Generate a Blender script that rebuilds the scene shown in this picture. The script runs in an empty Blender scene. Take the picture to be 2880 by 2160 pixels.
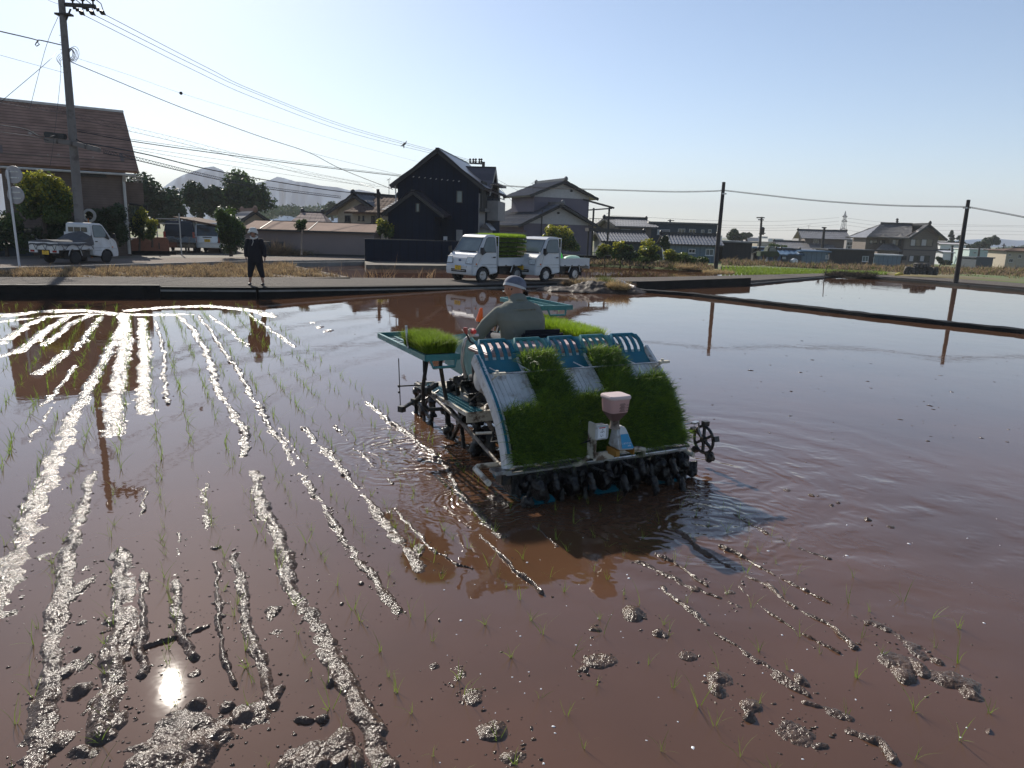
import bpy, bmesh, math, random
import numpy as np
from math import sin, cos, pi, radians, hypot, atan2, sqrt
from mathutils import Vector, Matrix
random.seed(7)
RNG = np.random.default_rng(11)
SC = bpy.context.scene
COL = SC.collection

# ------------------------------------------------------------------ camera
FPX, PITCH, ROLL, CAMH = 2000.0, radians(12.2), radians(1.8), 2.1      # focal length in pixels of a 2880 px wide frame
cF = Vector((0, cos(PITCH), -sin(PITCH)))
_R0 = Vector((1, 0, 0)); _U0 = Vector((0, sin(PITCH), cos(PITCH)))
cR = _R0 * cos(ROLL) + _U0 * sin(ROLL)
cU = -_R0 * sin(ROLL) + _U0 * cos(ROLL)
cam_d = bpy.data.cameras.new('camera'); cam = bpy.data.objects.new('camera', cam_d); COL.objects.link(cam)
cam_d.sensor_width = 36.0; cam_d.lens = FPX / 2880 * 36.0
cam_d.clip_start = 0.05; cam_d.clip_end = 20000
cam.matrix_world = Matrix(((cR.x, cU.x, -cF.x, 0), (cR.y, cU.y, -cF.y, 0), (cR.z, cU.z, -cF.z, CAMH), (0, 0, 0, 1)))
SC.camera = cam
SC.view_settings.view_transform = 'Standard'; SC.view_settings.look = 'None'
SC.view_settings.exposure = 0.72; SC.view_settings.gamma = 1.0
CC = Vector((0, 0, CAMH))
def ray(x, y): return cF * FPX + cR * (x - 1440) - cU * (y - 1080)
def G(x, y, z=0.0):                       # ground point seen at a pixel, at height z
    d = ray(x, y); return CC + d * ((z - CAMH) / d.z)
def D(x, y, Y):                           # point seen at a pixel, at distance Y
    d = ray(x, y); return CC + d * (Y / d.y)
# ------------------------------------------------------------------ sky and sun
SUN_EL, SUN_AZ = radians(32.7), radians(-27.8)          # azimuth from +Y towards +X
w = bpy.data.worlds.new('World'); SC.world = w; w.use_nodes = True
nt = w.node_tree; nt.nodes.clear()
sky = nt.nodes.new('ShaderNodeTexSky'); sky.sky_type = 'NISHITA'; sky.sun_disc = False
sky.sun_elevation = SUN_EL; sky.sun_rotation = SUN_AZ
sky.altitude = 0; sky.air_density = 0.8; sky.dust_density = 0.4; sky.ozone_density = 1.2
bg = nt.nodes.new('ShaderNodeBackground'); bg.inputs[1].default_value = 0.086
wo = nt.nodes.new('ShaderNodeOutputWorld')
nt.links.new(sky.outputs[0], bg.inputs[0]); nt.links.new(bg.outputs[0], wo.inputs[0])
sl = bpy.data.lights.new('sun', 'SUN'); sl.energy = 4.2; sl.angle = radians(0.55); sl.color = (1.0, 0.93, 0.82)
so = bpy.data.objects.new('sun', sl); COL.objects.link(so)
sd = Vector((sin(SUN_AZ) * cos(SUN_EL), cos(SUN_AZ) * cos(SUN_EL), sin(SUN_EL)))
so.rotation_euler = sd.to_track_quat('Z', 'Y').to_euler(); so.location = (0, 0, 30)

# ------------------------------------------------------------------ materials
M = {}
def mat(name, col, rough=0.6, metal=0.0, var=0.12, scale=4.0, bump=0.0, bscale=60.0, ior=1.45, trans=0.0, dirt=None, dscale=3.0, dlo=0.5, dhi=0.65, coat=0.0, stripe=None, spec=.5):
    m = bpy.data.materials.new(name); m.use_nodes = True; t = m.node_tree; n = t.nodes; L = t.links
    b = n['Principled BSDF']; b.inputs['Roughness'].default_value = rough; b.inputs['Metallic'].default_value = metal
    b.inputs['IOR'].default_value = ior; b.inputs['Coat Weight'].default_value = coat; b.inputs['Specular IOR Level'].default_value = spec
    tc = n.new('ShaderNodeTexCoord'); out = None
    nz = n.new('ShaderNodeTexNoise'); nz.inputs['Scale'].default_value = scale; nz.inputs['Detail'].default_value = 6
    L.new(tc.outputs['Object'], nz.inputs['Vector'])
    mr = n.new('ShaderNodeMapRange'); mr.inputs[1].default_value = 0.3; mr.inputs[2].default_value = 0.7
    mr.inputs[3].default_value = 1 - var; mr.inputs[4].default_value = 1 + var
    L.new(nz.outputs[0], mr.inputs[0])
    mx = n.new('ShaderNodeMix'); mx.data_type = 'RGBA'; mx.blend_type = 'MULTIPLY'; mx.inputs[0].default_value = 1
    mx.inputs[6].default_value = (*col, 1); L.new(mr.outputs[0], mx.inputs[7]); out = mx.outputs[2]
    if stripe:                                # (axis, period, colour factor): seams or courses
        ax, per, fac = stripe
        sp = n.new('ShaderNodeSeparateXYZ'); L.new(tc.outputs['Object'], sp.inputs[0])
        mm = n.new('ShaderNodeMath'); mm.operation = 'DIVIDE'; L.new(sp.outputs[ax], mm.inputs[0]); mm.inputs[1].default_value = per
        fr = n.new('ShaderNodeMath'); fr.operation = 'FRACT'; L.new(mm.outputs[0], fr.inputs[0])
        lt = n.new('ShaderNodeMath'); lt.operation = 'LESS_THAN'; L.new(fr.outputs[0], lt.inputs[0]); lt.inputs[1].default_value = 0.16
        m2 = n.new('ShaderNodeMix'); m2.data_type = 'RGBA'; m2.blend_type = 'MULTIPLY'; L.new(lt.outputs[0], m2.inputs[0])
        L.new(out, m2.inputs[6]); m2.inputs[7].default_value = (fac, fac, fac, 1); out = m2.outputs[2]
    if dirt:
        n2 = n.new('ShaderNodeTexNoise'); n2.inputs['Scale'].default_value = dscale; n2.inputs['Detail'].default_value = 10
        n2.inputs['Roughness'].default_value = 0.65; L.new(tc.outputs['Object'], n2.inputs['Vector'])
        r2 = n.new('ShaderNodeMapRange'); r2.inputs[1].default_value = dlo; r2.inputs[2].default_value = dhi; L.new(n2.outputs[0], r2.inputs[0])
        m3 = n.new('ShaderNodeMix'); m3.data_type = 'RGBA'; L.new(r2.outputs[0], m3.inputs[0]); L.new(out, m3.inputs[6]); m3.inputs[7].default_value = (*dirt, 1)
        out = m3.outputs[2]
    L.new(out, b.inputs['Base Color'])
    if bump:
        n4 = n.new('ShaderNodeTexNoise'); n4.inputs['Scale'].default_value = bscale; n4.inputs['Detail'].default_value = 4
        L.new(tc.outputs['Object'], n4.inputs['Vector'])
        bp = n.new('ShaderNodeBump'); bp.inputs['Strength'].default_value = bump; bp.inputs['Distance'].default_value = 0.02
        L.new(n4.outputs[0], bp.inputs['Height']); L.new(bp.outputs[0], b.inputs['Normal'])
    if trans:                                 # thin leaves let light through
        tr = n.new('ShaderNodeBsdfTranslucent'); L.new(out, tr.inputs[0])
        ms = n.new('ShaderNodeMixShader'); ms.inputs[0].default_value = trans
        L.new(b.outputs[0], ms.inputs[1]); L.new(tr.outputs[0], ms.inputs[2]); L.new(ms.outputs[0], n['Material Output'].inputs[0])
    M[name] = m; return m

mat('white_paint', (.50, .51, .53), .28, coat=.5, var=.05, scale=2, dirt=(.35, .32, .28), dscale=2.5, dlo=.6, dhi=.9)
mat('glass_dark', (.02, .025, .03), .05, var=.05, ior=1.5)
mat('glass_mid', (.10, .13, .14), .06, var=.2, scale=2, ior=1.5)
mat('rubber', (.018, .018, .02), .75, var=.25, scale=20, bump=.3, bscale=80)
mat('black_plastic', (.012, .012, .014), .45, var=.1)
mat('rim_metal', (.45, .45, .46), .4, metal=.7, dirt=(.12, .1, .08), dscale=12)
mat('chassis', (.02, .02, .02), .7, var=.3, dirt=(.08, .06, .045), dscale=6)
mat('lamp_clear', (.6, .62, .62), .12, var=.2, scale=20)
mat('lamp_red', (.25, .012, .015), .2)
mat('lamp_orange', (.6, .16, .02), .2)
mat('plate_yellow', (.75, .45, .03), .4, var=.05)
mat('ink', (.015, .015, .015), .5)
mat('tarp_grey', (.09, .09, .095), .9, spec=.12, var=.2, scale=6, bump=.5, bscale=9)
mat('teal', (.004, .105, .15), .35, var=.15, scale=6, dirt=(.03, .13, .15), dscale=5, dlo=.5, dhi=.8)
mat('teal_light', (.025, .15, .155), .42, var=.18, scale=7, dirt=(.10, .24, .23), dscale=6, dlo=.45, dhi=.75)
mat('rack_white', (.50, .51, .51), .5, var=.15, scale=6, dirt=(.22, .18, .14), dscale=9, dlo=.52, dhi=.72)
mat('cream_paint', (.50, .46, .38), .5, var=.15, scale=7, dirt=(.11, .075, .05), dscale=8, dlo=.5, dhi=.6)
mat('mud_paint', (.23, .19, .155), .55, var=.3, scale=9, dirt=(.06, .042, .03), dscale=10, dlo=.45, dhi=.6, bump=.5, bscale=30)
mat('pink_plastic', (.36, .25, .25), .6, var=.12, scale=5, dirt=(.22, .17, .15), dscale=6, dlo=.5, dhi=.8)
mat('steel', (.42, .42, .42), .35, metal=.8, dirt=(.15, .12, .1), dscale=9)
mat('dark_steel', (.03, .033, .035), .42, metal=.3, dirt=(.09, .07, .05), dscale=9)
mat('red_plastic', (.5, .035, .03), .35)
mat('red_knob', (.32, .06, .045), .4)
mat('orange_marker', (.85, .12, .01), .3)
mat('amber_plastic', (.42, .22, .05), .4, trans=.3)
mat('sticker_blue', (.03, .22, .38), .4)
mat('sticker_white', (.7, .72, .75), .4)
mat('hopper_clear', (.55, .36, .34), .3, var=.08, trans=.25)
mat('granules', (.13, .075, .07), .6)
mat('mud_wet', (.055, .036, .026), .24, var=.35, scale=14, bump=.9, bscale=38, ior=1.5)
mat('mud_shine', (.07, .044, .031), .19, var=.35, scale=7, bump=.6, bscale=65, ior=1.4)
mat('mud_black', (.010, .008, .0075), .3, var=.4, scale=14, bump=.9, bscale=38)
mat('mud_bank', (.05, .036, .027), .6, spec=.3, var=.4, scale=6, bump=.6, bscale=12)
mat('shirt', (.155, .16, .135), .9, spec=.2, var=.08, scale=8, bump=.25, bscale=20)
mat('cap_blue', (.11, .12, .16), .8, var=.25, scale=14)
mat('cap_white', (.42, .43, .44), .8)
mat('skin', (.32, .15, .09), .5, var=.1)
mat('skin_pale', (.30, .17, .12), .5, var=.1)
mat('hair', (.012, .01, .01), .6)
mat('cloth_black', (.006, .006, .011), .9, var=.2)
mat('cloth_white', (.5, .48, .44), .85)
mat('trousers', (.05, .055, .07), .85)
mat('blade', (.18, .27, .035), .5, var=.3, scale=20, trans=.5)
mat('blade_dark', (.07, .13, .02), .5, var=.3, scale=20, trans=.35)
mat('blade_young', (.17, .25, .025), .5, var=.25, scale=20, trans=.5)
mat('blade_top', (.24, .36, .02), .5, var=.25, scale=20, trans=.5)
mat('soil_mat', (.03, .035, .015), .9, var=.4, scale=60)
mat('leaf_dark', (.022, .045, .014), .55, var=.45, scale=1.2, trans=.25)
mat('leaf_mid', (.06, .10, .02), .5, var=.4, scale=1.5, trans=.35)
mat('leaf_sunlit', (.28, .27, .03), .5, var=.4, scale=1.5, trans=.5)  # sunlight put into the leaf colour, used for crown tops
mat('leaf_far', (.05, .08, .03), .7, var=.4, scale=.3, trans=.2)
mat('bark', (.06, .045, .035), .9, var=.3, scale=8)
mat('bark_pale', (.22, .18, .15), .9, var=.3, scale=8)
mat('dry_grass', (.29, .20, .115), .8, var=.35, scale=3, trans=.35)
mat('dry_grass_pale', (.42, .31, .16), .8, var=.3, scale=3, trans=.35)
mat('weed_green', (.12, .15, .03), .7, var=.4, scale=2, trans=.35)
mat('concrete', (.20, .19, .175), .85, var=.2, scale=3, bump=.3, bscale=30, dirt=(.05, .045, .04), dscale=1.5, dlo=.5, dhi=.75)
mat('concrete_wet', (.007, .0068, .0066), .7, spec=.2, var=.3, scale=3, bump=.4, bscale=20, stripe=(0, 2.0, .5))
mat('asphalt', (.115, .10, .088), .9, spec=.15, var=.3, scale=70, bump=1.0, bscale=120, dirt=(.15, .13, .11), dscale=1.2, dlo=.45, dhi=.8)
mat('street_asphalt', (.20, .165, .14), .95, spec=.1, var=.2, scale=40, bump=.5, bscale=90)
mat('yard_soil', (.13, .11, .09), .9, var=.3, scale=2, bump=.4, bscale=15, dirt=(.10, .10, .05), dscale=.8)
mat('verge_soil', (.09, .065, .045), .95, var=.4, scale=5, bump=.6, bscale=12)
mat('field', (.16, .13, .06), .95, var=.35, scale=.15, bump=.5, bscale=3, dirt=(.09, .13, .035), dscale=.12, dlo=.45, dhi=.55)
mat('bed', (.07, .045, .03), .9, var=.2)
mat('tile_dark', (.05, .052, .06), .32, var=.3, scale=1.5, ior=1.5)
mat('tile_grey', (.13, .125, .125), .38, var=.3, scale=1.5, ior=1.5)
mat('tile_brown', (.25, .15, .11), .85, spec=.2, var=.25, scale=1.5, dirt=(.30, .25, .20), dscale=.55, dlo=.66, dhi=.68, stripe=(2, .16, .35))
mat('roof_navy', (.045, .04, .05), .35, var=.15)
mat('roof_tan', (.24, .165, .13), .9, spec=.1, var=.12, scale=1, dirt=(.55, .5, .45), dscale=9, dlo=.72, dhi=.74)
mat('roof_rust', (.13, .09, .07), .9, spec=.1, var=.3, scale=1)
mat('roof_blue', (.06, .12, .20), .4, var=.2, scale=1)
mat('roof_pink', (.22, .17, .155), .9, spec=.15, var=.12, scale=1, stripe=(0, .45, .75))
mat('brick_brown', (.13, .095, .08), .8, var=.2, scale=2, stripe=(2, .12, .72))
mat('wall_navy', (.004, .010, .024), .8, spec=.15, var=.12, scale=1, stripe=(0, .45, .75))
mat('wall_grey', (.24, .225, .22), .8, var=.1)
mat('wall_lilac', (.13, .115, .145), .85, var=.1, scale=.8)
mat('wall_pale', (.42, .40, .40), .85, var=.08)
mat('wall_shed', (.22, .175, .165), .85, var=.08, scale=.5)
mat('wall_cream', (.34, .30, .235), .85, var=.1)
mat('wall_brown', (.15, .125, .11), .85, var=.1, stripe=(2, .3, .85))
mat('wall_orange', (.22, .095, .06), .85, var=.15, scale=6)
mat('wall_slate', (.035, .05, .065), .7, var=.15)
mat('wall_blue', (.02, .07, .17), .5, stripe=(0, .9, .6))
mat('wall_bluegrey', (.10, .15, .19), .6, stripe=(0, .6, .7))
mat('wall_white', (.55, .56, .57), .7, var=.08)
mat('wall_mint', (.38, .47, .45), .7, var=.06)
mat('wall_black', (.012, .013, .015), .7, stripe=(0, .5, .6))
mat('trim_dark', (.02, .02, .022), .5)
mat('trim_pale', (.45, .44, .42), .6)
mat('pole_concrete', (.15, .14, .135), .8, var=.15, scale=2, dirt=(.08, .07, .065), dscale=2)
mat('wood_pole', (.035, .032, .03), .85, var=.3, scale=3)
mat('cable', (.015, .015, .018), .5)
mat('cable_pale', (.10, .10, .105), .5)
mat('sign_blue', (.02, .045, .13), .45)
mat('sign_back', (.30, .29, .30), .5, metal=.3)
mat('mirror', (.45, .45, .45), .05, metal=1.0, var=.01)
mat('bag_green', (.06, .75, .05), .35, var=.3, scale=20, trans=.4)
mat('sack_green', (.42, .60, .45), .5, var=.12)
mat('car_black', (.012, .012, .016), .2, coat=.6)
mat('car_silver', (.62, .61, .60), .3, metal=.3, coat=.5, var=.05)
mat('bale', (.05, .043, .036), .9, var=.6, scale=14, dirt=(.20, .18, .16), dscale=9)
mat('yellow_hose', (.6, .5, .03), .5)
mat('mountain', (.015, .09, .20), 1.0, var=.25, scale=.01)  # haze blue painted into the base colour of the distant slopes
mat('pvc', (.62, .60, .60), .4)
mat('bird', (.02, .02, .02), .8)

# ------------------------------------------------------------------ mesh building
class MB:
    def __init__(s): s.v = []; s.f = []; s.mi = []; s.T = None
    def _a(s, pts):
        i = len(s.v)
        if s.T is not None: pts = [s.T @ Vector(p) for p in pts]
        s.v += [tuple(p) for p in pts]; return i
    def face(s, pts, m=0):
        i = s._a(pts); s.f.append(tuple(range(i, i + len(pts)))); s.mi.append(m)
    def box(s, c, d, rot=None, m=0, taper=1.0):
        hx, hy, hz = d[0] / 2, d[1] / 2, d[2] / 2
        P = [Vector((x * (taper if z > 0 else 1), y * (taper if z > 0 else 1), z)) for x, y, z in
             ((-hx, -hy, -hz), (hx, -hy, -hz), (hx, hy, -hz), (-hx, hy, -hz), (-hx, -hy, hz), (hx, -hy, hz), (hx, hy, hz), (-hx, hy, hz))]
        if rot is not None:
            R = rot if isinstance(rot, Matrix) else Matrix.Rotation(rot, 3, 'Z')
            P = [R @ p for p in P]
        i = s._a([p + Vector(c) for p in P])
        for q in ((0, 3, 2, 1), (4, 5, 6, 7), (0, 1, 5, 4), (1, 2, 6, 5), (2, 3, 7, 6), (3, 0, 4, 7)):
            s.f.append(tuple(i + k for k in q)); s.mi.append(m)
    def box2(s, a, b, m=0):
        s.box([(a[k] + b[k]) / 2 for k in range(3)], [abs(b[k] - a[k]) for k in range(3)], m=m)
    def beam(s, p, q, w_, h_, m=0):
        p, q = Vector(p), Vector(q); d = q - p; R = d.to_track_quat('Y', 'Z').to_matrix()
        s.box((p + q) / 2, (w_, d.length, h_), rot=R, m=m)
    def tube(s, pts, r, n=8, m=0, caps=True, closed=False):
        pts = [Vector(p) for p in pts]; k = len(pts)
        rs = r if isinstance(r, (list, tuple)) else [r] * k
        prev = None; base = []
        for i, p in enumerate(pts):
            if closed: t = pts[(i + 1) % k] - pts[i - 1]
            else: t = pts[min(i + 1, k - 1)] - pts[max(i - 1, 0)]
            t.normalize()
            if prev is None:
                a = Vector((0, 0, 1)) if abs(t.z) < .9 else Vector((1, 0, 0)); u = t.cross(a).normalized()
            else:
                u = (prev - t * prev.dot(t)); u = u.normalized() if u.length > 1e-6 else prev
            prev = u; v = t.cross(u)
            base.append(s._a([p + (u * cos(2 * pi * j / n) + v * sin(2 * pi * j / n)) * rs[i] for j in range(n)]))
        rng = range(k if closed else k - 1)
        for i in rng:
            a, b = base[i], base[(i + 1) % k]
            for j in range(n):
                s.f.append((a + j, a + (j + 1) % n, b + (j + 1) % n, b + j)); s.mi.append(m)
        if caps and not closed:
            s.f.append(tuple(base[0] + j for j in reversed(range(n)))); s.mi.append(m)
            s.f.append(tuple(base[-1] + j for j in range(n))); s.mi.append(m)
    def prism(s, poly, a0, a1, axis='z', m=0):
        """polygon in the two other axes, pushed from a0 to a1 along axis"""
        def mk(p, a):
            return {'z': (p[0], p[1], a), 'y': (p[0], a, p[1]), 'x': (a, p[0], p[1])}[axis]
        n = len(poly); i = s._a([mk(p, a0) for p in poly]); j = s._a([mk(p, a1) for p in poly])
        s.f.append(tuple(i + k for k in reversed(range(n)))); s.f.append(tuple(j + k for k in range(n))); s.mi += [m, m]
        for k in range(n):
            s.f.append((i + k, i + (k + 1) % n, j + (k + 1) % n, j + k)); s.mi.append(m)
    def lathe(s, prof, c=(0, 0, 0), axis='z', n=20, m=0):
        """prof: list of (radius, height)"""
        base = []
        for r, h in prof:
            P = []
            for k in range(n):
                a = 2 * pi * k / n; x, y = r * cos(a), r * sin(a)
                q = {'z': (x, y, h), 'x': (h, x, y), 'y': (x, h, y)}[axis]
                P.append(Vector(q) + Vector(c))
            base.append(s._a(P))
        for i in range(len(prof) - 1):
            for k in range(n):
                s.f.append((base[i] + k, base[i] + (k + 1) % n, base[i + 1] + (k + 1) % n, base[i + 1] + k)); s.mi.append(m)
        for b_, pr in ((base[0], prof[0]), (base[-1], prof[-1])):
            if pr[0] > 1e-5: s.f.append(tuple(b_ + k for k in range(n))); s.mi.append(m)
    def ell(s, c, r, n=12, k=8, m=0, rot=None, noise=0):
        c = Vector(c); base = []
        for i in range(k + 1):
            th = pi * i / k; P = []
            for j in range(n):
                a = 2 * pi * j / n
                f = 1 + (random.uniform(-noise, noise) if noise else 0)
                q = Vector((r[0] * sin(th) * cos(a) * f, r[1] * sin(th) * sin(a) * f, r[2] * cos(th) * f))
                if rot is not None: q = rot @ q
                P.append(c + q)
            base.append(s._a(P))
        for i in range(k):
            for j in range(n):
                s.f.append((base[i] + j, base[i + 1] + j, base[i + 1] + (j + 1) % n, base[i] + (j + 1) % n)); s.mi.append(m)
    def grid(s, fn, nu, nv, m=0):
        i = s._a([fn(u / nu, v / nv) for v in range(nv + 1) for u in range(nu + 1)])
        for v in range(nv):
            for u in range(nu):
                a = i + v * (nu + 1) + u; s.f.append((a, a + 1, a + nu + 2, a + nu + 1)); s.mi.append(m)
    def build(s, name, mats, parent=None, smooth=False, world=False, bevel=0, label=None, remesh=0, merge=True):
        me = bpy.data.meshes.new(name)
        v = s.v
        if world and parent is not None:
            l = parent.location; v = [(p[0] - l.x, p[1] - l.y, p[2] - l.z) for p in v]
        me.from_pydata(v, [], s.f)
        if not isinstance(mats, (list, tuple)): mats = [mats]
        for m_ in mats: me.materials.append(M[m_] if isinstance(m_, str) else m_)
        me.polygons.foreach_set('material_index', s.mi)
        bm = bmesh.new(); bm.from_mesh(me)
        if merge: bmesh.ops.remove_doubles(bm, verts=bm.verts, dist=1e-5)
        bmesh.ops.recalc_face_normals(bm, faces=bm.faces)
        if bevel:
            es = [e for e in bm.edges if len(e.link_faces) == 2 and e.calc_face_angle(0) > .5]
            bmesh.ops.bevel(bm, geom=es, offset=bevel, segments=2, affect='EDGES', clamp_overlap=True)
        bm.to_mesh(me); bm.free()
        if smooth:
            me.polygons.foreach_set('use_smooth', [True] * len(me.polygons))
            try: me.set_sharp_from_angle(angle=radians(38))
            except Exception: pass
        o = bpy.data.objects.new(name, me); COL.objects.link(o)
        if parent is not None: o.parent = parent
        if label: o['label'] = label
        if remesh:
            md = o.modifiers.new('remesh', 'REMESH'); md.mode = 'VOXEL'; md.voxel_size = remesh; md.use_smooth_shade = True
            ms = o.modifiers.new('smooth', 'SMOOTH'); ms.factor = .5; ms.iterations = 3
        return o

def tag(o, label=None, cat=None, group=None, kind=None):
    if label: o['label'] = label
    if cat: o['category'] = cat
    if group: o['group'] = group
    if kind: o['kind'] = kind
    return o
def thing(name, label, cat, loc=(0, 0, 0), rz=0.0, group=None):
    o = bpy.data.objects.new(name, None); COL.objects.link(o); o.empty_display_size = .2
    o.location = loc; o.rotation_euler = (0, 0, rz); tag(o, label, cat, group); return o
def kids(o): return [c for c in bpy.data.objects if c.parent == o]
def dup(r, loc, rz, label=None):
    c = r.copy(); COL.objects.link(c); c.location = loc; c.rotation_euler = (0, 0, rz)
    if label: c['label'] = label
    for k in kids(r):
        a = k.copy(); COL.objects.link(a); a.parent = c
        for g in kids(k):
            b = g.copy(); COL.objects.link(b); b.parent = a
    return c
def np_mesh(name, V, F, mats, parent=None, mi=None, smooth=False):
    """fast mesh from numpy arrays: V (n,3), F (m,k)"""
    me = bpy.data.meshes.new(name); k = F.shape[1]
    me.vertices.add(len(V)); me.vertices.foreach_set('co', V.astype(np.float32).ravel())
    me.loops.add(F.size); me.loops.foreach_set('vertex_index', F.astype(np.int32).ravel())
    me.polygons.add(len(F)); me.polygons.foreach_set('loop_start', np.arange(0, F.size, k, dtype=np.int32))
    me.polygons.foreach_set('loop_total', np.full(len(F), k, dtype=np.int32))
    for m_ in mats if isinstance(mats, (list, tuple)) else [mats]: me.materials.append(M[m_])
    if mi is not None: me.polygons.foreach_set('material_index', mi.astype(np.int32))
    if smooth: me.polygons.foreach_set('use_smooth', np.ones(len(F), dtype=bool))
    me.update(calc_edges=True); me.validate()
    o = bpy.data.objects.new(name, me); COL.objects.link(o)
    if parent is not None: o.parent = parent
    return o
def blades(P, N, H, W, bend, seg=3, rng=RNG, up=0.0, droop=0.0):
    """ribbons: roots P (n,3), directions N (n,3), heights H, widths W; returns V, F"""
    n = len(P); a = rng.uniform(0, 2 * pi, n)
    R = np.stack([np.cos(a), np.sin(a), np.zeros(n)], 1)
    S = np.cross(N, R); S /= (np.linalg.norm(S, axis=1, keepdims=True) + 1e-9)
    B = np.cross(S, N)
    bd = bend * rng.uniform(.2, 1.3, n)
    V = np.zeros((n, (seg + 1) * 2, 3))
    for i in range(seg + 1):
        t = i / seg; wv = W * (1 - t) ** .6 * .5 + 2e-4
        C = P + N * (H * t)[:, None] + B * (H * bd * t * t)[:, None]
        C[:, 2] += up * H * t * t - droop * H * bd * t * t * t
        V[:, i * 2] = C - S * wv[:, None]; V[:, i * 2 + 1] = C + S * wv[:, None]
    F = []
    base = (np.arange(n) * (seg + 1) * 2)[:, None]
    for i in range(seg): F.append(base + np.array([[2 * i, 2 * i + 1, 2 * i + 3, 2 * i + 2]]))
    return V.reshape(-1, 3), np.concatenate(F, 0)
def unit(a): return a / (np.linalg.norm(a, axis=1, keepdims=True) + 1e-9)
_TAB = np.random.default_rng(3).uniform(-1, 1, (256, 256))
def vnoise(x, y):
    xi = np.floor(x).astype(int); yi = np.floor(y).astype(int); fx = x - xi; fy = y - yi
    fx = fx * fx * (3 - 2 * fx); fy = fy * fy * (3 - 2 * fy)
    g = lambda i, j: _TAB[i & 255, j & 255]
    return (g(xi, yi) * (1 - fx) + g(xi + 1, yi) * fx) * (1 - fy) + (g(xi, yi + 1) * (1 - fx) + g(xi + 1, yi + 1) * fx) * fy
def fbm(x, y, o=4, r=.5):
    s = 0; a = 1; t = 0
    for k in range(o): s = s + a * vnoise(x + 13 * k, y + 7 * k); t += a; a *= r; x = x * 2.03; y = y * 2.03
    return s / t
def textmesh(txt, size, name, m, parent, loc, rot, align='CENTER', ext=.0005):
    cu = bpy.data.curves.new(name, 'FONT'); cu.body = txt; cu.size = size; cu.align_x = align; cu.extrude = ext; cu.resolution_u = 2
    o = bpy.data.objects.new(name, cu); COL.objects.link(o)
    dg = bpy.context.evaluated_depsgraph_get(); me = bpy.data.meshes.new_from_object(o.evaluated_get(dg))
    bpy.data.objects.remove(o); o = bpy.data.objects.new(name, me); COL.objects.link(o)
    me.materials.clear(); me.materials.append(M[m]); o.parent = parent; o.location = loc; o.rotation_euler = rot; return o
def cloud(name, pts_fn, mats, parent, label=None, world=True):
    pass
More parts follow.
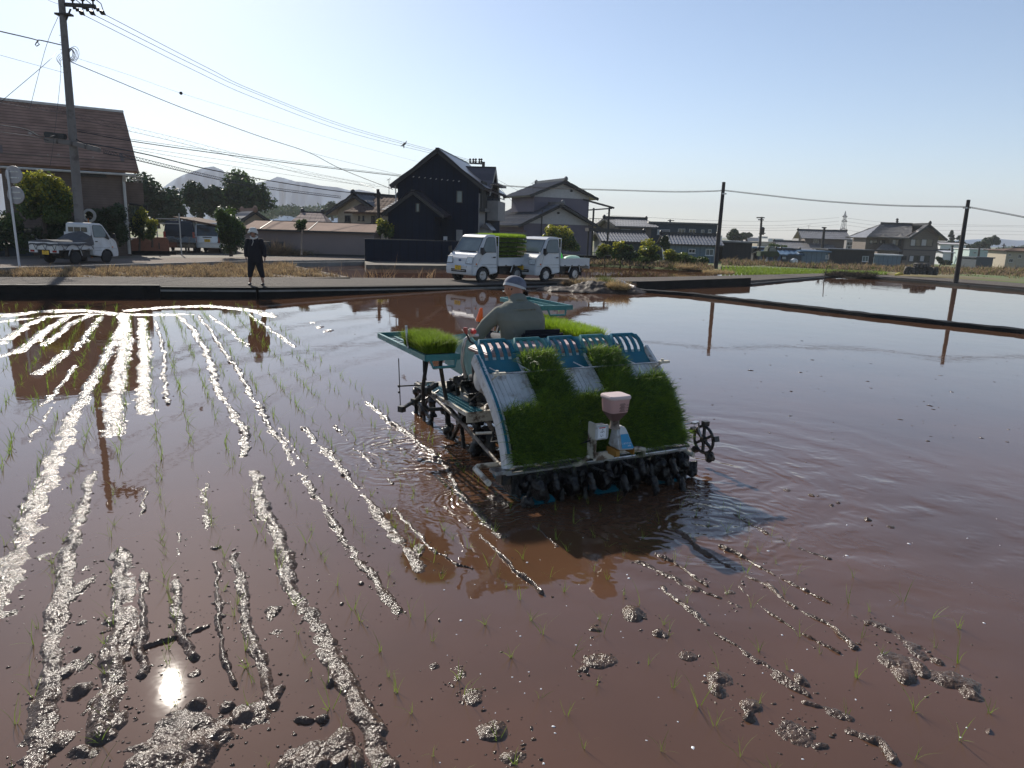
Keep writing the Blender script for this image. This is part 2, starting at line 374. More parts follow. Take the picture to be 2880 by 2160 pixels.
# ------------------------------------------------------------------ water
def water_material():
    m = bpy.data.materials.new('paddy_water'); m.use_nodes = True; t = m.node_tree; n = t.nodes; L = t.links
    b = n['Principled BSDF']; b.inputs['Roughness'].default_value = .02; b.inputs['IOR'].default_value = 1.52
    tc = n.new('ShaderNodeTexCoord')
    nz = n.new('ShaderNodeTexNoise'); nz.inputs['Scale'].default_value = .7; nz.inputs['Detail'].default_value = 5; L.new(tc.outputs['Object'], nz.inputs[0])
    cr = n.new('ShaderNodeValToRGB'); cr.color_ramp.elements[0].position = .3; cr.color_ramp.elements[0].color = (.080, .041, .023, 1)
    cr.color_ramp.elements[1].position = .7; cr.color_ramp.elements[1].color = (.106, .053, .030, 1)
    L.new(nz.outputs[0], cr.inputs[0]); L.new(cr.outputs[0], b.inputs['Base Color'])
    def math_(op, a, b_=None, c=None):
        q = n.new('ShaderNodeMath'); q.operation = op
        for i, x in enumerate((a, b_, c)):
            if x is None: continue
            if isinstance(x, (int, float)): q.inputs[i].default_value = x
            else: L.new(x, q.inputs[i])
        return q.outputs[0]
    def dist(p, sc=(1, 1, 1), rot=0):
        mp = n.new('ShaderNodeMapping'); mp.vector_type = 'TEXTURE'; mp.inputs['Location'].default_value = (*p, 0); mp.inputs['Rotation'].default_value = (0, 0, rot); mp.inputs['Scale'].default_value = sc
        L.new(tc.outputs['Object'], mp.inputs[0])
        v = n.new('ShaderNodeVectorMath'); v.operation = 'LENGTH'; L.new(mp.outputs[0], v.inputs[0]); return v.outputs['Value'], mp.outputs[0]
    def fall(d, r):
        q = n.new('ShaderNodeMapRange'); q.interpolation_type = 'SMOOTHERSTEP'; q.inputs[1].default_value = 0; q.inputs[2].default_value = r
        q.inputs[3].default_value = 1; q.inputs[4].default_value = 0; L.new(d, q.inputs[0]); return q.outputs[0]
    hs = []
    # wake thrown off behind the planter: chop around and behind it
    dn = n.new('ShaderNodeTexNoise'); dn.inputs['Scale'].default_value = 2.2; dn.inputs['Detail'].default_value = 3; L.new(tc.outputs['Object'], dn.inputs[0])
    def wave(p, lam, r, amp, dis=.35, sc=(1, 1, 1), rot=0):
        d, _ = dist(p, sc, rot)
        dd = math_('ADD', d, math_('MULTIPLY', dn.outputs[0], dis))
        s_ = math_('SINE', math_('MULTIPLY', dd, 2 * pi / lam))
        hs.append(math_('MULTIPLY', math_('MULTIPLY', s_, fall(d, r)), amp))
    wave((1.75, 6.1), .17, 2.2, .0014, .6)
    wave((1.75, 6.1), .55, 4.2, .0030, .7)
    wave((1.5, 5.0), .13, 1.3, .0020, .8)
    wave((-.6, 6.6), .13, 1.6, .005, .8)
    wave((-.2, 5.3), .09, .8, .0035, .8)
    wave((2.6, 5.2), .62, 3.2, .0022, .9, (1.6, 1, 1), -.4)
    ch = n.new('ShaderNodeTexNoise'); ch.inputs['Scale'].default_value = 14; ch.inputs['Detail'].default_value = 4; L.new(tc.outputs['Object'], ch.inputs[0])
    d, _ = dist((.5, 5.75), (1.5, 1, 1), .4); hs.append(math_('MULTIPLY', math_('MULTIPLY', ch.outputs[0], fall(d, 1.4)), .009))
    # faint skin of the still water
    sm = n.new('ShaderNodeTexNoise'); sm.inputs['Scale'].default_value = 5; sm.inputs['Detail'].default_value = 3; L.new(tc.outputs['Object'], sm.inputs[0])
    hs.append(math_('MULTIPLY', sm.outputs[0], .0006))
    s2 = n.new('ShaderNodeTexNoise'); s2.inputs['Scale'].default_value = .5; s2.inputs['Detail'].default_value = 2; L.new(tc.outputs['Object'], s2.inputs[0])
    hs.append(math_('MULTIPLY', s2.outputs[0], .004))
    h = hs[0]
    for x in hs[1:]: h = math_('ADD', h, x)
    bp = n.new('ShaderNodeBump'); bp.inputs['Strength'].default_value = 1; bp.inputs['Distance'].default_value = 1
    L.new(h, bp.inputs['Height']); L.new(bp.outputs[0], b.inputs['Normal'])
    M['water'] = m
water_material()
yard_px = [(-700, 772), (0, 759), (705, 738), (1025, 734.5), (1029, 744.5), (1240, 747), (1400, 744), (1650, 740)]
fb_px = [(1650, 740), (1850, 747), (1960, 753), (2006, 761), (2026, 760), (2030, 750), (2150, 749), (2513, 769.5), (2640, 779), (2880, 797), (3300, 838)]
b = MB()
near = [(-60, -8), (70, -8)]
far = [(lambda g: (g.x, g.y + .8))(G(x, y, .12)) for x, y in reversed(fb_px)] + [(lambda g: (g.x, g.y + .8))(G(x, y, .2)) for x, y in reversed(yard_px)]
b.face([(x, y, 0) for x, y in near + [(70, far[0][1])] + far + [(-60, far[-1][1])]])
tag(b.build('paddy_water', 'water'), kind='structure')
b = MB(); b.face([(-90, -10, -.3), (90, -10, -.3), (90, 60, -.3), (-90, 60, -.3)]); tag(b.build('paddy_bed', 'bed'), kind='structure')
# the ground beyond the paddies: one sheet out to the horizon, falling a little to the right
def gz(x, y):
    az = atan2(x, y)
    t = min(max((az + .02) / .5, 0), 1); t = t * t * (3 - 2 * t)
    k = min(max((y - 48) / 70, 0), 1)
    return .12 - t * 2.0 * k - .35 * min(max((y - 50) / 25, 0), 1) * (1 - t) * (1 if az > -.06 else 0)
edge = []
for i in range(len(fb_px) - 1):
    for k in range(6):
        a, c = fb_px[i], fb_px[i + 1]; t = k / 6; edge.append(G(a[0] + (c[0] - a[0]) * t, a[1] + (c[1] - a[1]) * t, .12))
edge.append(G(*fb_px[-1], .12))
first = edge[0]
left = [Vector((-100 + (first.x + 100) * k / 10, first.y + (6 if k < 10 else 0), .12)) for k in range(10)]
edge = left + edge + [Vector((120, edge[-1].y, .12))]
rows = []
ds = [0, .6, 3, 7, 12, 20, 30, 45, 65, 90, 130, 200, 400, 900, 2000, 3900]
for q in ds:
    r = []
    for p in edge:
        dv = Vector((p.x, p.y)).normalized(); X, Y = p.x + dv.x * q * 1.0, p.y + dv.y * q
        z = gz(X, Y) if q > .1 else -.25
        if q > 2: z += .06 * vnoise(np.array([X * .35]), np.array([Y * .35]))[0]
        r.append((X, Y, z))
    rows.append(r)
b = MB(); b.grid(lambda u, v: rows[int(round(v * (len(ds) - 1)))][int(round(u * (len(edge) - 1)))], len(edge) - 1, len(ds) - 1)
tag(b.build('ground', 'field', smooth=True), kind='structure')
# yard behind the street
yp = [G(x, y, .2) for x, y in yard_px]
b = MB(); poly = [(p.x, p.y) for p in yp] + [(yp[-1].x + 3, 62), (-8, 75), (-90, 75), (-90, yp[0].y)]
b.prism(poly, -.25, .2); tag(b.build('yard_ground', 'yard_soil'), kind='structure')
# street: sheet 4 mm above the yard, with a concrete edge strip
b = MB()
ne = [G(x, y, .204) for x, y in [(-700, 771.5), (0, 758.5), (705, 737.6), (1025, 734)]]
fe = [G(x, y, .204) for x, y in [(-700, 735), (0, 729), (705, 723.5), (1025, 722)]]
for i in range(3): b.face([ne[i], ne[i + 1], fe[i + 1], fe[i]])
tag(b.build('street', 'street_asphalt'), kind='structure')
b = MB()
for i in range(3):
    p, q = ne[i], ne[i + 1]; b.beam((p.x, p.y - .06, .13), (q.x, q.y - .06, .13), .14, .30)
tag(b.build('street_kerb', 'concrete'), kind='structure')
# farm road
rp = [(-700, 797, -700, 782, .33), (0, 803, 0, 779, .33), (450, 804, 450, 780, .33), (720, 806, 720, 780, .33), (1000, 804, 1000, 781, .24), (1350, 800, 1350, 783, .13), (1700, 792, 1660, 781, .10),
      (2014, 789, 1850, 779, .10), (2110, 789, 2060, 774.5, .10), (2385, 771.5, 2361, 767.5, .10), (2640, 789, 2640, 781, .10), (2880, 808, 2880, 796, .10), (3300, 838, 3300, 815, .10)]
nr = [G(a, c, z) for a, c, _, _, z in rp]; fr = [G(a, c, z) for _, _, a, c, z in rp]
b = MB()
for i in range(len(rp) - 1):
    b.face([nr[i], nr[i + 1], fr[i + 1], fr[i]])
    for e in (nr, fr):
        p, q = e[i], e[i + 1]; b.face([p, q, (q.x, q.y, -.25), (p.x, p.y, -.25)])
tag(b.build('farm_road', 'asphalt', merge=True), kind='structure')
# verge with dry grass
vp = [G(x, y, .29) for x, y in [(-700, 786), (0, 780.5), (500, 781.5), (860, 782), (985, 780), (800, 741.5), (705, 742), (0, 763), (-700, 775)]]
b = MB(); b.prism([(p.x, p.y) for p in vp], -.25, .29); tag(b.build('verge', 'verge_soil'), kind='structure')
# retaining walls of the paddy
def wall_thing(name, label, pts, th, hgt, top, m, grp=None, lip=None, posts=None):
    r = thing(name, label, 'wall', (pts[0].x, pts[0].y, 0), group=grp)
    b = MB()
    for p, q in zip(pts, pts[1:]):
        d = (q - p); d.z = 0; d.normalize(); nrm = Vector((d.y, -d.x, 0)) * th / 2
        b.beam((p.x + nrm.x, p.y + nrm.y, p.z + top - hgt / 2), (q.x + nrm.x, q.y + nrm.y, q.z + top - hgt / 2), th, hgt)
    b.build('wall_body', m, r, world=True, bevel=.008)
    if lip:
        b = MB()
        for p, q in zip(pts, pts[1:]):
            d = (q - p); d.z = 0; d.normalize(); nrm = Vector((d.y, -d.x, 0)) * (th + .012)
            b.beam((p.x + nrm.x, p.y + nrm.y, p.z + top - lip), (q.x + nrm.x, q.y + nrm.y, q.z + top - lip), .035, .05)
        b.build('ledge', 'concrete', r, world=True)
    return r
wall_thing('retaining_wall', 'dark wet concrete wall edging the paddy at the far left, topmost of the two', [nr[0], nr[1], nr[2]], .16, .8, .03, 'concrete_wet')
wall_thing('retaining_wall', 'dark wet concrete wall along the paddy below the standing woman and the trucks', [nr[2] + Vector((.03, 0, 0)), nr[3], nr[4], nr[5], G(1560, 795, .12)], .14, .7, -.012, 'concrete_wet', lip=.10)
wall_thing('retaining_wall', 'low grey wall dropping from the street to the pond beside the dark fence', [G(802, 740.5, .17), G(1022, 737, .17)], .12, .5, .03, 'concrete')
# right side bunds
def bund(name, label, px, z, wd, h, m):
    P = []
    for (a, c), (a2, c2) in zip(px, px[1:]):
        for k in range(14): P.append(G(a + (a2 - a) * k / 14, c + (c2 - c) * k / 14, z))
    P.append(G(*px[-1], z)); b = MB(); R = []
    for i, p in enumerate(P):
        d = (P[min(i + 1, len(P) - 1)] - P[max(i - 1, 0)]); d.z = 0; d.normalize(); nn = Vector((-d.y, d.x, 0))
        j = [random.uniform(-.012, .012) for _ in range(6)]
        R.append([p - nn * (wd * .75) + Vector((0, 0, -z - .15)), p - nn * (wd * .5 + j[0]) + Vector((0, 0, -.02 + j[1])), p - nn * wd * .2 + Vector((0, 0, j[2])), p + nn * wd * .3 + Vector((0, 0, j[3])), p + nn * (wd * .5) + Vector((0, 0, -.03 + j[4])), p + nn * wd * .7 + Vector((0, 0, -z - .15))])
    b.grid(lambda u, v: R[int(round(u * (len(P) - 1)))][int(round(v * 5))], len(P) - 1, 5)
    return tag(b.build(name, m, smooth=True), label, 'bund')
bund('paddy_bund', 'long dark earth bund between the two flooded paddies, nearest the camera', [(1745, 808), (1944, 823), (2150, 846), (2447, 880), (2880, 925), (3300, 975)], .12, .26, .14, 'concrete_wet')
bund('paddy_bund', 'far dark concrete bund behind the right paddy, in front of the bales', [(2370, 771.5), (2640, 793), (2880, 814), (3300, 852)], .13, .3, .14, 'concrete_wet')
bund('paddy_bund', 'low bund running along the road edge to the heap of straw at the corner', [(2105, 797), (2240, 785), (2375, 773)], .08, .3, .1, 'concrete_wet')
b = MB(); p, q = G(1790, 815, .0), G(2109, 803, .0)
b.beam((p.x, p.y, .1), (q.x, q.y, .13), .05, .42)
o = b.build('edge_board', 'concrete_wet'); tag(o, 'long dark board standing in the water along the road edge', 'board')
b = MB(); b.tube([G(1748, 792, .22), G(1762, 800, .12), G(1785, 808, .08)], [.06, .065, .06], 10); tag(b.build('drain_pipe', 'pvc', smooth=True), 'pale plastic drain pipe poking out of the mud bank', 'pipe')
b = MB(); g = G(1804, 812, 0); b.box((g.x, g.y, .12), (.14, .1, .36)); b.box((g.x + .1, g.y - .02, .26), (.3, .04, .05), rot=.4); tag(b.build('sluice_post', 'pole_concrete'), 'short grey sluice post with a slanting rail at the paddy corner', 'post')
# straw heap and stick by the road corner
def tuft_mesh(n, r, h, w_, bend, rng=RNG, flat=1.0, jitter=.3):
    a = rng.uniform(0, 2 * pi, n); rr = r * np.sqrt(rng.uniform(0, 1, n))
    P = np.stack([rr * np.cos(a), rr * np.sin(a) * flat, np.zeros(n)], 1)
    N = unit(np.stack([np.cos(a) * .5 + rng.normal(0, jitter, n), np.sin(a) * .5 + rng.normal(0, jitter, n), np.ones(n)], 1))
    return blades(P, N, rng.uniform(.5, 1.1, n) * h, np.full(n, w_), bend, 3, rng)
def merge(parts):
    V = []; F = []; o = 0
    for v, f in parts: V.append(v); F.append(f + o); o += len(v)
    return np.concatenate(V), np.concatenate(F)
g = G(2390, 777, .1)
parts = []
for k in range(9):
    v, f = tuft_mesh(160, .35, .35, .03, 1.4, jitter=.8); v = v + np.array([g.x + (k - 4) * .28, g.y + random.uniform(-.2, .2), .1]); parts.append((v, f))
V, F = merge(parts); tag(np_mesh('straw_heap', V, F, 'verge_soil'), 'dark heap of old straw on the bund corner', 'straw')
b = MB(); b.tube([G(2316, 795, 0) + Vector((0, 0, -.1)), D(2322, 772, G(2316, 795, 0).y) + Vector((0, 0, .3))], .02, 6); tag(b.build('stick', 'wood_pole'), 'thin stick standing in the right paddy', 'stick')
# dry grass on verge and banks
def strip_grass(name, label, segs, n, h, w_, m, z=.29, bend=.9, kind='stuff', rng=RNG):
    """segs: list of (px quad) regions at height z"""
    parts = []
    for (A, B, C, E_, frac) in segs:
        k = int(n * frac); u = rng.uniform(0, 1, k); v = rng.uniform(0, 1, k)
        q = [np.array(G(*c, z)) for c in (A, B, C, E_)]
        P = (q[0] * ((1 - u) * (1 - v))[:, None] + q[1] * (u * (1 - v))[:, None] + q[2] * (u * v)[:, None] + q[3] * ((1 - u) * v)[:, None])
        cl = fbm(P[:, 0] * 1.7, P[:, 1] * 1.7, 3); keep = cl > -.25 + rng.uniform(-.2, .2, k); P = P[keep]; cl = cl[keep]
        N = unit(np.stack([rng.normal(0, .5, len(P)), rng.normal(0, .5, len(P)), np.ones(len(P))], 1))
        parts.append(blades(P, N, h * (.35 + 1.5 * np.clip(cl + .25, 0, 1)) * rng.uniform(.5, 1.3, len(P)), np.full(len(P), w_), bend, 3, rng))
    V, F = merge(parts); k3 = 3; mm = m if isinstance(m, list) else [m]; nb = [len(f) // k3 for _, f in parts]; mi = np.concatenate([np.tile(rng.choice(len(mm), q, p=[.55, .3, .15][:len(mm)] if len(mm) == 3 else None), k3) for q in nb])
    return tag(np_mesh(name, V, F, mm, None, mi), label, 'grass' if kind else None, kind=kind)
strip_grass('dry_grass', 'tan dry grass on the verge between street and farm road', [((-700, 785), (0, 778), (0, 765), (-700, 776), .25), ((0, 779), (500, 780), (500, 751), (0, 765), .3), ((500, 780), (960, 779), (800, 745), (500, 751), .45)], 44000, .15, .020, ['dry_grass', 'dry_grass_pale', 'verge_soil'])
strip_grass('dry_grass', 'sparse dry stalks on the bank behind the pond', [((1640, 742), (1850, 750), (1850, 743), (1640, 736), .4), ((1850, 750), (2000, 762), (2010, 752), (1850, 743), .35), ((1640, 742), (2000, 758), (2000, 752), (1640, 738), .25)], 9000, .24, .045, ['dry_grass', 'verge_soil', 'weed_green'], z=.15)
strip_grass('field_grass', 'tan and green grass of the fields beyond the paddies on the right', [((2150, 748), (2520, 768), (2520, 752), (2150, 741), .3), ((2520, 770), (2900, 792), (2900, 758), (2520, 752), .5), ((2030, 748), (2150, 747), (2150, 738), (2030, 736), .2)], 24000, .26, .06, ['dry_grass', 'verge_soil', 'weed_green'], z=.0)
strip_grass('pond_reeds', 'thin dead stalks standing along the far road edge', [((800, 781), (1240, 782), (1240, 776), (960, 778), 1)], 160, .5, .02, 'dry_grass', z=.0, bend=.4)

# mud bank below the second truck
def patch(name, label, cx, cy, rx, ry, rot, h, m, nz_=.6, res=.05, cat='mud', kind='stuff', sc=5):
    nx, ny = int(2 * rx / res), int(2 * ry / res); u, v = np.meshgrid(np.linspace(-1, 1, nx), np.linspace(-1, 1, ny))
    X = cx + u * rx * cos(rot) - v * ry * sin(rot); Y = cy + u * rx * sin(rot) + v * ry * cos(rot)
    r = np.sqrt(u * u + v * v) + .28 * fbm(X * 1.6, Y * 1.6, 3)
    Z = h * np.clip(1 - r, -.4, 1) * 1.4 + h * nz_ * fbm(X * sc, Y * sc, 5, .6) * np.clip(1.2 - r, 0, 1) + .25 * h * (np.abs(fbm(X * 9, Y * 9, 3)) )* np.clip(1.1 - r, 0, 1)
    Z = np.where(r > .95, Z - .1, Z)
    V = np.stack([X, Y, Z], 2).reshape(-1, 3); i = np.arange(ny - 1)[:, None] * nx + np.arange(nx - 1)[None]; i = i.ravel()
    F = np.stack([i, i + 1, i + nx + 1, i + nx], 1); zz = V[F][:, :, 2].max(1); F = F[zz > -.03]
    return tag(np_mesh(name, V, F, m, smooth=True), label, cat, kind=kind)
g = G(1665, 812, .1)
patch('mud_bank', 'heaped wet mud at the paddy corner below the parked trucks', g.x, g.y, 2.3, .95, .12, .26, 'mud_bank', .55, .04, sc=3)
for i, (x, y, r_, h_, m_, lb) in enumerate([(1650, 803, .55, .33, 'dry_grass_pale', 'large tan tuft on the mud bank, left of the green weed'), (1603, 801, .25, .25, 'dry_grass', 'small reddish dry tuft at the left end of the mud bank'), (1738, 812, .38, .33, 'dry_grass_pale', 'tan tuft at the right end of the mud bank by the drain pipe'), (1703, 800, .2, .34, 'weed_green', 'green weed on the mud bank between the tan tufts'),
                                 (2020, 769, .8, .25, 'dry_grass_pale', 'dry tuft at the foot of the leaning pole'), (1938, 756, .7, .3, 'dry_grass_pale', 'dry tuft on the pond bank left of the leaning pole'), (1860, 748, .8, .3, 'dry_grass_pale', 'dry tuft on the pond bank below the bushes')]):
    g = G(x, y, .15); V, F = tuft_mesh(900, r_, h_, .016 if y > 790 else .03, .9, flat=.6); V = V + np.array([g.x, g.y, .12]); tag(np_mesh('grass_tuft', V, F, m_), lb, 'grass tuft', group='grass tufts on the banks')

# ------------------------------------------------------------------ planted mud: ridges that break the water
RW = [  # polylines in photo pixels, width (m), height factor
    ([(20, 1620), (68, 1475), (99, 1407), (149, 1308), (181, 1227), (226, 1136), (280, 1037), (316, 969), (343, 910), (340, 884)], .11, 1.0),
    ([(0, 1730), (20, 1620)], .10, 1.0),
    ([(316, 1218), (325, 1114), (343, 1037), (352, 955), (348, 888)], .15, 1.0),
    ([(407, 1163), (407, 1046), (407, 978), (398, 897)], .13, 1.0),
    ([(475, 1136), (468, 1073), (461, 1001), (447, 933), (434, 901)], .05, .7),
    ([(687, 1281), (687, 1218), (655, 1155), (619, 1109), (601, 1046), (574, 978), (542, 928), (506, 888)], .075, .95),
    ([(710, 1326), (723, 1385), (746, 1453), (787, 1530), (814, 1632), (836, 1695), (881, 1740), (927, 1822), (963, 1912), (995, 1957), (1060, 2050), (1090, 2160)], .062, 1.1),
    ([(556, 888), (601, 942), (655, 1023), (692, 1082), (741, 1155), (759, 1209), (805, 1263), (859, 1353), (918, 1444), (954, 1498), (1000, 1560), (1060, 1640), (1110, 1720)], .05, .95),
    ([(590, 888), (655, 935), (700, 975)], .07, .6), ([(700, 884), (760, 925), (830, 975)], .07, .6),
    ([(854, 1204), (886, 1240), (940, 1295), (1000, 1362), (1072, 1450), (1130, 1520), (1188, 1601)], .06, .85),
    ([(1030, 1130), (1110, 1195), (1230, 1290), (1290, 1370), (1350, 1450), (1400, 1510)], .05, 1.0),
    ([(1255, 1425), (1366, 1524), (1525, 1669)], .014, .9), ([(1500, 1478), (1560, 1532)], .015, .8),
    ([(0, 889), (120, 876), (226, 873), (343, 883)], .2, 1.0), ([(361, 873), (470, 864), (588, 861), (719, 874), (770, 890)], .22, 1.0),
    ([(0, 905), (110, 893), (230, 884)], .15, .9), ([(230, 884), (420, 885), (540, 884)], .16, .8),
    ([(0, 965), (70, 915), (130, 890)], .13, .9), ([(0, 1000), (60, 985), (130, 925), (200, 888)], .13, .9), ([(130, 970), (190, 915), (250, 888)], .10, .9), ([(215, 985), (250, 930), (288, 892)], .09, .9),
    ([(100, 1050), (160, 1020), (190, 985)], .12, .7), ([(118, 1140), (165, 1090), (210, 1030)], .07, .6), ([(80, 1240), (120, 1190), (150, 1130)], .05, .6),
    ([(253, 1330), (245, 1400), (203, 1487), (190, 1560), (181, 1641), (149, 1740), (136, 1867), (127, 2002), (108, 2115), (95, 2180)], .060, 1.1),
    ([(343, 1555), (333, 1686), (320, 1822), (316, 1935), (292, 2070)], .062, 1.2), ([(398, 1596), (398, 1731), (404, 1822), (408, 1900)], .03, 1.1), ([(365, 1600), (360, 1750), (360, 1850)], .05, .8),
    ([(493, 1600), (498, 1680), (502, 1731), (520, 1790), (545, 1850)], .040, 1.0), ([(600, 1580), (610, 1690), (620, 1760), (640, 1850), (658, 1925)], .022, 1.1),
    ([(655, 1560), (665, 1618), (687, 1731), (725, 1822), (745, 1912), (772, 1980)], .042, 1.1), ([(400, 1830), (450, 1810), (520, 1790), (590, 1765)], .02, .9),
    ([(565, 1370), (575, 1420), (590, 1480)], .07, .45), ([(590, 1330), (575, 1390)], .04, .4), ([(395, 1370), (400, 1450)], .02, .6), ([(495, 1500), (500, 1580)], .03, .6),
    ([(1860, 1650), (1880, 1664), (2000, 1765), (2097, 1842), (2200, 1905), (2280, 1958)], .026, .75), ([(2097, 1842), (2200, 1915), (2270, 1950)], .05, .6),
    ([(2025, 1538), (2100, 1578), (2179, 1620), (2260, 1660), (2338, 1702)], .016, 1.0), ([(1900, 1490), (1976, 1553), (2060, 1600), (2150, 1644), (2240, 1710), (2338, 1765), (2405, 1823)], .022, .85),
    ([(2073, 1649), (2150, 1715), (2232, 1770), (2362, 1837)], .012, .8), ([(1880, 1440), (2000, 1490), (2097, 1466)], .01, .1), ([(2060, 1440), (2097, 1466), (2179, 1514), (2250, 1545), (2328, 1572)], .03, .75),
    ([(1790, 1580), (1900, 1630), (1960, 1665)], .035, .75), ([(1840, 1560), (1900, 1590), (1985, 1650)], .014, .9), ([(1920, 1640), (1990, 1670), (2040, 1690)], .03, .6),
    ([(2400, 1730), (2480, 1760), (2540, 1800), (2600, 1850)], .05, .62), ([(2270, 1980), (2350, 2000), (2385, 2020)], .04, .7), ([(2380, 2060), (2470, 2090), (2500, 2140)], .035, .7),
    ([(1240, 1560), (1290, 1590), (1330, 1600)], .012, .6), ([(780, 1205), (830, 1270), (900, 1340)], .03, .7), ([(940, 1200), (1010, 1270), (1100, 1360)], .035, .55), ([(1120, 1430), (1180, 1500), (1230, 1560)], .03, .7),
]
BL = [  # blobs: px centre, px radii, height factor
    (1180, 1550, 26, 26, 1), (1289, 1905, 38, 40, 1), (1335, 1958, 48, 36, 1), (1225, 1880, 22, 14, .8), (1386, 2054, 44, 34, 1.1), (1443, 2136, 48, 30, 1.1), (1685, 1861, 62, 26, .85), (1640, 1880, 25, 14, .9), (1781, 1728, 42, 24, 1), (1858, 1782, 34, 16, .9), (1675, 1775, 34, 12, .8), (1670, 1797, 20, 6, .6), (1940, 1849, 34, 18, .9), (1501, 2050, 9, 18, .9), (1678, 1912, 16, 6, .6),
    (2025, 1905, 40, 22, 1.2), (2018, 1940, 20, 20, 1.3), (2112, 1985, 44, 26, 1.1), (2110, 2018, 26, 14, 1.3), (2235, 2062, 62, 36, .9), (2300, 2095, 30, 14, .7), (2352, 2010, 40, 24, .9), (2260, 1912, 22, 20, .9), (2526, 1861, 62, 30, .85), (2590, 1880, 24, 30, .9), (2545, 1905, 40, 22, .8), (2555, 1812, 60, 24, .6), (2690, 1915, 70, 36, .95), (2640, 1862, 20, 12, 1.1), (2740, 1960, 40, 16, .7), (2790, 2060, 20, 14, 1), (2828, 2088, 16, 12, 1), (2805, 2110, 14, 9, .9), (2870, 2150, 18, 16, 1), (2068, 1700, 18, 10, .8), (2045, 1660, 24, 12, .7),
    (220, 1660, 28, 52, .9), (222, 1752, 20, 16, .9), (212, 1822, 16, 14, .9), (185, 1890, 30, 30, .9), (235, 1870, 22, 30, .8), (225, 1945, 36, 28, .95), (240, 1600, 16, 10, .8), (770, 1728, 30, 26, .8), (790, 1780, 26, 12, .8), (750, 1720, 20, 16, .8),
    (905, 1830, 22, 26, .8), (925, 1920, 18, 22, .9), (705, 2010, 66, 36, 1.1), (640, 1990, 30, 16, .8), (775, 1960, 30, 36, .9), (850, 2030, 46, 12, .9), (905, 2025, 24, 14, 1), (880, 2130, 70, 44, 1.1), (960, 2110, 44, 60, 1.2), (1010, 2130, 36, 40, .9), (810, 2160, 40, 26, 1.1),
    (545, 1990, 28, 22, 1.35), (510, 2060, 90, 60, 1.1), (560, 2110, 80, 70, 1.15), (460, 2140, 100, 50, 1), (400, 2100, 60, 24, .8), (610, 2080, 30, 60, 1), (330, 2040, 44, 50, .7), (240, 2120, 55, 24, .9), (150, 2100, 50, 60, 1), (90, 2140, 50, 24, .9), (60, 2100, 26, 20, .6), (280, 1960, 14, 60, .6), (520, 2010, 70, 16, .7), (545, 1900, 26, 16, .6),
    (150, 1800, 40, 60, .5), (120, 1900, 30, 40, .6), (130, 1560, 30, 20, .5), (610, 1660, 20, 5, .9), (605, 1600, 18, 5, .8), (615, 1700, 22, 7, .9), (620, 1735, 22, 9, 1), (600, 1540, 22, 8, .7), (1010, 1640, 12, 6, .8), (960, 1700, 12, 8, .8), (2215, 1380, 14, 6, .8), (2290, 1395, 14, 5, .8), (2345, 1420, 12, 6, .8), (2362, 1415, 10, 5, .8), (2445, 1462, 14, 7, .9), (2515, 1484, 14, 6, .8), (900, 920, 14, 4, .8), (925, 930, 16, 4, .8), (880, 908, 12, 3, .7), (1230, 1750, 7, 3, .7),
    (1400, 1400, 30, 16, 1), (1360, 1470, 40, 20, .8), (1100, 1440, 20, 12, .6), (1000, 940, 6, 2, .6), (1155, 1230, 8, 3, .6)]
NT = 1150; NRr = 900
th = np.linspace(radians(-41), radians(38), NT); lr = np.exp(np.linspace(np.log(2.15), np.log(19.5), NRr))
TH, RR = np.meshgrid(th, lr); X = RR * np.sin(TH); Y = RR * np.cos(TH)
X_t, Y_t = X, Y; _w = np.clip(RR / 6, .5, 1.2)
X = X + _w * (.045 * fbm(X * 6, Y * 6, 4, .6) + .035 * fbm(X * 1.3 + 3, Y * 1.3, 2)); Y = Y + _w * .06 * fbm(X_t * 6 + 40, Y * 6, 4, .6)
H = np.full(X.shape, -1.0)
def seg_field(p, q, wd, hf, t0, t1, H):
    ext = wd * 2.6; x0, x1 = min(p[0], q[0]) - ext, max(p[0], q[0]) + ext; y0, y1 = min(p[1], q[1]) - ext, max(p[1], q[1]) + ext
    mk = (X > x0) & (X < x1) & (Y > y0) & (Y < y1)
    if not mk.any(): return
    x, y = X[mk], Y[mk]; d = np.array([q[0] - p[0], q[1] - p[1]]); L2 = (d ** 2).sum() + 1e-9
    t = np.clip(((x - p[0]) * d[0] + (y - p[1]) * d[1]) / L2, 0, 1)
    dd = np.hypot(x - p[0] - t * d[0], y - p[1] - t * d[1]); dd = dd * (1 + .35 * fbm(x * 7, y * 7, 2))
    v = hf * (np.exp(-(dd / wd) ** 2 * .8) - .0); H[mk] = np.maximum(H[mk], v)
HH = np.zeros(X.shape)
for pl, wd, hf in RW:
    P = [G(x, y, 0) for x, y in pl]
    for p, q in zip(P, P[1:]): seg_field((p.x, p.y), (q.x, q.y), wd * (.72 if p.y < 6 else .60), hf, 0, 1, HH)
for x, y, a, c, hf in BL:
    g = G(x, y, 0); gx = G(x + a, y, 0); gy = G(x, y - c, 0); ra = max((gx - g).length, .01); rb = max((gy - g).length, .01)
    ux = (gx - g) / ra; mk = np.hypot(X - g.x, Y - g.y) < 2.2 * max(ra, rb)
    if not mk.any(): continue
    dx, dy = X[mk] - g.x, Y[mk] - g.y; u_ = (dx * ux.x + dy * ux.y) / ra; v_ = (-dx * ux.y + dy * ux.x) / rb
    r_ = np.sqrt(u_ * u_ + v_ * v_) * (1 + .35 * fbm(X[mk] * 9 + x, Y[mk] * 9, 3)); HH[mk] = np.maximum(HH[mk], hf * np.exp(-(r_ ** 2) * 1.5) * 1.05)
X, Y = X_t, Y_t
HH = HH * (1 + .45 * fbm(X * 5 + 70, Y * 5, 3, .5))
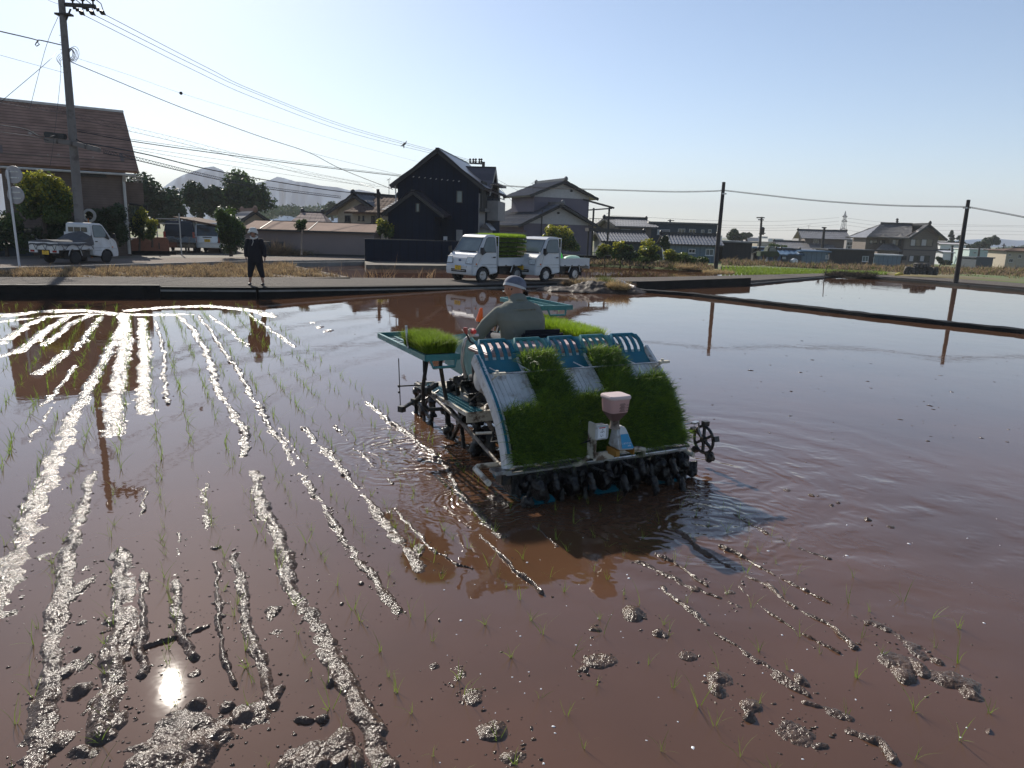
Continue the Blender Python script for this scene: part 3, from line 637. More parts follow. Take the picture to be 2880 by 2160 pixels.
n1 = fbm(X * 4.2, Y * 4.2, 4, .6); n2 = fbm(X * 17 + 5, Y * 17, 4, .58); n3 = fbm(X * 85, Y * 85, 3, .6)
n0 = fbm(X * 1.5 + 9, Y * 1.5, 2)
wob = np.clip(RR / 7, .45, 1)
_e = np.clip(HH * 1.7, 0, 1); _e = _e * _e * (3 - 2 * _e)
Z = -.021 + .016 * _e + HH * (.018 + .012 * n0) + (.015 * n1 + .016 * n2 + .0014 * n3) * _e + .006 * np.clip((RR - 6) / 6, 0, 1) * _e + .010 * np.clip(HH - .8, 0, 1)
near_ = np.clip((3.4 - RR) / 1.2, 0, 1) * np.clip(-TH - .02, 0, .25) * 4
Z += near_ * _e * (.02 + .02 * n1)
V = np.stack([X, Y, Z], 2).reshape(-1, 3); i = (np.arange(NRr - 1)[:, None] * NT + np.arange(NT - 1)[None]).ravel()
F = np.stack([i, i + 1, i + NT + 1, i + NT], 1)
keep = (Z.ravel()[F].max(1) > -.004); F = F[keep]
us, inv = np.unique(F, return_inverse=True); V = V[us]; F = inv.reshape(F.shape)
tag(np_mesh('mud_ridges', V, F, 'mud_shine', smooth=True), 'wet brown mud left standing out of the water in rows', 'mud', kind='stuff')
HHs = HH
# loose clods and bubbles
def clods(name, label, m, n, rmin, rmax, fn, flat=.6):
    base = np.array([(1, 0, 0), (0, 1, 0), (-1, 0, 0), (0, -1, 0), (.6, .6, .7), (-.6, .6, .7), (-.6, -.6, .7), (.6, -.6, .7), (0, 0, 1.05)], float)
    fc = np.array([(0, 1, 4), (1, 2, 5), (2, 3, 6), (3, 0, 7), (0, 4, 7), (1, 5, 4), (2, 6, 5), (3, 7, 6), (4, 5, 8), (5, 6, 8), (6, 7, 8), (7, 4, 8)])
    C = fn(n); n = len(C); r = rmin + (rmax - rmin) * RNG.uniform(0, 1, n) ** 3; a = RNG.uniform(0, 6.28, n)
    B = base[None] * r[:, None, None] * (1 + RNG.uniform(-.35, .35, (n, 9, 1))) ; B[:, :, 2] *= flat; B[:, :, 0] *= RNG.uniform(.7, 1.8, (n, 1))
    x = B[:, :, 0] * np.cos(a)[:, None] - B[:, :, 1] * np.sin(a)[:, None]; y = B[:, :, 0] * np.sin(a)[:, None] + B[:, :, 1] * np.cos(a)[:, None]
    V = np.stack([x + C[:, :1], y + C[:, 1:2], B[:, :, 2] - .1 * r[:, None]], 2).reshape(-1, 3); F = (np.arange(n) * 9)[:, None, None] + fc[None]
    return tag(np_mesh(name, V, F.reshape(-1, 3), m, smooth=True), label, 'mud', kind='stuff')
def near_ridges(n):
    idx = np.flatnonzero((HH.ravel() > .25)); w_ = 1.0; s_ = RNG.choice(idx, n); P = np.stack([X.ravel()[s_], Y.ravel()[s_]], 1)
    dcam = np.hypot(P[:, 0], P[:, 1])
    return P + RNG.normal(0, .035, (n, 2)) * (1 + RNG.exponential(.8, (n, 1)))
def wide(n):
    P = []
    while len(P) < n:
        x, y = RNG.uniform(0, 2880), RNG.uniform(880, 2160) ** 1
        if RNG.uniform() < (1 if x < 1100 else .3): g = G(x, y, 0); P.append((g.x, g.y))
    return np.array(P)
clods('mud_clods', 'small wet clods scattered along the rows', 'mud_shine', 3800, .003, .011, near_ridges)
clods('floating_specks', 'tiny specks of mud and chaff floating on the paddy', 'mud_shine', 800, .002, .007, wide)
def rightp(n):
    P = []
    for k in range(n):
        x, y = RNG.uniform(1900, 2880), RNG.uniform(800, 1250)
        if abs((y - 805) / (x - 1745 + 1) - .104) > .01: g = G(x, y, 0); P.append((g.x, g.y))
    return np.array(P)
clods('floating_specks', 'dark specks afloat on the still paddies to the right', 'mud_shine', 130, .01, .04, rightp, .3)

clods('foam_bubbles', 'small pale bubbles scattered on the brown water', 'sticker_white', 90, .003, .009, lambda n: np.array([(lambda g: (g.x, g.y))(G(RNG.uniform(1200, 2880), RNG.uniform(1450, 2150), 0)) for _ in range(n)]), .5)
# ------------------------------------------------------------------ rice seedlings in the water
fw = Vector((-sin(radians(27.5)), cos(radians(27.5)))); rt = Vector((cos(radians(27.5)), sin(radians(27.5))))
MO = Vector((.75, 5.72, 0))
U0 = MO.x * rt.x + MO.y * rt.y; V0 = MO.x * fw.x + MO.y * fw.y
def clump(rng, n, h, w_=.0042, splay=.28, bend=.7):
    P = np.stack([rng.normal(0, .006, n), rng.normal(0, .006, n), np.full(n, -.01)], 1)
    N = unit(np.stack([rng.normal(0, splay, n), rng.normal(0, splay, n), np.ones(n)], 1))
    return blades(P, N, rng.uniform(.6, 1.1, n) * h, np.full(n, w_), bend, 4, rng)
protos = []
for k in range(8):
    r_ = np.random.default_rng(100 + k); v, f = clump(r_, r_.integers(3, 7), .135 + .02 * (k % 3)); protos.append((v, f))
pos = []
for k in list(range(-2, 3)): pos += [(U0 + .3 * k, v) for v in np.arange(V0 - 3.4, V0 - .12, .17)]
for k in range(-3, -36, -1): pos += [(U0 + .3 * k, v) for v in np.arange(-2, 24, .16)]
items = []
wallL = [(p.x, p.y) for p in nr]
def wall_y(x):
    for (x0, y0), (x1, y1) in zip(wallL, wallL[1:]):
        if x0 <= x <= x1: return y0 + (y1 - y0) * (x - x0) / (x1 - x0)
    return 18
for u, v in pos:
    if RNG.uniform() < .32: continue
    x = u * rt.x + v * fw.x + RNG.normal(0, .018); y = u * rt.y + v * fw.y + RNG.normal(0, .025)
    d = Vector((x, y, .05)) - CC; zc = d.dot(cF)
    if zc < 1: continue
    px = 1440 + FPX * d.dot(cR) / zc; py = 1080 - FPX * d.dot(cU) / zc
    if -60 < px < 2940 and py < 2230 and y < wall_y(x) - 1.6 and not (y > wall_y(x) - 4 and RNG.uniform() < .5): items.append((hypot(x, y), x, y))
items.sort()
pm = []
for k, (v, f) in enumerate(protos):
    o = np_mesh('rice_seedling', v, f, 'blade_young'); pm.append(o.data); bpy.data.objects.remove(o)
SL = 'small thin green rice seedling newly planted in a row in the flooded paddy'
for d_, x, y in items[:285]:
    o = bpy.data.objects.new('rice_seedling', random.choice(pm)); COL.objects.link(o); o.location = (x, y, 0); o.rotation_euler = (0, 0, random.uniform(0, 6.28))
    s_ = random.uniform(.5, .85); o.scale = (s_, s_, s_); tag(o, SL, 'seedling', 'rice seedlings planted near the camera')
parts = []
for d_, x, y in items[285:]:
    v, f = clump(RNG, RNG.integers(2, 5), .125, .0036 + .00022 * min(d_, 14)); a = random.uniform(0, 6.28); v = v * random.uniform(.8, 1.2); v = v + np.array([x, y, 0]); parts.append((v, f))
V, F = merge(parts); tag(np_mesh('distant_seedlings', V, F, 'blade'), 'rows of rice seedlings further out in the paddy', 'seedlings', kind='stuff')
# the older green paddy at the right
parts = []
A, B_, C_, E_ = G(2035, 775, 0), G(2500, 773, 0), G(2480, 769, 0), G(2032, 751, 0)
for i_ in range(46):
    for j_ in range(58):
        u, v = i_ / 45, j_ / 57
        p = A * (1 - u) * (1 - v) + B_ * u * (1 - v) + C_ * u * v + E_ * (1 - u) * v
        vv, ff = clump(RNG, 5, .20, .024, .25, .5); parts.append((vv + np.array([p.x + random.gauss(0, .03), p.y + random.gauss(0, .05), 0]), ff))
V, F = merge(parts); tag(np_mesh('green_paddy_rice', V, F, 'blade_young'), 'bright green young rice in dense rows in the paddy past the leaning pole', 'rice', kind='stuff')
# ------------------------------------------------------------------ mountains and far hills
def ridge_mesh(name, pts, depth, m, zb=-4, sub=6, rough=.02):
    """pts: (px, py, Y) of the crest; a real ridge with front and back slopes"""
    C = []
    for (x, y, Y), (x2, y2, Y2) in zip(pts, pts[1:]):
        for k in range(sub):
            t = k / sub; C.append(D(x + (x2 - x) * t, y + (y2 - y) * t, Y + (Y2 - Y) * t))
    C.append(D(*pts[-1])); b = MB(); n = len(C)
    prof = [(-1, 0), (-.72, .12), (-.5, .34), (-.28, .6), (-.12, .84), (0, 1), (.3, .7), (1, 0)]
    def fn(u, v):
        i = int(round(u * (n - 1))); j = int(round(v * 7)); c = C[i]; d = Vector((c.x, c.y)).normalized(); o, h = prof[j]
        hh = (c.z - zb) * h * (1 + (rough * 6 * vnoise(np.array([i * .45 + j * 3.1]), np.array([j * 1.7]))[0] if 0 < j < 5 else 0))
        oo = o * depth * (1 + .25 * vnoise(np.array([i * .3]), np.array([j * .9 + 5]))[0])
        return (c.x + d.x * oo, c.y + d.y * oo, zb + hh)
    b.grid(fn, n - 1, 7); return tag(b.build(name, m, smooth=True), kind='structure')
MY = 1800
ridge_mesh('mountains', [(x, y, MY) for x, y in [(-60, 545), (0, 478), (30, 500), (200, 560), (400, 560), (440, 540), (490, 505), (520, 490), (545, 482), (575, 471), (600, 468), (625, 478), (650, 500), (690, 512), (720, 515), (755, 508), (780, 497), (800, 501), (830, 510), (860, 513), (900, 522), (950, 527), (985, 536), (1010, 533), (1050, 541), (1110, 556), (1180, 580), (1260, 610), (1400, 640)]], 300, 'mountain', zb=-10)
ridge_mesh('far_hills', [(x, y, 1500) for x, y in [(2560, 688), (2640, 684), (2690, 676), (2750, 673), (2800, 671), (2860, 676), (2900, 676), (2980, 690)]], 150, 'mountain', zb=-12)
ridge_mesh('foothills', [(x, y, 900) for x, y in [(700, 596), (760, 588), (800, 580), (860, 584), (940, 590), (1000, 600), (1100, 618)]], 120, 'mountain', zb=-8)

# ------------------------------------------------------------------ trees
def crown(lumps, n, leaf, rng, shell=.35, flat=.85):
    """lumps: (x, y, z, rx, ry, rz); leaf-sized quads through the outer part of every lump"""
    Vs = []; vol = np.array([l[3] * l[4] * l[5] for l in lumps]) ** (2 / 3); vol = vol / vol.sum()
    C = []; N = []
    for l, q in zip(lumps, vol):
        k = max(int(n * q), 6); d = unit(rng.normal(0, 1, (k, 3))); r = (1 - shell * rng.uniform(0, 1, k) ** 1.5) * (1 + .10 * rng.normal(0, 1, k))
        f = fbm(d[:, 0] * 2.5 + l[0] * 3, d[:, 1] * 2.5 + d[:, 2] * 2 + l[2], 3); r = r * (1 + .35 * f); keep = f > -.42
        p = d * r[:, None] * np.array(l[3:6]) + np.array(l[:3]); C.append(p[keep]); N.append(d[keep])
    C = np.concatenate(C); N = np.concatenate(N); k = len(C)
    N = unit(N + rng.normal(0, .7, (k, 3))); A = unit(np.cross(N, rng.normal(0, 1, (k, 3)))); B = np.cross(N, A)
    s = leaf * rng.uniform(.6, 1.4, k)[:, None]
    V = np.stack([C - A * s * .5, C + B * s * .28 + A * s * .05, C + A * s * .55, C - B * s * .28 + A * s * .05], 1).reshape(-1, 3)
    return V, (np.arange(k) * 4)[:, None] + np.array([[0, 1, 2, 3]])
def lumps_in(x, z, rx, rz, n, rng, small=.42, ry=None):
    ry = ry or rx; L = []
    for k in range(n):
        a = rng.uniform(0, 6.28); c = rng.uniform(-1, 1); s = sqrt(1 - c * c); q = rng.uniform(.35, .75)
        r = small * rng.uniform(.7, 1.25)
        L.append((x + rx * q * s * cos(a), ry * q * s * sin(a), z + rz * q * c, rx * r, ry * r, rz * r))
    L.append((x, 0, z, rx * .55, ry * .55, rz * .55)); return L
def tree(name, label, px, py_base, Y, boxes, m, n=5000, leaf=.16, group=None, trunk_r=.12, seed=1, mtop=None, bark='bark', cat='tree', gz_=None, nl=14, shell=.35, lean=0, limbs=5):
    """boxes: pixel ellipses (cx, cy, rx, ry) of the crown"""
    rng = np.random.default_rng(seed); base = D(px, py_base, Y); 
    if gz_ is not None: base.z = gz_
    s = Y / FPX; L = []
    for cx, cy, rx, ry in boxes:
        c = D(cx, cy, Y); L += [(l[0] + c.x - base.x, l[1], l[2] + c.z - base.z, l[3], l[4], l[5]) for l in lumps_in(0, 0, rx * s, ry * s, nl, rng)]
    r = thing(name, label, cat, base, group=group)
    V, F = crown(L, n, leaf, rng, shell); V[:, 2] = np.maximum(V[:, 2], .02); mi = None; mm = [m]
    if mtop: mm = [m, mtop]; zc = V.reshape(-1, 4, 3).mean(1)[:, 2]; mi = ((zc - zc.min()) / (zc.max() - zc.min()) + rng.normal(0, .22, len(zc)) > .62).astype(int)  # upper leaves take the lighter material, a painted sunlit top
    np_mesh('crown', V, F, mm, r, mi)
    b = MB(); top = max(l[2] for l in L); cz = np.mean([l[2] for l in L]); cxx = np.mean([l[0] for l in L])
    b.tube([(0, 0, -.1), (lean * .3 + rng.normal(0, .03), 0, cz * .3), (cxx * .5, 0, cz * .65), (cxx, 0, cz)], [trunk_r, trunk_r * .8, trunk_r * .65, trunk_r * .4], 8)
    for k in range(limbs):
        l = L[rng.integers(0, len(L))]; b.tube([(cxx * .5, 0, cz * .6), (l[0] * .6 + cxx * .2, l[1] * .5, (cz * .7 + l[2] * .3)), (l[0], l[1], l[2])], [trunk_r * .45, trunk_r * .3, trunk_r * .12], 5)
    b.build('trunk', bark, r, smooth=True)
    return r
TG = 'trees behind the left houses'
tree('round_tree', 'tree with tips coloured sunlit yellow clipped to a ball in front of the brown house', 128, 700, 32.6, [(112, 540, 56, 62), (150, 545, 50, 66), (85, 580, 38, 30), (165, 600, 36, 45)], 'leaf_mid', 17000, .15, seed=2, mtop='leaf_sunlit', trunk_r=.16)
tree('dense_tree', 'broad dark tree beside the balcony of the brown house', 440, 640, 72, [(405, 545, 62, 70), (455, 570, 60, 62), (380, 600, 50, 50), (490, 600, 50, 40)], 'leaf_dark', 9000, .34, TG, .4, 3)
tree('dense_tree', 'middle dark tree, narrow and lower, of the three behind the car park', 565, 620, 85, [(550, 550, 38, 44), (575, 575, 48, 42), (600, 555, 30, 30)], 'leaf_dark', 7000, .38, TG, .4, 4)
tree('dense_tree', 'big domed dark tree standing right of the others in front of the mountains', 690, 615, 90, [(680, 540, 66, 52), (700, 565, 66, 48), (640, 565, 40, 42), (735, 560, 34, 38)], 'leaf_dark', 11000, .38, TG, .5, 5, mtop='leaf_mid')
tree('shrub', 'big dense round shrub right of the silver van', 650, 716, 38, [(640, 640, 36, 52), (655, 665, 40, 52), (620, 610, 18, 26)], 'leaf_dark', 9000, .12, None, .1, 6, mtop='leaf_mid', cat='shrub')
tree('shrub', 'dark bush against the house wall behind the white truck', 315, 700, 35.2, [(300, 630, 46, 50), (325, 600, 36, 34), (340, 655, 20, 40)], 'leaf_dark', 7000, .12, None, .1, 7, cat='shrub')
tree('shrub', 'dark bush at the corner drain of the brown house', 392, 700, 37.5, [(388, 640, 22, 44), (398, 605, 14, 26)], 'leaf_dark', 3500, .11, None, .06, 8, mtop='leaf_sunlit', cat='shrub')
tree('shrub', 'small sunlit bush behind the orange wall', 428, 690, 37.0, [(426, 638, 18, 22), (424, 660, 16, 18)], 'leaf_mid', 2400, .11, None, .06, 9, mtop='leaf_sunlit', cat='shrub')
tree('shrub', 'dark hedge at the left edge behind the road sign', 20, 715, 32, [(20, 650, 46, 60), (70, 680, 36, 34), (-40, 660, 40, 60)], 'leaf_dark', 6000, .13, None, .08, 10, mtop='leaf_mid', cat='shrub')
tree('shrub', 'dark shrub under the ball tree behind the truck bed', 150, 715, 32.9, [(140, 650, 36, 46), (178, 665, 28, 40), (200, 640, 26, 40)], 'leaf_dark', 5000, .12, None, .08, 11, cat='shrub')
tree('topiary_tree', 'small pruned tree with a ball crown on a pale crooked trunk before the long shed', 848, 712, 37, [(846, 636, 17, 15), (856, 625, 8, 9)], 'leaf_dark', 1600, .09, None, .05, 12, mtop='leaf_mid', bark='bark_pale', lean=.1, limbs=3)
tree('shrub', 'loose sunlit bush between the long shed and the navy house', 1085, 690, 45, [(1078, 640, 20, 22), (1096, 650, 18, 24)], 'leaf_mid', 3000, .15, None, .05, 13, mtop='leaf_sunlit', cat='shrub')
tree('orange_tree', 'citrus tree with tips coloured sunlit yellow behind the second truck', 1580, 718, 50, [(1560, 650, 32, 22), (1590, 668, 36, 28), (1560, 685, 34, 24), (1606, 690, 28, 22), (1545, 668, 20, 12)], 'leaf_mid', 6500, .15, None, .1, 14, mtop='leaf_sunlit', nl=10)
BG = 'bushes on the pond bank right of the lilac house'
for i, (px, bx, m_, mt, lb) in enumerate([(1745, [(1745, 692, 22, 22), (1738, 712, 20, 18)], 'leaf_mid', 'leaf_sunlit', 'bright bush next to the terrace posts'), (1700, [(1700, 700, 22, 16), (1688, 712, 14, 10)], 'leaf_mid', 'leaf_sunlit', 'low bush behind the iron railing'),
        (1828, [(1828, 700, 34, 24), (1818, 722, 30, 20)], 'leaf_mid', 'leaf_sunlit', 'largest bright round bush on the pond bank'), (1772, [(1772, 722, 26, 20), (1765, 700, 16, 14)], 'leaf_dark', 'leaf_mid', 'dull bush between two brighter bushes on the pond bank'),
        (1810, [(1805, 732, 40, 15)], 'leaf_mid', 'weed_green', 'low spreading bush in front of the largest round one'), (1895, [(1890, 715, 26, 18), (1905, 730, 30, 16)], 'weed_green', 'leaf_sunlit', 'yellow green weedy bush by the long grey house'),
        (1935, [(1925, 728, 30, 16), (1950, 735, 30, 13)], 'leaf_mid', 'weed_green', 'flat bush tapering towards the leaning pole'), (1975, [(1975, 735, 24, 14)], 'leaf_dark', 'leaf_mid', 'small dark bush at the right end of the pond bank'), (1868, [(1868, 685, 14, 18)], 'leaf_dark', None, 'dark shrub before the grey lower roof')]):
    tree('bush', lb, px, 748, 47 if i != 8 else 60, bx, m_, 3200, .17, BG, .05, 20 + i, mtop=mt, cat='shrub', nl=8, limbs=2)
tree('dense_tree', 'rounded hazy tree beyond the dark shed, larger of the two', 2066, 700, 150, [(2064, 662, 24, 22), (2075, 672, 18, 16)], 'leaf_dark', 3500, .55, None, .4, 40, nl=10)
tree('dense_tree', 'smaller hazy tree right beside the larger rounded one', 2100, 690, 190, [(2100, 660, 14, 8), (2092, 665, 10, 8)], 'leaf_dark', 2500, .5, None, .4, 41, nl=8)
tree('conifer', 'tall thin conifer with layered branches right of the big brown house', 2678, 715, 190, [(2676, 655, 5, 6), (2676, 664, 9, 4), (2677, 672, 8, 4), (2677, 680, 10, 4), (2678, 688, 8, 4)], 'leaf_dark', 1800, .6, None, .3, 42, nl=6)
tree('conifer', 'ragged dark conifer left of the far right pole', 2706, 715, 180, [(2702, 670, 8, 6), (2704, 682, 13, 6), (2700, 692, 10, 6)], 'leaf_dark', 1600, .6, None, .3, 43, nl=6)
tree('dense_tree', 'large round hazy tree at the far right above the mint building', 2782, 712, 200, [(2775, 682, 24, 18), (2795, 678, 14, 14), (2760, 690, 16, 12)], 'leaf_dark', 4000, .6, None, .5, 44, nl=10)
tree('dense_tree', 'low hazy trees left of the large round tree at the far right', 2735, 712, 195, [(2728, 694, 22, 9), (2748, 690, 12, 8)], 'leaf_dark', 2200, .6, None, .5, 45, nl=8)
tree('shrub', 'dark garden shrub at the right corner of the big brown house', 2642, 748, 105, [(2644, 730, 12, 10), (2662, 740, 16, 7)], 'leaf_dark', 2200, .3, None, .1, 46, cat='shrub', nl=6)
tree('shrub', 'low dark hedge between the dark shed and the tiled house', 2186, 705, 120, [(2180, 692, 22, 7), (2205, 696, 12, 5)], 'leaf_mid', 1500, .35, None, .1, 47, cat='shrub', nl=6)
# far woods read as one mass
def wood(name, label, spans, Y, n, leaf, seed):
    rng = np.random.default_rng(seed); L = []
    for x0, x1, y0, y1, k in spans:
        for j in range(k):
            x = rng.uniform(x0, x1); t = (x - x0) / max(x1 - x0, 1); top = y0 + rng.uniform(0, 1) * (y1 - y0) * .6; YY = Y * rng.uniform(.85, 1.2)
            c = D(x, (top + y1) / 2, YY); s = YY / FPX; L.append((c.x, c.y, c.z, (y1 - top) * s * rng.uniform(.7, 1.3), 4, (y1 - top) * s * .55))
    V, F = crown(L, n, leaf, rng); tag(np_mesh(name, V, F, 'leaf_far'), label, 'wood', kind='stuff')
wood('far_wood', 'hazy belt of trees below the mountains', [(760, 960, 578, 606, 26), (900, 945, 572, 610, 6), (600, 780, 590, 615, 14), (1050, 1120, 590, 620, 6)], 330, 9000, 1.1, 60)
tree('dense_tree', 'hazy broad tree left of the beige tiled house', 935, 620, 200, [(932, 588, 18, 16), (918, 600, 14, 12)], 'leaf_far', 3000, .6, None, .4, 61, nl=8)
wood('far_wood', 'low hazy trees along the horizon at the right', [(2180, 2260, 683, 692, 6), (2400, 2430, 690, 700, 2), (2640, 2900, 690, 706, 16), (2840, 2900, 700, 712, 4)], 420, 3000, 1.0, 62)

# ------------------------------------------------------------------ houses
class House:
    """local frame: x along the front, y into the depth; front-left ground corner at loc"""
    def __init__(s, name, label, c0, ang, w, d, h, wall, cat='house', group=None):
        s.r = thing(name, label, cat, c0, ang, group); s.w, s.d, s.h = w, d, h; s.wall = wall; s.c0 = Vector(c0); s.a = ang
        s.mb = MB(); s.X = Vector((cos(ang), sin(ang), 0)); s.Y = Vector((-sin(ang), cos(ang), 0))
    def at(s, px, py, face='front', off=0.0):
        """pixel on a wall plane -> (coordinate along it, z)"""
        if face == 'front': n, a, o = s.Y, s.X, s.c0 + s.Y * off
        else: n, a, o = s.X, s.Y, s.c0 + s.X * off
        d = ray(px, py); t = (o - CC).dot(n) / d.dot(n); P = CC + d * t - s.c0; return P.dot(a), P.z + s.c0.z
    def body(s, x0, x1, y0, y1, z0, z1, gable=None, zr=None):
        b = s.mb; b.box2((x0, y0, z0), (x1, y1, z1))
        if gable == 'y':
            m = (x0 + x1) / 2
            for y, q in ((y0, 1), (y1, -1)): b.prism([(x0, z1), (x1, z1), (m, zr)], y, y + .15 * q, 'y')
        if gable == 'x':
            m = (y0 + y1) / 2
            for x, q in ((x0, 1), (x1, -1)): b.prism([(y0, z1), (y1, z1), (m, zr)], x, x + .15 * q, 'x')
    def done(s): s.wallobj = s.mb.build('wall', s.wall, s.r); return s.r
    def slope(s, b, A, B, C, E_, nu, nv, amp, step=.03, th=.10):
        """A-B eave (left to right), E-C ridge; wavy tiles"""
        nu = max(nu, 1); A, B, C, E_ = map(Vector, (A, B, C, E_)); nrm = (B - A).cross(E_ - A).normalized()
        if nrm.z < 0: nrm = -nrm
        L = max((B - A).length, (C - E_).length)
        def fn(u, v):
            p = (A * (1 - u) + B * u) * (1 - v) + (E_ * (1 - u) + C * u) * v
            ph = (p - A).dot((B - A).normalized()) / L
            k = v * nv; o = amp * cos(2 * pi * ph * nu) + step * (1 - (int(round(k)) % 2)) 
            return p + nrm * (o + th)
        n2 = nv * 2
        b.grid(lambda u, v: fn(u, v * n2 / n2), nu * 4, n2)
        for p, q in ((A, B), (B, C), (C, E_), (E_, A)): b.face([p - nrm * .02, q - nrm * .02, q + nrm * th, p + nrm * th])
        b.face([A - nrm * .02, B - nrm * .02, C - nrm * .02, E_ - nrm * .02])
    def roof(s, x0, x1, y0, y1, ze, zr, axis, m, over=.5, og=.5, tile=.3, amp=.035, step=.03, ridge='trim_dark', hip=0, rh=.28, th=.10, fascia='trim_dark', ends=True):
        b = MB(); 
        if axis == 'x':
            ym = (y0 + y1) / 2; sl = (zr - ze) / (ym - y0); a0, a1 = x0 - og, x1 + og; e = over * sl
            s.slope(b, (a0, y0 - over, ze - e), (a1, y0 - over, ze - e), (a1 - hip, ym, zr), (a0 + hip, ym, zr), int((a1 - a0) / tile), max(int((ym - y0) / (tile * 1.3)), 2), amp, step, th)
            s.slope(b, (a1, y1 + over, ze - e), (a0, y1 + over, ze - e), (a0 + hip, ym, zr), (a1 - hip, ym, zr), int((a1 - a0) / tile), 2, amp, step, th)
            if hip:
                for xx, k in ((a0, 1), (a1, -1)): b.face([(xx, y0 - over, ze - e + th), (xx, y1 + over, ze - e + th), (xx + k * hip, ym, zr + th)])
            p, q = (a0 + hip, ym, zr + th + rh * .35), (a1 - hip, ym, zr + th + rh * .35)
            vg = [((xx, y0 - over, ze - e), (xx, ym, zr), (xx, y1 + over, ze - e)) for xx in (a0 + .03, a1 - .03)]
        else:
            xm = (x0 + x1) / 2; sl = (zr - ze) / (xm - x0); a0, a1 = y0 - og, y1 + og; e = over * sl
            s.slope(b, (x0 - over, a1, ze - e), (x0 - over, a0, ze - e), (xm, a0 + hip, zr), (xm, a1 - hip, zr), int((a1 - a0) / tile), max(int((xm - x0) / (tile * 1.3)), 2), amp, step, th)
            s.slope(b, (x1 + over, a0, ze - e), (x1 + over, a1, ze - e), (xm, a1 - hip, zr), (xm, a0 + hip, zr), int((a1 - a0) / tile), max(int((xm - x0) / (tile * 1.3)), 2), amp, step, th)
            p, q = (xm, a0 + hip, zr + th + rh * .35), (xm, a1 - hip, zr + th + rh * .35)
            vg = [((x0 - over, yy, ze - e), (xm, yy, zr), (x1 + over, yy, ze - e)) for yy in (a0 + .03, a1 - .03)]
        R = b.build('roof', m, s.r)
        b = MB(); b.beam(p, q, .22, rh)
        for e_ in ((p, q) if ends else ()): b.ell(Vector(e_) + Vector((0, 0, .05)), (.2, .2, .26), 8, 6)
        b.build('ridge_cap', ridge, R)
        if not hip:
            for A, T, B in vg: b = MB(); b.beam(A, T, .06, .20); b.beam(T, B, .06, .20); b.build('fascia', fascia, R)
        return R
    def gutter(s, p, q, down=None):
        b = MB(); b.tube([p, q], .055, 6)
        if down: b.tube(down, .04, 6)
        b.build('gutter', 'trim_pale', s.r)
    def window(s, face, a0, a1, z0, z1, off=0.0, pane='glass_dark', frame='trim_pale', bars=1, t=.05, out=-1, sill=True, curtain=None):
        def P(a, z, o): return (a, off + o * out * 1.0, z) if face == 'front' else (off + o * out, a, z)
        b = MB()
        def bx(a, c, e, f, o0, o1): b.box2(P(a, e, o0), P(c, f, o1))
        bx(a0, a1, z0, z0 + t, -.02, .06); bx(a0, a1, z1 - t, z1, -.02, .06); bx(a0, a0 + t, z0 + t, z1 - t, -.02, .06); bx(a1 - t, a1, z0 + t, z1 - t, -.02, .06)
        for k in range(1, bars + 1):
            c = a0 + (a1 - a0) * k / (bars + 1); bx(c - t * .4, c + t * .4, z0 + t, z1 - t, -.02, .045)
        if sill: bx(a0 - .05, a1 + .05, z0 - .05, z0 - .002, -.02, .11)
        f = b.build('window', frame, s.r); b = MB(); bx(a0 + t, a1 - t, z0 + t, z1 - t, -.015, .02); b.build('pane', pane, f)
        if curtain:
            b = MB(); c0_, c1_ = curtain; bx(a0 + (a1 - a0) * c0_, a0 + (a1 - a0) * c1_, z0 + t * 1.5, z1 - t * 1.5, .0202, .0245); b.build('curtain', 'wall_pale', f)
        return f
    def wpx(s, face, x0, y0, x1, y1, off=0.0, **k):
        a0, z1 = s.at(x0, y0, face, off); a1, z0 = s.at(x1, y1, face, off); z0 -= s.c0.z; z1 -= s.c0.z; return s.window(face, min(a0, a1), max(a0, a1), min(z0, z1), max(z0, z1), off, **k)
def house_px(name, label, px0, px1, py, Y, ang, z0, wall, cat='house', d=7, group=None):
    c0 = D(px0, py, Y); c0.z = z0; h = House(name, label, c0, ang, 1, d, 1, wall, cat, group); h.w = h.at(px1, py)[0]; return h
# brown tiled house at the left, long slope facing the road
H = house_px('brick_house', 'brown brick house with a weathered brown roof behind the leaning concrete pole', 17, 362, 600, 34.4, radians(34), .2, 'brick_brown', d=8)
ze = H.at(362, 466)[1] - .2; pr = D(347, 325, 37.6 + 3.7).z - .2; W = H.w
H.body(0, W, 0, 8, 0, ze + .2, 'x', pr - .15)
H.roof(0, W, 0, 8, ze, pr, 'x', 'tile_brown', .5, .55, tile=.6, amp=.006, step=.02, ridge='trim_pale', rh=.12, fascia='trim_pale', ends=False)
H.wpx('front', 203, 470, 298, 497, bars=1, frame='trim_dark')
b = MB(); hz = ze - .55
b.tube([(-.4, -.55, hz + .08), (W + .4, -.55, hz + .08)], .06, 6); b.tube([(W - .12, -.55, hz + .1), (W - .12, -.12, hz - .25), (W - .12, -.08, .1)], .07, 8); b.build('gutter', 'trim_pale', H.r)
H.wpx('front', 60, 640, 120, 690, bars=1, frame='trim_dark')
b = MB(); bx0, bz0 = H.at(364, 572); bx1, bz1 = H.at(402, 512); bz0 -= .2; bz1 -= .2
b.box2((W + .01, .8, bz0), (W + .85, 4.4, bz1)); o = b.build('balcony', 'brick_brown', H.r)
b = MB(); zt = H.at(402, 496)[1] - .2
for k in range(5): b.tube([(W + .06 + .19 * k, .82, bz1), (W + .06 + .19 * k, .82, zt)], .018, 5)
for z in (zt, (zt + bz1) / 2): b.tube([(W + .05, .82, z), (W + .83, .82, z), (W + .83, 4.3, z)], .022, 5)
b.build('rail', 'trim_pale', o)
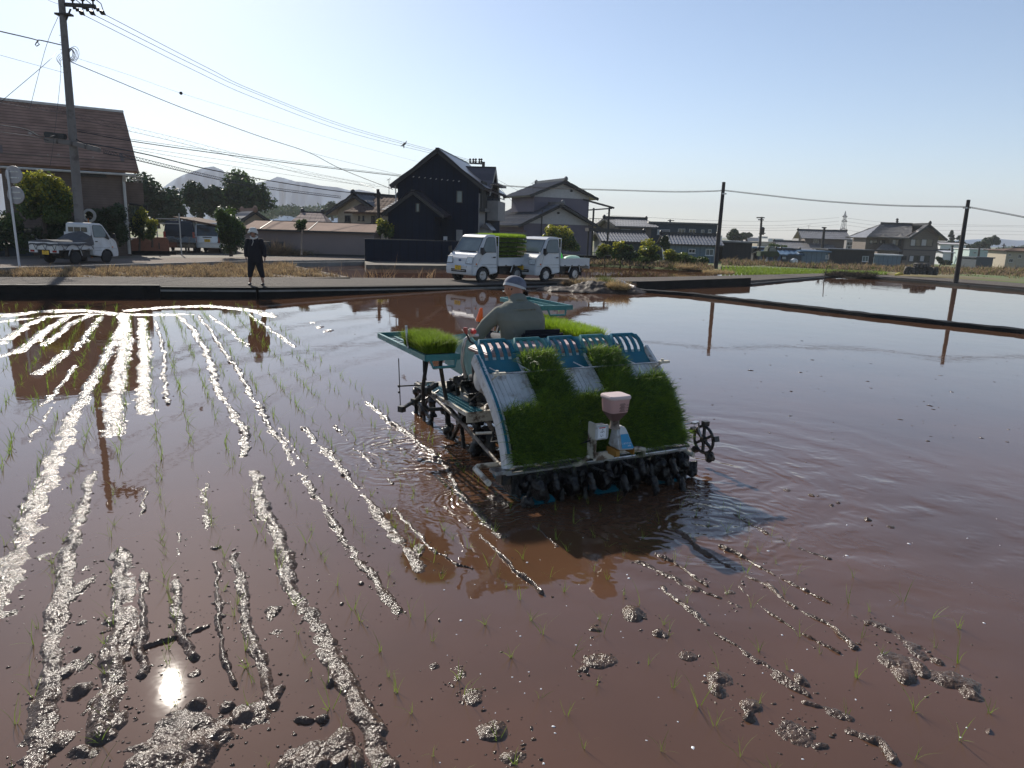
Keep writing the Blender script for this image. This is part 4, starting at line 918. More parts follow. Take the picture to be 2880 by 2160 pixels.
b = MB(); b.tube([(W + .1, .5, bz0 - .02), (W + .9, .5, bz0 - .1), (W + .9, .5, bz0 - .7)], .06, 6); b.build('downpipe', 'trim_dark', H.r)
b = MB()
for k in range(3): b.box((H.at(70 + 12 * k, 650)[0], -.35, .55 + .2 * (k % 2)), (.35, .3, .5))
b.build('gas_meter', 'trim_pale', H.r)
H.done()
SB = thing('notice_board', 'blue sign with white Japanese lettering on the wall of the brown house', 'sign', H.c0 + H.X * (H.at(320, 663)[0]) - H.Y * .12, radians(34)); zb = SB.location.z
a0, a1 = 0, H.at(357, 663)[0] - H.at(320, 663)[0]; z = [H.at(340, y)[1] - .2 for y in (663, 654, 639, 633, 612)]
b = MB(); b.box2((a0, .0, z[1]), (a1 - .04, .04, z[2])); b.box2((a0, .0, z[3]), (a1 - .04, .04, z[4])); b.build('blue_panel', 'sign_blue', SB)
b = MB(); b.box2((a0, -.01, z[0]), (a1, .05, z[1])); b.box2((a0, .0, z[2]), (a1 - .04, .045, z[3])); b.build('white_band', 'sticker_white', SB)
for tx, zz, sz, ax in (('茂哲', (z[3] + z[4]) / 2 + .06, .22, .55), ('ファースト', z[3] + .05, .20, .50), ('中西計', z[1] + .10, .26, .50)):
    textmesh(tx, sz, 'lettering', 'sticker_white', SB, (a1 * ax, -.004, zz), (pi / 2, 0, 0))
# long low shed with a tan roof
H = house_px('long_shed', 'long low lilac grey shed with a tan metal roof behind the street', 690, 1052, 700, 44, radians(3), .2, 'wall_shed', 'shed', d=2.6)
W = H.w; ze = H.at(1052, 655)[1] - .2; zr = D(1045, 632, 46.5).z - .2
b = H.mb; b.box2((0, 0, 0), (W, 2.6, ze)); b = MB(); b.prism([(-.3, ze - .04), (-.3, ze + .03), (2.6, zr + .05), (2.6, zr - .02)], -.1, W + .1, 'x'); R = b.build('roof', 'roof_tan', H.r)
b = MB()
for x in (H.at(735, 640)[0], H.at(870, 650)[0]): b.beam((x, -.3, ze + .045), (x - .05, 2.6, zr + .065), .05, .03)
b.beam((-.1, -.32, ze - .02), (W + .1, -.32, ze - .02), .05, .1); b.beam((-.1, 2.6, zr + .04), (W + .1, 2.6, zr + .04), .06, .08); b.build('roof_seam', 'trim_dark', R)
b = MB(); b.box2((-.02, -.03, 0), (W + .02, .0, .12)); b.build('plinth', 'trim_dark', H.r); H.done()
# small roofs behind it
H = house_px('tiled_house', 'pinkish grey house roof showing above the long shed', 820, 912, 626, 62, radians(8), .2, 'wall_cream', d=6); W = H.w
zt = D(860, 600, 65).z - .2; zb_ = D(860, 630, 62).z - .2; H.body(0, W, 0, 6, 0, zb_); H.roof(0, W, 0, 6, zb_, zt, 'x', 'roof_pink', .2, .2, amp=.004, hip=.7, rh=.1); H.done()
H = house_px('tiled_house', 'small old tiled roof peeking from behind the big shrub', 690, 742, 615, 55, radians(30), .2, 'wall_cream', d=5); W = H.w
zt = D(710, 598, 56).z - .2; zb_ = D(742, 616, 55).z - .2; H.body(0, W, 0, 5, 0, zb_, 'y', zt); H.roof(0, W, 0, 5, zb_, zt, 'y', 'tile_grey', .4, .4, ridge='roof_tan'); H.done()
# car shelter behind the van
H = house_px('car_shelter', 'open car shelter with a sloping roof behind the two parked cars', 520, 612, 700, 43, radians(5), .2, 'wall_shed', 'shed', d=4); W = H.w
zt = H.at(520, 610)[1] - .2; b = H.mb; b.box2((0, 3.8, 0), (W, 4, zt - .3)); b.box2((W * .08, 0, 0), (W * .1 + .05, .1, zt - .1))
b = MB(); b.prism([(-.5, zt + .0), (-.5, zt - .09), (W + .4, zt - .55), (W + .4, zt - .44)], -.2, 4.2, 'y'); b.build('roof', 'roof_rust', H.r)
for x in (.0, W * .3):
    b = MB(); b.box2((x, 0, 0), (x + .09, .09, zt - .15)); b.build('post', 'trim_pale', H.r)
H.done()
b = MB(); p, q = D(440, 628, 39.5), D(505, 629, 39.5); b.tube([p, q], .03, 5); b.tube([p + Vector((0, 0, .25)), q + Vector((0, 0, .25))], .03, 5)
b.tube([(q.x, q.y, .2), (q.x, q.y, D(504, 600, 39.5).z)], .035, 6); b.tube([(p.x, p.y, .2), (p.x, p.y, p.z + .25)], .03, 6)
tag(b.build('metal_rail', 'trim_pale'), 'thin pale metal frame standing over the black car', 'rail')
# beige tiled house and its neighbour
H = house_px('tiled_house', 'beige house with a white dotted tile roof and a gable to the left', 950, 1020, 630, 58, radians(-30), .2, 'wall_cream', d=9); 
zr = D(958, 552, 58).z - .2; ze = H.at(950, 592)[1] - .2; W = 4.4
H.body(0, W, 0, 9, 0, ze, 'y', zr); H.roof(0, W, 0, 9, ze, zr, 'y', 'tile_grey', .7, .6, ridge='trim_dark', amp=.05, step=.06, tile=.35)
H.wpx('front', 971, 606, 986, 624, frame='trim_dark'); H.done()
H = house_px('tiled_house', 'beige bungalow with a brown hip roof and solar panels beside the navy house', 992, 1130, 632, 55, radians(-4), .2, 'wall_cream', d=7); W = H.w
ze = H.at(1000, 594)[1] - .2; zr = D(1100, 556, 58.5).z - .2; H.body(0, W, 0, 7, 0, ze); R = H.roof(0, W, 0, 7, ze, zr, 'x', 'roof_rust', .5, .5, amp=.01, hip=W * .42, rh=.14)
for x in (1008, 1020, 1044, 1053): H.wpx('front', x, 607, x + (8 if x > 1030 else 4), 620 if x < 1030 else 627, frame='trim_dark', bars=0)
b = MB(); A = Vector((W * .62, -.1, ze + .14)); sl = (zr - ze) / 3.5
for k in range(6): b.prism([(W * .60 + k * .12 + .0, -.2 + k * .42), (W * .98 - k * .05, -.2 + k * .42), (W * .98 - k * .06, .1 + k * .42), (W * .62 + k * .12, .1 + k * .42)], 0, .03)
for i in range(len(b.v)): x, y, z = b.v[i]; b.v[i] = (x, y, z + ze + .22 + max(y, -.2) * sl)
b.build('solar_panel', 'tile_grey', H.r); H.done()

# navy house
HN = H = house_px('navy_house', 'tall dark navy house with a steep gable behind the white trucks', 1119, 1345, 640, 47, radians(-7), .1, 'wall_navy', d=9.3); W = H.w
ze = H.at(1119, 515)[1] - .1; zr = H.at(1212, 426)[1] - .1; H.body(0, W, 0, 9.3, 0, ze, 'y', zr - .12)
H.roof(0, W, 0, 9.3, ze, zr, 'y', 'roof_navy', .38, .35, tile=9, amp=0, step=.05, rh=.1, th=.12, fascia='trim_dark', ends=False)
zg = H.at(1345, 464)[1] - .1
y0, y1 = 2.4, 6.0; x1 = W + .05
H.body(W * .55, x1, y0, y1, 0, ze - .15, 'x', zr - .75)
H.roof(W * .5, x1, y0, y1, ze - .15, zr - .7, 'x', 'roof_navy', .4, .35, tile=9, amp=0, step=.05, rh=.1, th=.12, fascia='trim_pale', ends=False)
# annex in front
a0, zz = H.at(1112, 600); a1, _ = H.at(1239, 600)
b = MB(); az = H.at(1112, 597)[1] - .1; ar = H.at(1173, 545)[1] - .1
b.box2((a0, -1.6, 0), (a1, -.002, az)); b.prism([(a0, az), (a1 + .4, az - .25), ((a0 + a1) / 2, ar - .1)], -1.6, -.002, 'y'); o = b.build('annex_wall', 'wall_navy', H.r)
H.roof(a0, a1 + .3, -1.6, .0, az, ar, 'y', 'roof_navy', .35, .25, tile=9, amp=0, step=.04, rh=.08, ends=False)
H.wpx('front', 1169, 571, 1181, 597, off=-1.6, bars=0, frame='trim_dark', pane='glass_mid', sill=False)
H.wpx('front', 1284, 536, 1301, 571, bars=0, frame='trim_dark', pane='glass_mid', sill=False)
b = MB(); d0, dz = H.at(1284, 646); d1, _ = H.at(1301, 646); b.box2((d0, -.08, 0), (d1, -.003, dz - .1)); b.build('door', 'wall_grey', H.r)
# right flank: grey panels, slats, balcony
b = MB(); b.box2((W + .003, -.02, 0), (W + .03, 2.5, ze - .5)); b.build('side_cladding', 'wall_grey', H.r)
b = MB()
for k in range(4): b.box2((W + .05, .3 + k * .5, 3.3), (W + .2, .42 + k * .5, 5.0))
b.box2((W + .04, .1, 3.1), (W + .4, 2.3, 3.3)); b.build('slat_screen', 'trim_dark', H.r)
b = MB(); b.box2((x1 + .003, 3.0, 2.6), (x1 + .75, 6.4, 3.9)); o = b.build('balcony', 'wall_grey', H.r)
b = MB(); b.tube([(x1 + .05, 3.0, 4.1), (x1 + .72, 3.0, 4.1), (x1 + .72, 6.3, 4.1)], .03, 6)
for k in range(4): b.tube([(x1 + .05 + .2 * k, 3.0, 3.88), (x1 + .05 + .2 * k, 3.0, 4.1)], .02, 5)
b.build('rail', 'trim_dark', o)
b = MB(); b.box2((x1 + .02, 2.8, 4.9), (x1 + .8, 6.4, 5.02)); b.build('balcony_roof', 'roof_navy', H.r)
b = MB(); b.tube([(-.1, -.25, ze - .15), (-.12, -.05, ze - .45), (-.06, -.05, .1)], .035, 6); b.build('downpipe', 'trim_pale', H.r)
b = MB(); b.box2((W + .035, .5, 0), (W + .6, 2.1, 2.1)); o = b.build('porch', 'wall_grey', H.r)
b = MB(); b.prism([(W + .04, 2.11), (W + .8, 1.95), (W + .4, 2.4)], .3, 2.4, 'y'); b.build('porch_roof', 'roof_navy', H.r)
H.done()
# glinting cable clips across the gable
b = MB(); zc = H.at(1240, 503)[1]
for k in range(9):
    a, z = H.at(1163 + k * 16, 497 + k * 1.6, 'front', -.12); b.box((a, 0, z), (.10, .02, .03), rot=Matrix.Rotation(-.5, 3, 'Y'))
o = thing('bird_spikes', 'row of small shiny clips strung across the gable of the navy house', 'clips', H.c0 - H.Y * .12, H.a)
for i in range(len(b.v)): b.v[i] = (b.v[i][0], b.v[i][1], b.v[i][2] - H.c0.z)
b.build('clip', 'steel', o)
# dark yard fence of the navy house
fp = [G(1026, 744.6, .0), G(1240, 748, .0), G(1300, 747, .0)]; r = thing('yard_fence', 'tall dark board fence standing on the edge of the pond before the navy house', 'fence', (fp[0].x, fp[0].y, 0)); b = MB()
zf = D(1030, 673, fp[0].y).z
for p, q in zip(fp, fp[1:]): b.beam((p.x, p.y + .05, zf / 2 - .1), (q.x, q.y + .05, zf / 2 - .1), .1, zf + .2)
b.build('board_panel', 'wall_navy', r, world=True); b = MB(); b.beam((fp[0].x, fp[0].y + .05, zf + .02), (fp[-1].x, fp[-1].y + .05, zf + .02), .14, .04); b.build('cap_rail', 'trim_dark', r, world=True)
r = thing('mail_post', 'white gate post with a letter slot behind the first truck', 'post', G(1252, 735, .1)); b = MB(); b.box((0, 0, .75), (.22, .2, 1.5)); b.build('post_body', 'wall_pale', r); b = MB(); b.box((0, -.102, 1.2), (.12, .012, .2)); b.build('letter_slot', 'ink', r)
for x, lb in ((750, 'dark square gate post close behind the standing woman'), (787, 'dark square gate post right of the woman, in the weeds')):
    g = G(x, 718, .2); b = MB(); b.box((g.x, g.y, .2 + .37), (.48, .3, .78), rot=.2); b.box((g.x, g.y, .98), (.52, .34, .04), rot=.2); tag(b.build('gate_post', 'wall_slate'), lb, 'post')
V, F = tuft_mesh(1500, 1.0, .5, .02, .8, flat=.5); g = G(775, 716, .2); tag(np_mesh('grass_tuft', V + np.array([g.x, g.y, .2]), F, 'weed_green'), 'green and tan weeds around the dark gate posts', 'grass tuft')
for k, (x, m_, lb) in enumerate([(765, 'dry_grass', 'dry stalks between the two dark gate posts'), (820, 'dry_grass', 'dry weeds right of the second dark gate post'), (900, 'dry_grass', 'heap of tan straw at the foot of the long shed'), (870, 'weed_green', 'green weeds beside the topiary trunk')]):
    V, F = tuft_mesh(900, .9, .42 if k != 0 else .9, .02, 1, flat=.4); g = G(x, 718, .2); tag(np_mesh('grass_tuft', V + np.array([g.x, g.y, .2]), F, m_), lb, 'grass tuft')

# lilac Japanese house
H = house_px('lilac_house', 'lilac two storey Japanese house with dark tiled gables behind the trucks', 1471, 1663, 690, 66, radians(24), -.35, 'wall_lilac', d=9); W = H.w; z0 = H.c0.z
def Z(px, py, off=0): return H.at(px, py, 'front', off)[1] - z0
ze = Z(1663, 634) ; zr = Z(1571, 578)
H.body(0, W, 0, 9, 0, ze - .1, 'y', zr - .1); H.roof(0, W, 0, 9, ze, zr, 'y', 'tile_dark', .75, .6, tile=.28, ridge='tile_grey', rh=.3)
# upper storey set back
u0, u1 = H.at(1512, 600, 'front', 2.2)[0], H.at(1655, 600, 'front', 2.2)[0]; uz = Z(1653, 553, 2.2); ur = Z(1610, 514, 2.2)
b = H.mb; b.box2((u0 - .4, 2.2, 2.2), (u1, 7.5, uz)); 
for y, q in ((2.2, 1), (7.5, -1)): b.prism([(u0 - .4, uz), (u1, uz), ((u0 - .4 + u1) / 2, ur - .1)], y, y + .15 * q, 'y')
H.roof(u0 - .4, u1, 2.2, 7.5, uz, ur, 'y', 'tile_dark', .7, .6, tile=.28, ridge='tile_grey', rh=.3)
b = MB(); b.prism([(.02, ze - .0), (W - .02, ze), (W / 2, zr - .18)], -.012, -.002, 'y'); b.prism([(u0 - .38, uz - .25), (u1 - .02, uz - .25), (u1 - .02, uz), ((u0 - .4 + u1) / 2, ur - .18), (u0 - .38, uz)], 2.188, 2.198, 'y'); b.build('gable_plaster', 'wall_pale', H.r)
for x, y, o_ in ((1570, 599, 0), (1607, 537, 2.2)):
    a, z = H.at(x, y, 'front', o_); b = MB(); b.ell((a, o_ - .02, z - z0), (.16, .03, .11), 12, 6); b.build('gable_vent', 'trim_dark', H.r)
b = MB(); a, _ = H.at(1522, 650); b.tube([(a, -.06, .1), (a, -.06, Z(1522, 590))], .05, 6); b.build('downpipe', 'trim_dark', H.r)
H.done()
# lean-to left of it, terrace frame to its right
r = thing('lean_to', 'low lean-to with a tan roof at the left foot of the lilac house', 'shed', D(1400, 700, 60)); r.location.z = -.3
b = MB(); b.box2((-1.5, 0, 0), (1.9, 3, 1.6)); b.build('wall', 'wall_slate', r); b = MB(); b.prism([(-1.7, 1.6), (2.1, 1.75), (2.1, 1.82), (-1.7, 1.67)], -.4, 3, 'y'); b.prism([(-1.6, 2.2), (2.3, 2.3), (2.3, 2.4), (-1.6, 2.3)], .6, 3, 'y'); b.build('roof', 'roof_rust', r)
T = D(1714, 700, 60); tz = -.2; r = thing('terrace', 'two level terrace frame with a slatted canopy on thin posts beside the lilac house', 'terrace', (T.x, T.y, tz))
def tp(px, py, Y=60): p = D(px, py, Y); return Vector((p.x - T.x, p.y - T.y, p.z - tz))
for x, yt, Y in ((1714, 583, 60), (1670, 585, 60.5), (1656, 640, 61)):
    p = tp(x, yt, Y); b = MB(); b.box2((p.x - .07, p.y - .07, -.3), (p.x + .07, p.y + .07, p.z)); b.build('post', 'trim_dark', r)
b = MB(); A, B_, C_, E_ = tp(1640, 561, 61), tp(1727, 585, 60), tp(1727, 585, 64), tp(1640, 561, 65)
b.beam(A, B_, .1, .14); b.beam(E_, C_, .1, .14); b.beam(tp(1652, 591), tp(1722, 586), .08, .1)
for k in range(6): b.beam(A + (B_ - A) * k / 5, E_ + (C_ - E_) * k / 5, .07, .07)
o = b.build('canopy_frame', 'trim_dark', r); b = MB(); b.face([A + Vector((0, 0, .09)), B_ + Vector((0, 0, .09)), C_ + Vector((0, 0, .09)), E_ + Vector((0, 0, .09))]); b.build('canopy_sheet', 'roof_pink', o)
b = MB(); p, q = tp(1655, 645), tp(1727, 645); b.box2((p.x, -.3, p.z - .15), (q.x, 3, p.z + .12)); o = b.build('deck', 'trim_dark', r)
b = MB(); z1 = tp(1690, 615).z
b.tube([(p.x, -.2, z1), (q.x, -.2, z1), (q.x, 2.9, z1)], .02, 5)
for k in range(18): x = p.x + (q.x - p.x) * k / 17; b.tube([(x, -.2, p.z), (x, -.2, z1)], .012, 4)
b.build('rail', 'trim_dark', o)
r = thing('iron_railing', 'thin dark iron railing on the bank below the terrace', 'railing', D(1666, 720, 52)); r.location.z = .1; b = MB(); L = 2.9
for z in (.12, .62): b.tube([(0, 0, z), (L, 0, z)], .02, 5)
for k in range(24): b.tube([(L * k / 23, 0, .05), (L * k / 23, 0, .66)], .012, 4)
b.build('rail', 'trim_dark', r)
p, q = G(1560, 741, .02), G(1749, 742, .02); b = MB(); b.beam((p.x, p.y + .2, .28), (q.x, q.y + .2, .28), .2, .56); tag(b.build('bank_wall', 'concrete_wet'), 'low dark block wall on the far side of the pond under the railing', 'wall')

# houses of the middle distance
def simple(name, label, px0, px1, pyb, Y, ang, z0, wall, eave_py, ridge_py, axis, roofm, d=7, over=.5, wins=(), cat='house', tile=.3, fl=None, hip=0, **kw):
    H = house_px(name, label, px0, px1, pyb, Y, ang, z0, wall, cat, d=d); W = H.w; ze = H.at(px1, eave_py)[1] - z0
    if ridge_py is None:
        H.body(0, W, 0, d, 0, ze); b = MB(); b.box2((-over, -over, ze + .003), (W + over, d + over, ze + .18)); b.build('roof', roofm, H.r)
    else:
        yb = Y + (d / 2 if axis == 'x' else 0); zr = D((px0 + px1) / 2, ridge_py, yb).z - z0
        H.body(0, W, 0, d, 0, ze, None if hip else axis, zr - .1); H.roof(0, W, 0, d, ze, zr, axis, roofm, over, over, tile=tile, hip=hip, **kw)
    for w_ in wins: H.wpx('front', *w_[:4], **(w_[4] if len(w_) > 4 else {}))
    H.done(); return H
simple('tiled_house', 'grey tiled two storey house between the terrace and the flat roofed house', 1736, 1828, 700, 78, radians(10), -.6, 'wall_brown', 638, 619, 'x', 'tile_grey', 7, .6, wins=[(1746, 644, 1772, 653)])
simple('low_house', 'dark low tiled roof in front of the grey tiled house', 1700, 1815, 700, 72, radians(4), -.5, 'wall_slate', 680, 655, 'x', 'tile_dark', 6, .5)
simple('flat_house', 'dark slate flat roofed two storey house with several windows', 1826, 2012, 700, 80, radians(-3), -.6, 'wall_slate', 633, None, 'x', 'tile_dark', 8, .3,
       wins=[(1849, 645, 1862, 660, dict(pane='wall_white')), (1863, 645, 1883, 661, dict(pane='wall_grey', bars=0)), (1907, 643, 1926, 657), (1938, 644, 1956, 660), (1972, 646, 1980, 657), (1992, 645, 2000, 655)])
simple('long_house', 'long low house with a dark tiled roof and pale blotched walls behind the bushes', 1878, 2020, 718, 70, radians(-4), -.5, 'wall_bluegrey', 690, 664, 'x', 'tile_dark', 6, .4,
       wins=[(1937, 700, 1955, 712, dict(frame='wall_white')), (1985, 700, 2006, 719, dict(frame='wall_white', pane='glass_mid'))])
simple('dark_shed', 'black open shed with a thin flat roof right of the leaning pole', 2030, 2112, 723, 80, radians(0), -.9, 'wall_black', 684, None, 'x', 'tile_grey', 6, .5, cat='shed')
simple('dark_shed', 'low black shed beyond the green paddy, left of the blue shed', 2118, 2215, 728, 92, radians(2), -1.3, 'wall_black', 701, None, 'x', 'wall_bluegrey', 5, .4, cat='shed')
HL_ = simple('tiled_house', 'grey tiled house with a set back upper floor, left of the big brown house', 2200, 2340, 730, 128, radians(-6), -2.0, 'wall_brown', 704, 683, 'x', 'tile_grey', 8, .8)
HU_ = simple('upper_house', 'upper storey of the set back grey tiled house', 2262, 2372, 700, 131, radians(-12), .2, 'wall_brown', 670, 651, 'x', 'tile_grey', 7, .9, wins=[(2288, 673, 2302, 686)])
mw = lambda h: Matrix.Translation(h.r.location) @ Matrix.Rotation(h.a, 4, 'Z')
for ch in kids(HU_.r): ch.parent = HL_.r; ch.matrix_parent_inverse = mw(HL_).inverted() @ mw(HU_)
bpy.data.objects.remove(HU_.r)
simple('blue_shed', 'bright blue walled shed beyond the green paddy', 2160, 2196, 732, 88, radians(0), -1.3, 'wall_blue', 715, 705, 'x', 'roof_blue', 4, .6, cat='shed', tile=.5)
simple('blue_shed', 'open sided extension of the blue shed with a pale roof', 2198, 2252, 733, 90, radians(0), -1.3, 'wall_slate', 716, 706, 'x', 'roof_blue', 3, .3, cat='shed', tile=.5, wins=[(2200, 722, 2210, 728, dict(pane='wall_white'))])
simple('grey_shed', 'blue grey corrugated shed in front of the grey tiled house', 2252, 2326, 738, 90, radians(-2), -1.4, 'wall_bluegrey', 710, None, 'x', 'roof_blue', 5, .3, cat='shed', wins=[(2322, 718, 2325, 728)])
simple('black_shed', 'long black shed with one white framed window left of the big brown house', 2330, 2455, 744, 92, radians(-3), -1.5, 'wall_black', 707, None, 'x', 'trim_dark', 5, .4, cat='shed', wins=[(2426, 720, 2441, 736, dict(frame='wall_white', pane='glass_mid')), (2322, 718, 2330, 728, dict(frame='wall_white', pane='wall_grey'))])
simple('white_shed', 'pale blue grey storage shed at the foot of the big brown house', 2456, 2532, 744, 98, radians(-2), -1.6, 'wall_bluegrey', 720, None, 'x', 'wall_white', 2.5, .15, cat='shed')
# big brown house
H = house_px('brown_house', 'big brown two storey house with a grey tiled gable roof at the right', 2535, 2627, 746, 112, radians(-6), -1.6, 'wall_brown', d=9); z0 = H.c0.z; W = H.w
ze = H.at(2625, 667)[1] - z0; zr = H.at(2600, 634)[1] - z0
H.body(0, W, 0, 10, 0, ze, 'y', zr - .2)
xl = H.at(2434, 690, 'front', 3)[0]
H.body(xl, 0, 3, 9, 0, ze + .05)
b = MB(); xm = W / 2
H.slope(b, (xl - .6, 1.2, ze - .35), (W * .12, -.8, ze - .35), (xm + .4, 5, zr), (xl + 2.6, 5, zr), 44, 9, .045, .04, .12)
H.slope(b, (W + .9, -1, ze - .5), (W + .9, 11, ze - .5), (xm + .4, 5 + 5.6, zr), (xm + .4, -1, zr), 30, 7, .045, .04, .12)
H.slope(b, (W * .05, -1, ze - .34), (W * .05 + .1, .4, ze - .34), (xm + .4, .4, zr + .03), (xm + .4, -1, zr + .03), 5, 7, .045, .04, .12)
H.slope(b, (W + .9, 11, ze - .5), (xl - .6, 11, ze - .5), (xl + 2.6, 5, zr), (xm + .4, 5, zr), 30, 3, .045, .04, .12)
b.face([(xl - .6, 1.2, ze - .35), (xl - .6, 9.5, ze - .35), (xl + 2.6, 5, zr)]); R = b.build('roof', 'tile_grey', H.r)
b = MB(); b.beam((xl + 2.6, 5, zr + .25), (xm + .4, 5, zr + .25), .25, .35); b.beam((xm + .4, -1.1, zr + .2), (xm + .4, 10, zr + .2), .25, .35); b.ell((xm + .4, -1.1, zr + .35), (.25, .25, .35), 8, 6); b.build('ridge_cap', 'trim_dark', R)
b = MB(); b.beam((W * .05, -1.02, ze - .35), (xm + .4, -1.02, zr + .05), .08, .3); b.beam((xm + .4, -1.02, zr + .05), (W + .9, -1.02, ze - .42), .08, .3); b.build('fascia', 'trim_dark', R)
H.wpx('front', 2509, 674, 2546, 692, off=0 - .0, frame='trim_dark') if False else None
for q in [(2561, 672, 2589, 693), (2591, 672, 2622, 693), (2557, 718, 2583, 737), (2587, 718, 2613, 737)]: H.wpx('front', *q, frame='trim_dark', pane='glass_dark', curtain=(.08, .45))
for q in [(2445, 675, 2467, 686), (2474, 675, 2491, 686)]: H.wpx('front', *q, off=3, frame='trim_dark', curtain=(.1, .35))
a0 = H.at(2497, 700, 'front', 1.5)[0]; b = H.mb; b.box2((a0, 1.2, 0), (-.0, 3, ze - .1))
H.wpx('front', 2508, 673, 2545, 692, off=1.2, frame='trim_dark', bars=2, curtain=(.1, .3)); H.wpx('front', 2536, 719, 2549, 731, frame='trim_dark')
b = MB(); b.box2((-.02, -.03, H.at(2600, 704)[1] - z0 - .08), (W + .02, -.002, H.at(2600, 704)[1] - z0 + .08)); b.build('band_course', 'trim_dark', H.r)
p0 = H.at(2462, 702, 'front', -1)[0]; p1 = H.at(2536, 702, 'front', -1)[0]; pz = H.at(2500, 706, 'front', -1)[1] - z0
b = H.mb; b.box2((p0 + .5, -.6, 0), (p1 - .2, 1.2, pz)); b = MB(); H.slope(b, (p0, -1.3, pz), (p1, -1.3, pz), (p1 - .4, 1.2, pz + 1.0), (p0 + 1.8, 1.2, pz + 1.0), 18, 4, .045, .04, .1); b.build('porch_roof', 'tile_grey', H.r)
H.done()
# far right buildings
simple('white_building', 'white building with a low pitched roof behind the conifers', 2640, 2712, 722, 165, radians(-8), -3.2, 'wall_white', 689, 684, 'x', 'wall_pale', 8, .3, tile=1, amp=.01)
simple('mint_building', 'pale mint flat roofed house right of the far leaning pole', 2722, 2830, 738, 140, radians(-12), -2.8, 'wall_mint', 705, None, 'x', 'wall_white', 8, .2, wins=[(2738, 709, 2746, 713, dict(sill=False)), (2766, 710, 2776, 712, dict(sill=False)), (2796, 714, 2802, 725, dict(frame='trim_dark')), (2812, 714, 2822, 724, dict(frame='trim_dark'))])
simple('beige_house', 'beige house with a brown hip roof at the right edge', 2826, 2960, 740, 120, radians(-14), -2.2, 'wall_cream', 710, 701, 'x', 'roof_rust', 8, .6, hip=3, wins=[(2838, 728, 2848, 738), (2836, 714, 2843, 720), (2864, 716, 2872, 726)])
simple('low_shed', 'small dark flat roofed carport before the mint building', 2745, 2792, 738, 120, radians(0), -2.3, 'wall_slate', 727, None, 'x', 'wall_slate', 4, .2, cat='shed')
simple('low_shed', 'small white shed beside the white building', 2650, 2680, 730, 140, radians(0), -2.6, 'wall_white', 711, 706, 'x', 'wall_white', 4, .2, cat='shed', tile=1, amp=.01)
simple('steel_frame_house', 'half open framed building between the two tiled houses', 2378, 2434, 706, 150, radians(0), -1, 'wall_grey', 676, None, 'x', 'wall_pale', 6, .1, wins=[(2382, 680, 2398, 690), (2402, 680, 2416, 690), (2418, 680, 2430, 690), (2384, 692, 2400, 702)])
FB = 'low hazy buildings on the horizon'
for i, (x0, x1, yt, yb, Y, m_, lb) in enumerate([(2096, 2132, 668, 690, 260, 'wall_pale', 'pale flat building behind the smaller hazy tree'), (2013, 2030, 662, 676, 240, 'wall_white', 'white block just left of the leaning pole top roof'), (2142, 2158, 664, 680, 600, 'wall_bluegrey', 'distant blue tower block right of the transformer pole'), (2160, 2202, 671, 682, 300, 'wall_white', 'long white flat building with sign boards'), (2130, 2210, 681, 690, 250, 'wall_cream', 'low cream roof in front of the long white building'),
        (2246, 2260, 671, 680, 400, 'wall_pale', 'small hazy block left of the set back tiled house'), (2400, 2424, 667, 680, 500, 'wall_pale', 'hazy pale block between the tiled houses'), (2844, 2880, 700, 706, 450, 'wall_pale', 'low hazy pale roofs at the right edge')]):
    simple('far_building', lb, x0, x1, yb, Y, 0, D(x0, yb, Y).z - 1, m_, yt + 2, None, 'x', m_, 10, .1, cat='building')
# ------------------------------------------------------------------ vehicles
def wheel(parent, x, y, r, w_, side, name='wheel'):
    b = MB(); c = (x, y, r)
    b.lathe([(r * .62, -w_ / 2), (r * .9, -w_ / 2), (r, -w_ * .36), (r, w_ * .36), (r * .9, w_ / 2), (r * .62, w_ / 2), (r * .62, -w_ / 2)], c, 'y', 28)
    W_ = b.build(name, 'rubber', parent, smooth=True)
    b = MB(); o = w_ * .5 * side
    b.lathe([(r * .63, o * .95), (r * .58, o * 1.0), (r * .5, o * .7), (r * .30, o * .55), (r * .26, o * .9), (.001, o * .95)], c, 'y', 24)
    for k in range(8):
        a = 2 * pi * k / 8; b.lathe([(.016, o * .86), (.016, o * .62)], (x + cos(a) * r * .42, y, r + sin(a) * r * .42), 'y', 8, m=1)
    b.build('rim', ['rim_metal', 'ink'], W_, smooth=True)
    return W_
def tum(z, w_): return w_ * (1 - .13 * max(0, (z - .95)) / .8)      # half width narrows above the belt line
def cab(parent, prof, hw, paint='white_paint'):
    b = MB(); n = len(prof); i = b._a([(x, -tum(z, hw), z) for x, z in prof]); j = b._a([(x, tum(z, hw), z) for x, z in prof])
    b.f.append(tuple(i + k for k in range(n))); b.f.append(tuple(j + k for k in reversed(range(n)))); b.mi += [0, 0]
    for k in range(n): b.f.append((i + k, i + (k + 1) % n, j + (k + 1) % n, j + k)); b.mi.append(0)
    return b.build('cab', paint, parent, bevel=.035)
def side_poly(b, pts, hw, side, t0=.002, t1=.008, m=0):
    i = b._a([(x, side * (tum(z, hw) + t0), z) for x, z in pts]); j = b._a([(x, side * (tum(z, hw) + t1), z) for x, z in pts]); n = len(pts)
    b.f.append(tuple(j + k for k in range(n))); b.mi.append(m)
    for k in range(n): b.f.append((i + k, i + (k + 1) % n, j + (k + 1) % n, j + k)); b.mi.append(m)
def arc(cx, cz, r, a0, a1, n=8): return [(cx + r * cos(radians(a0 + (a1 - a0) * k / n)), cz + r * sin(radians(a0 + (a1 - a0) * k / n))) for k in range(n + 1)]
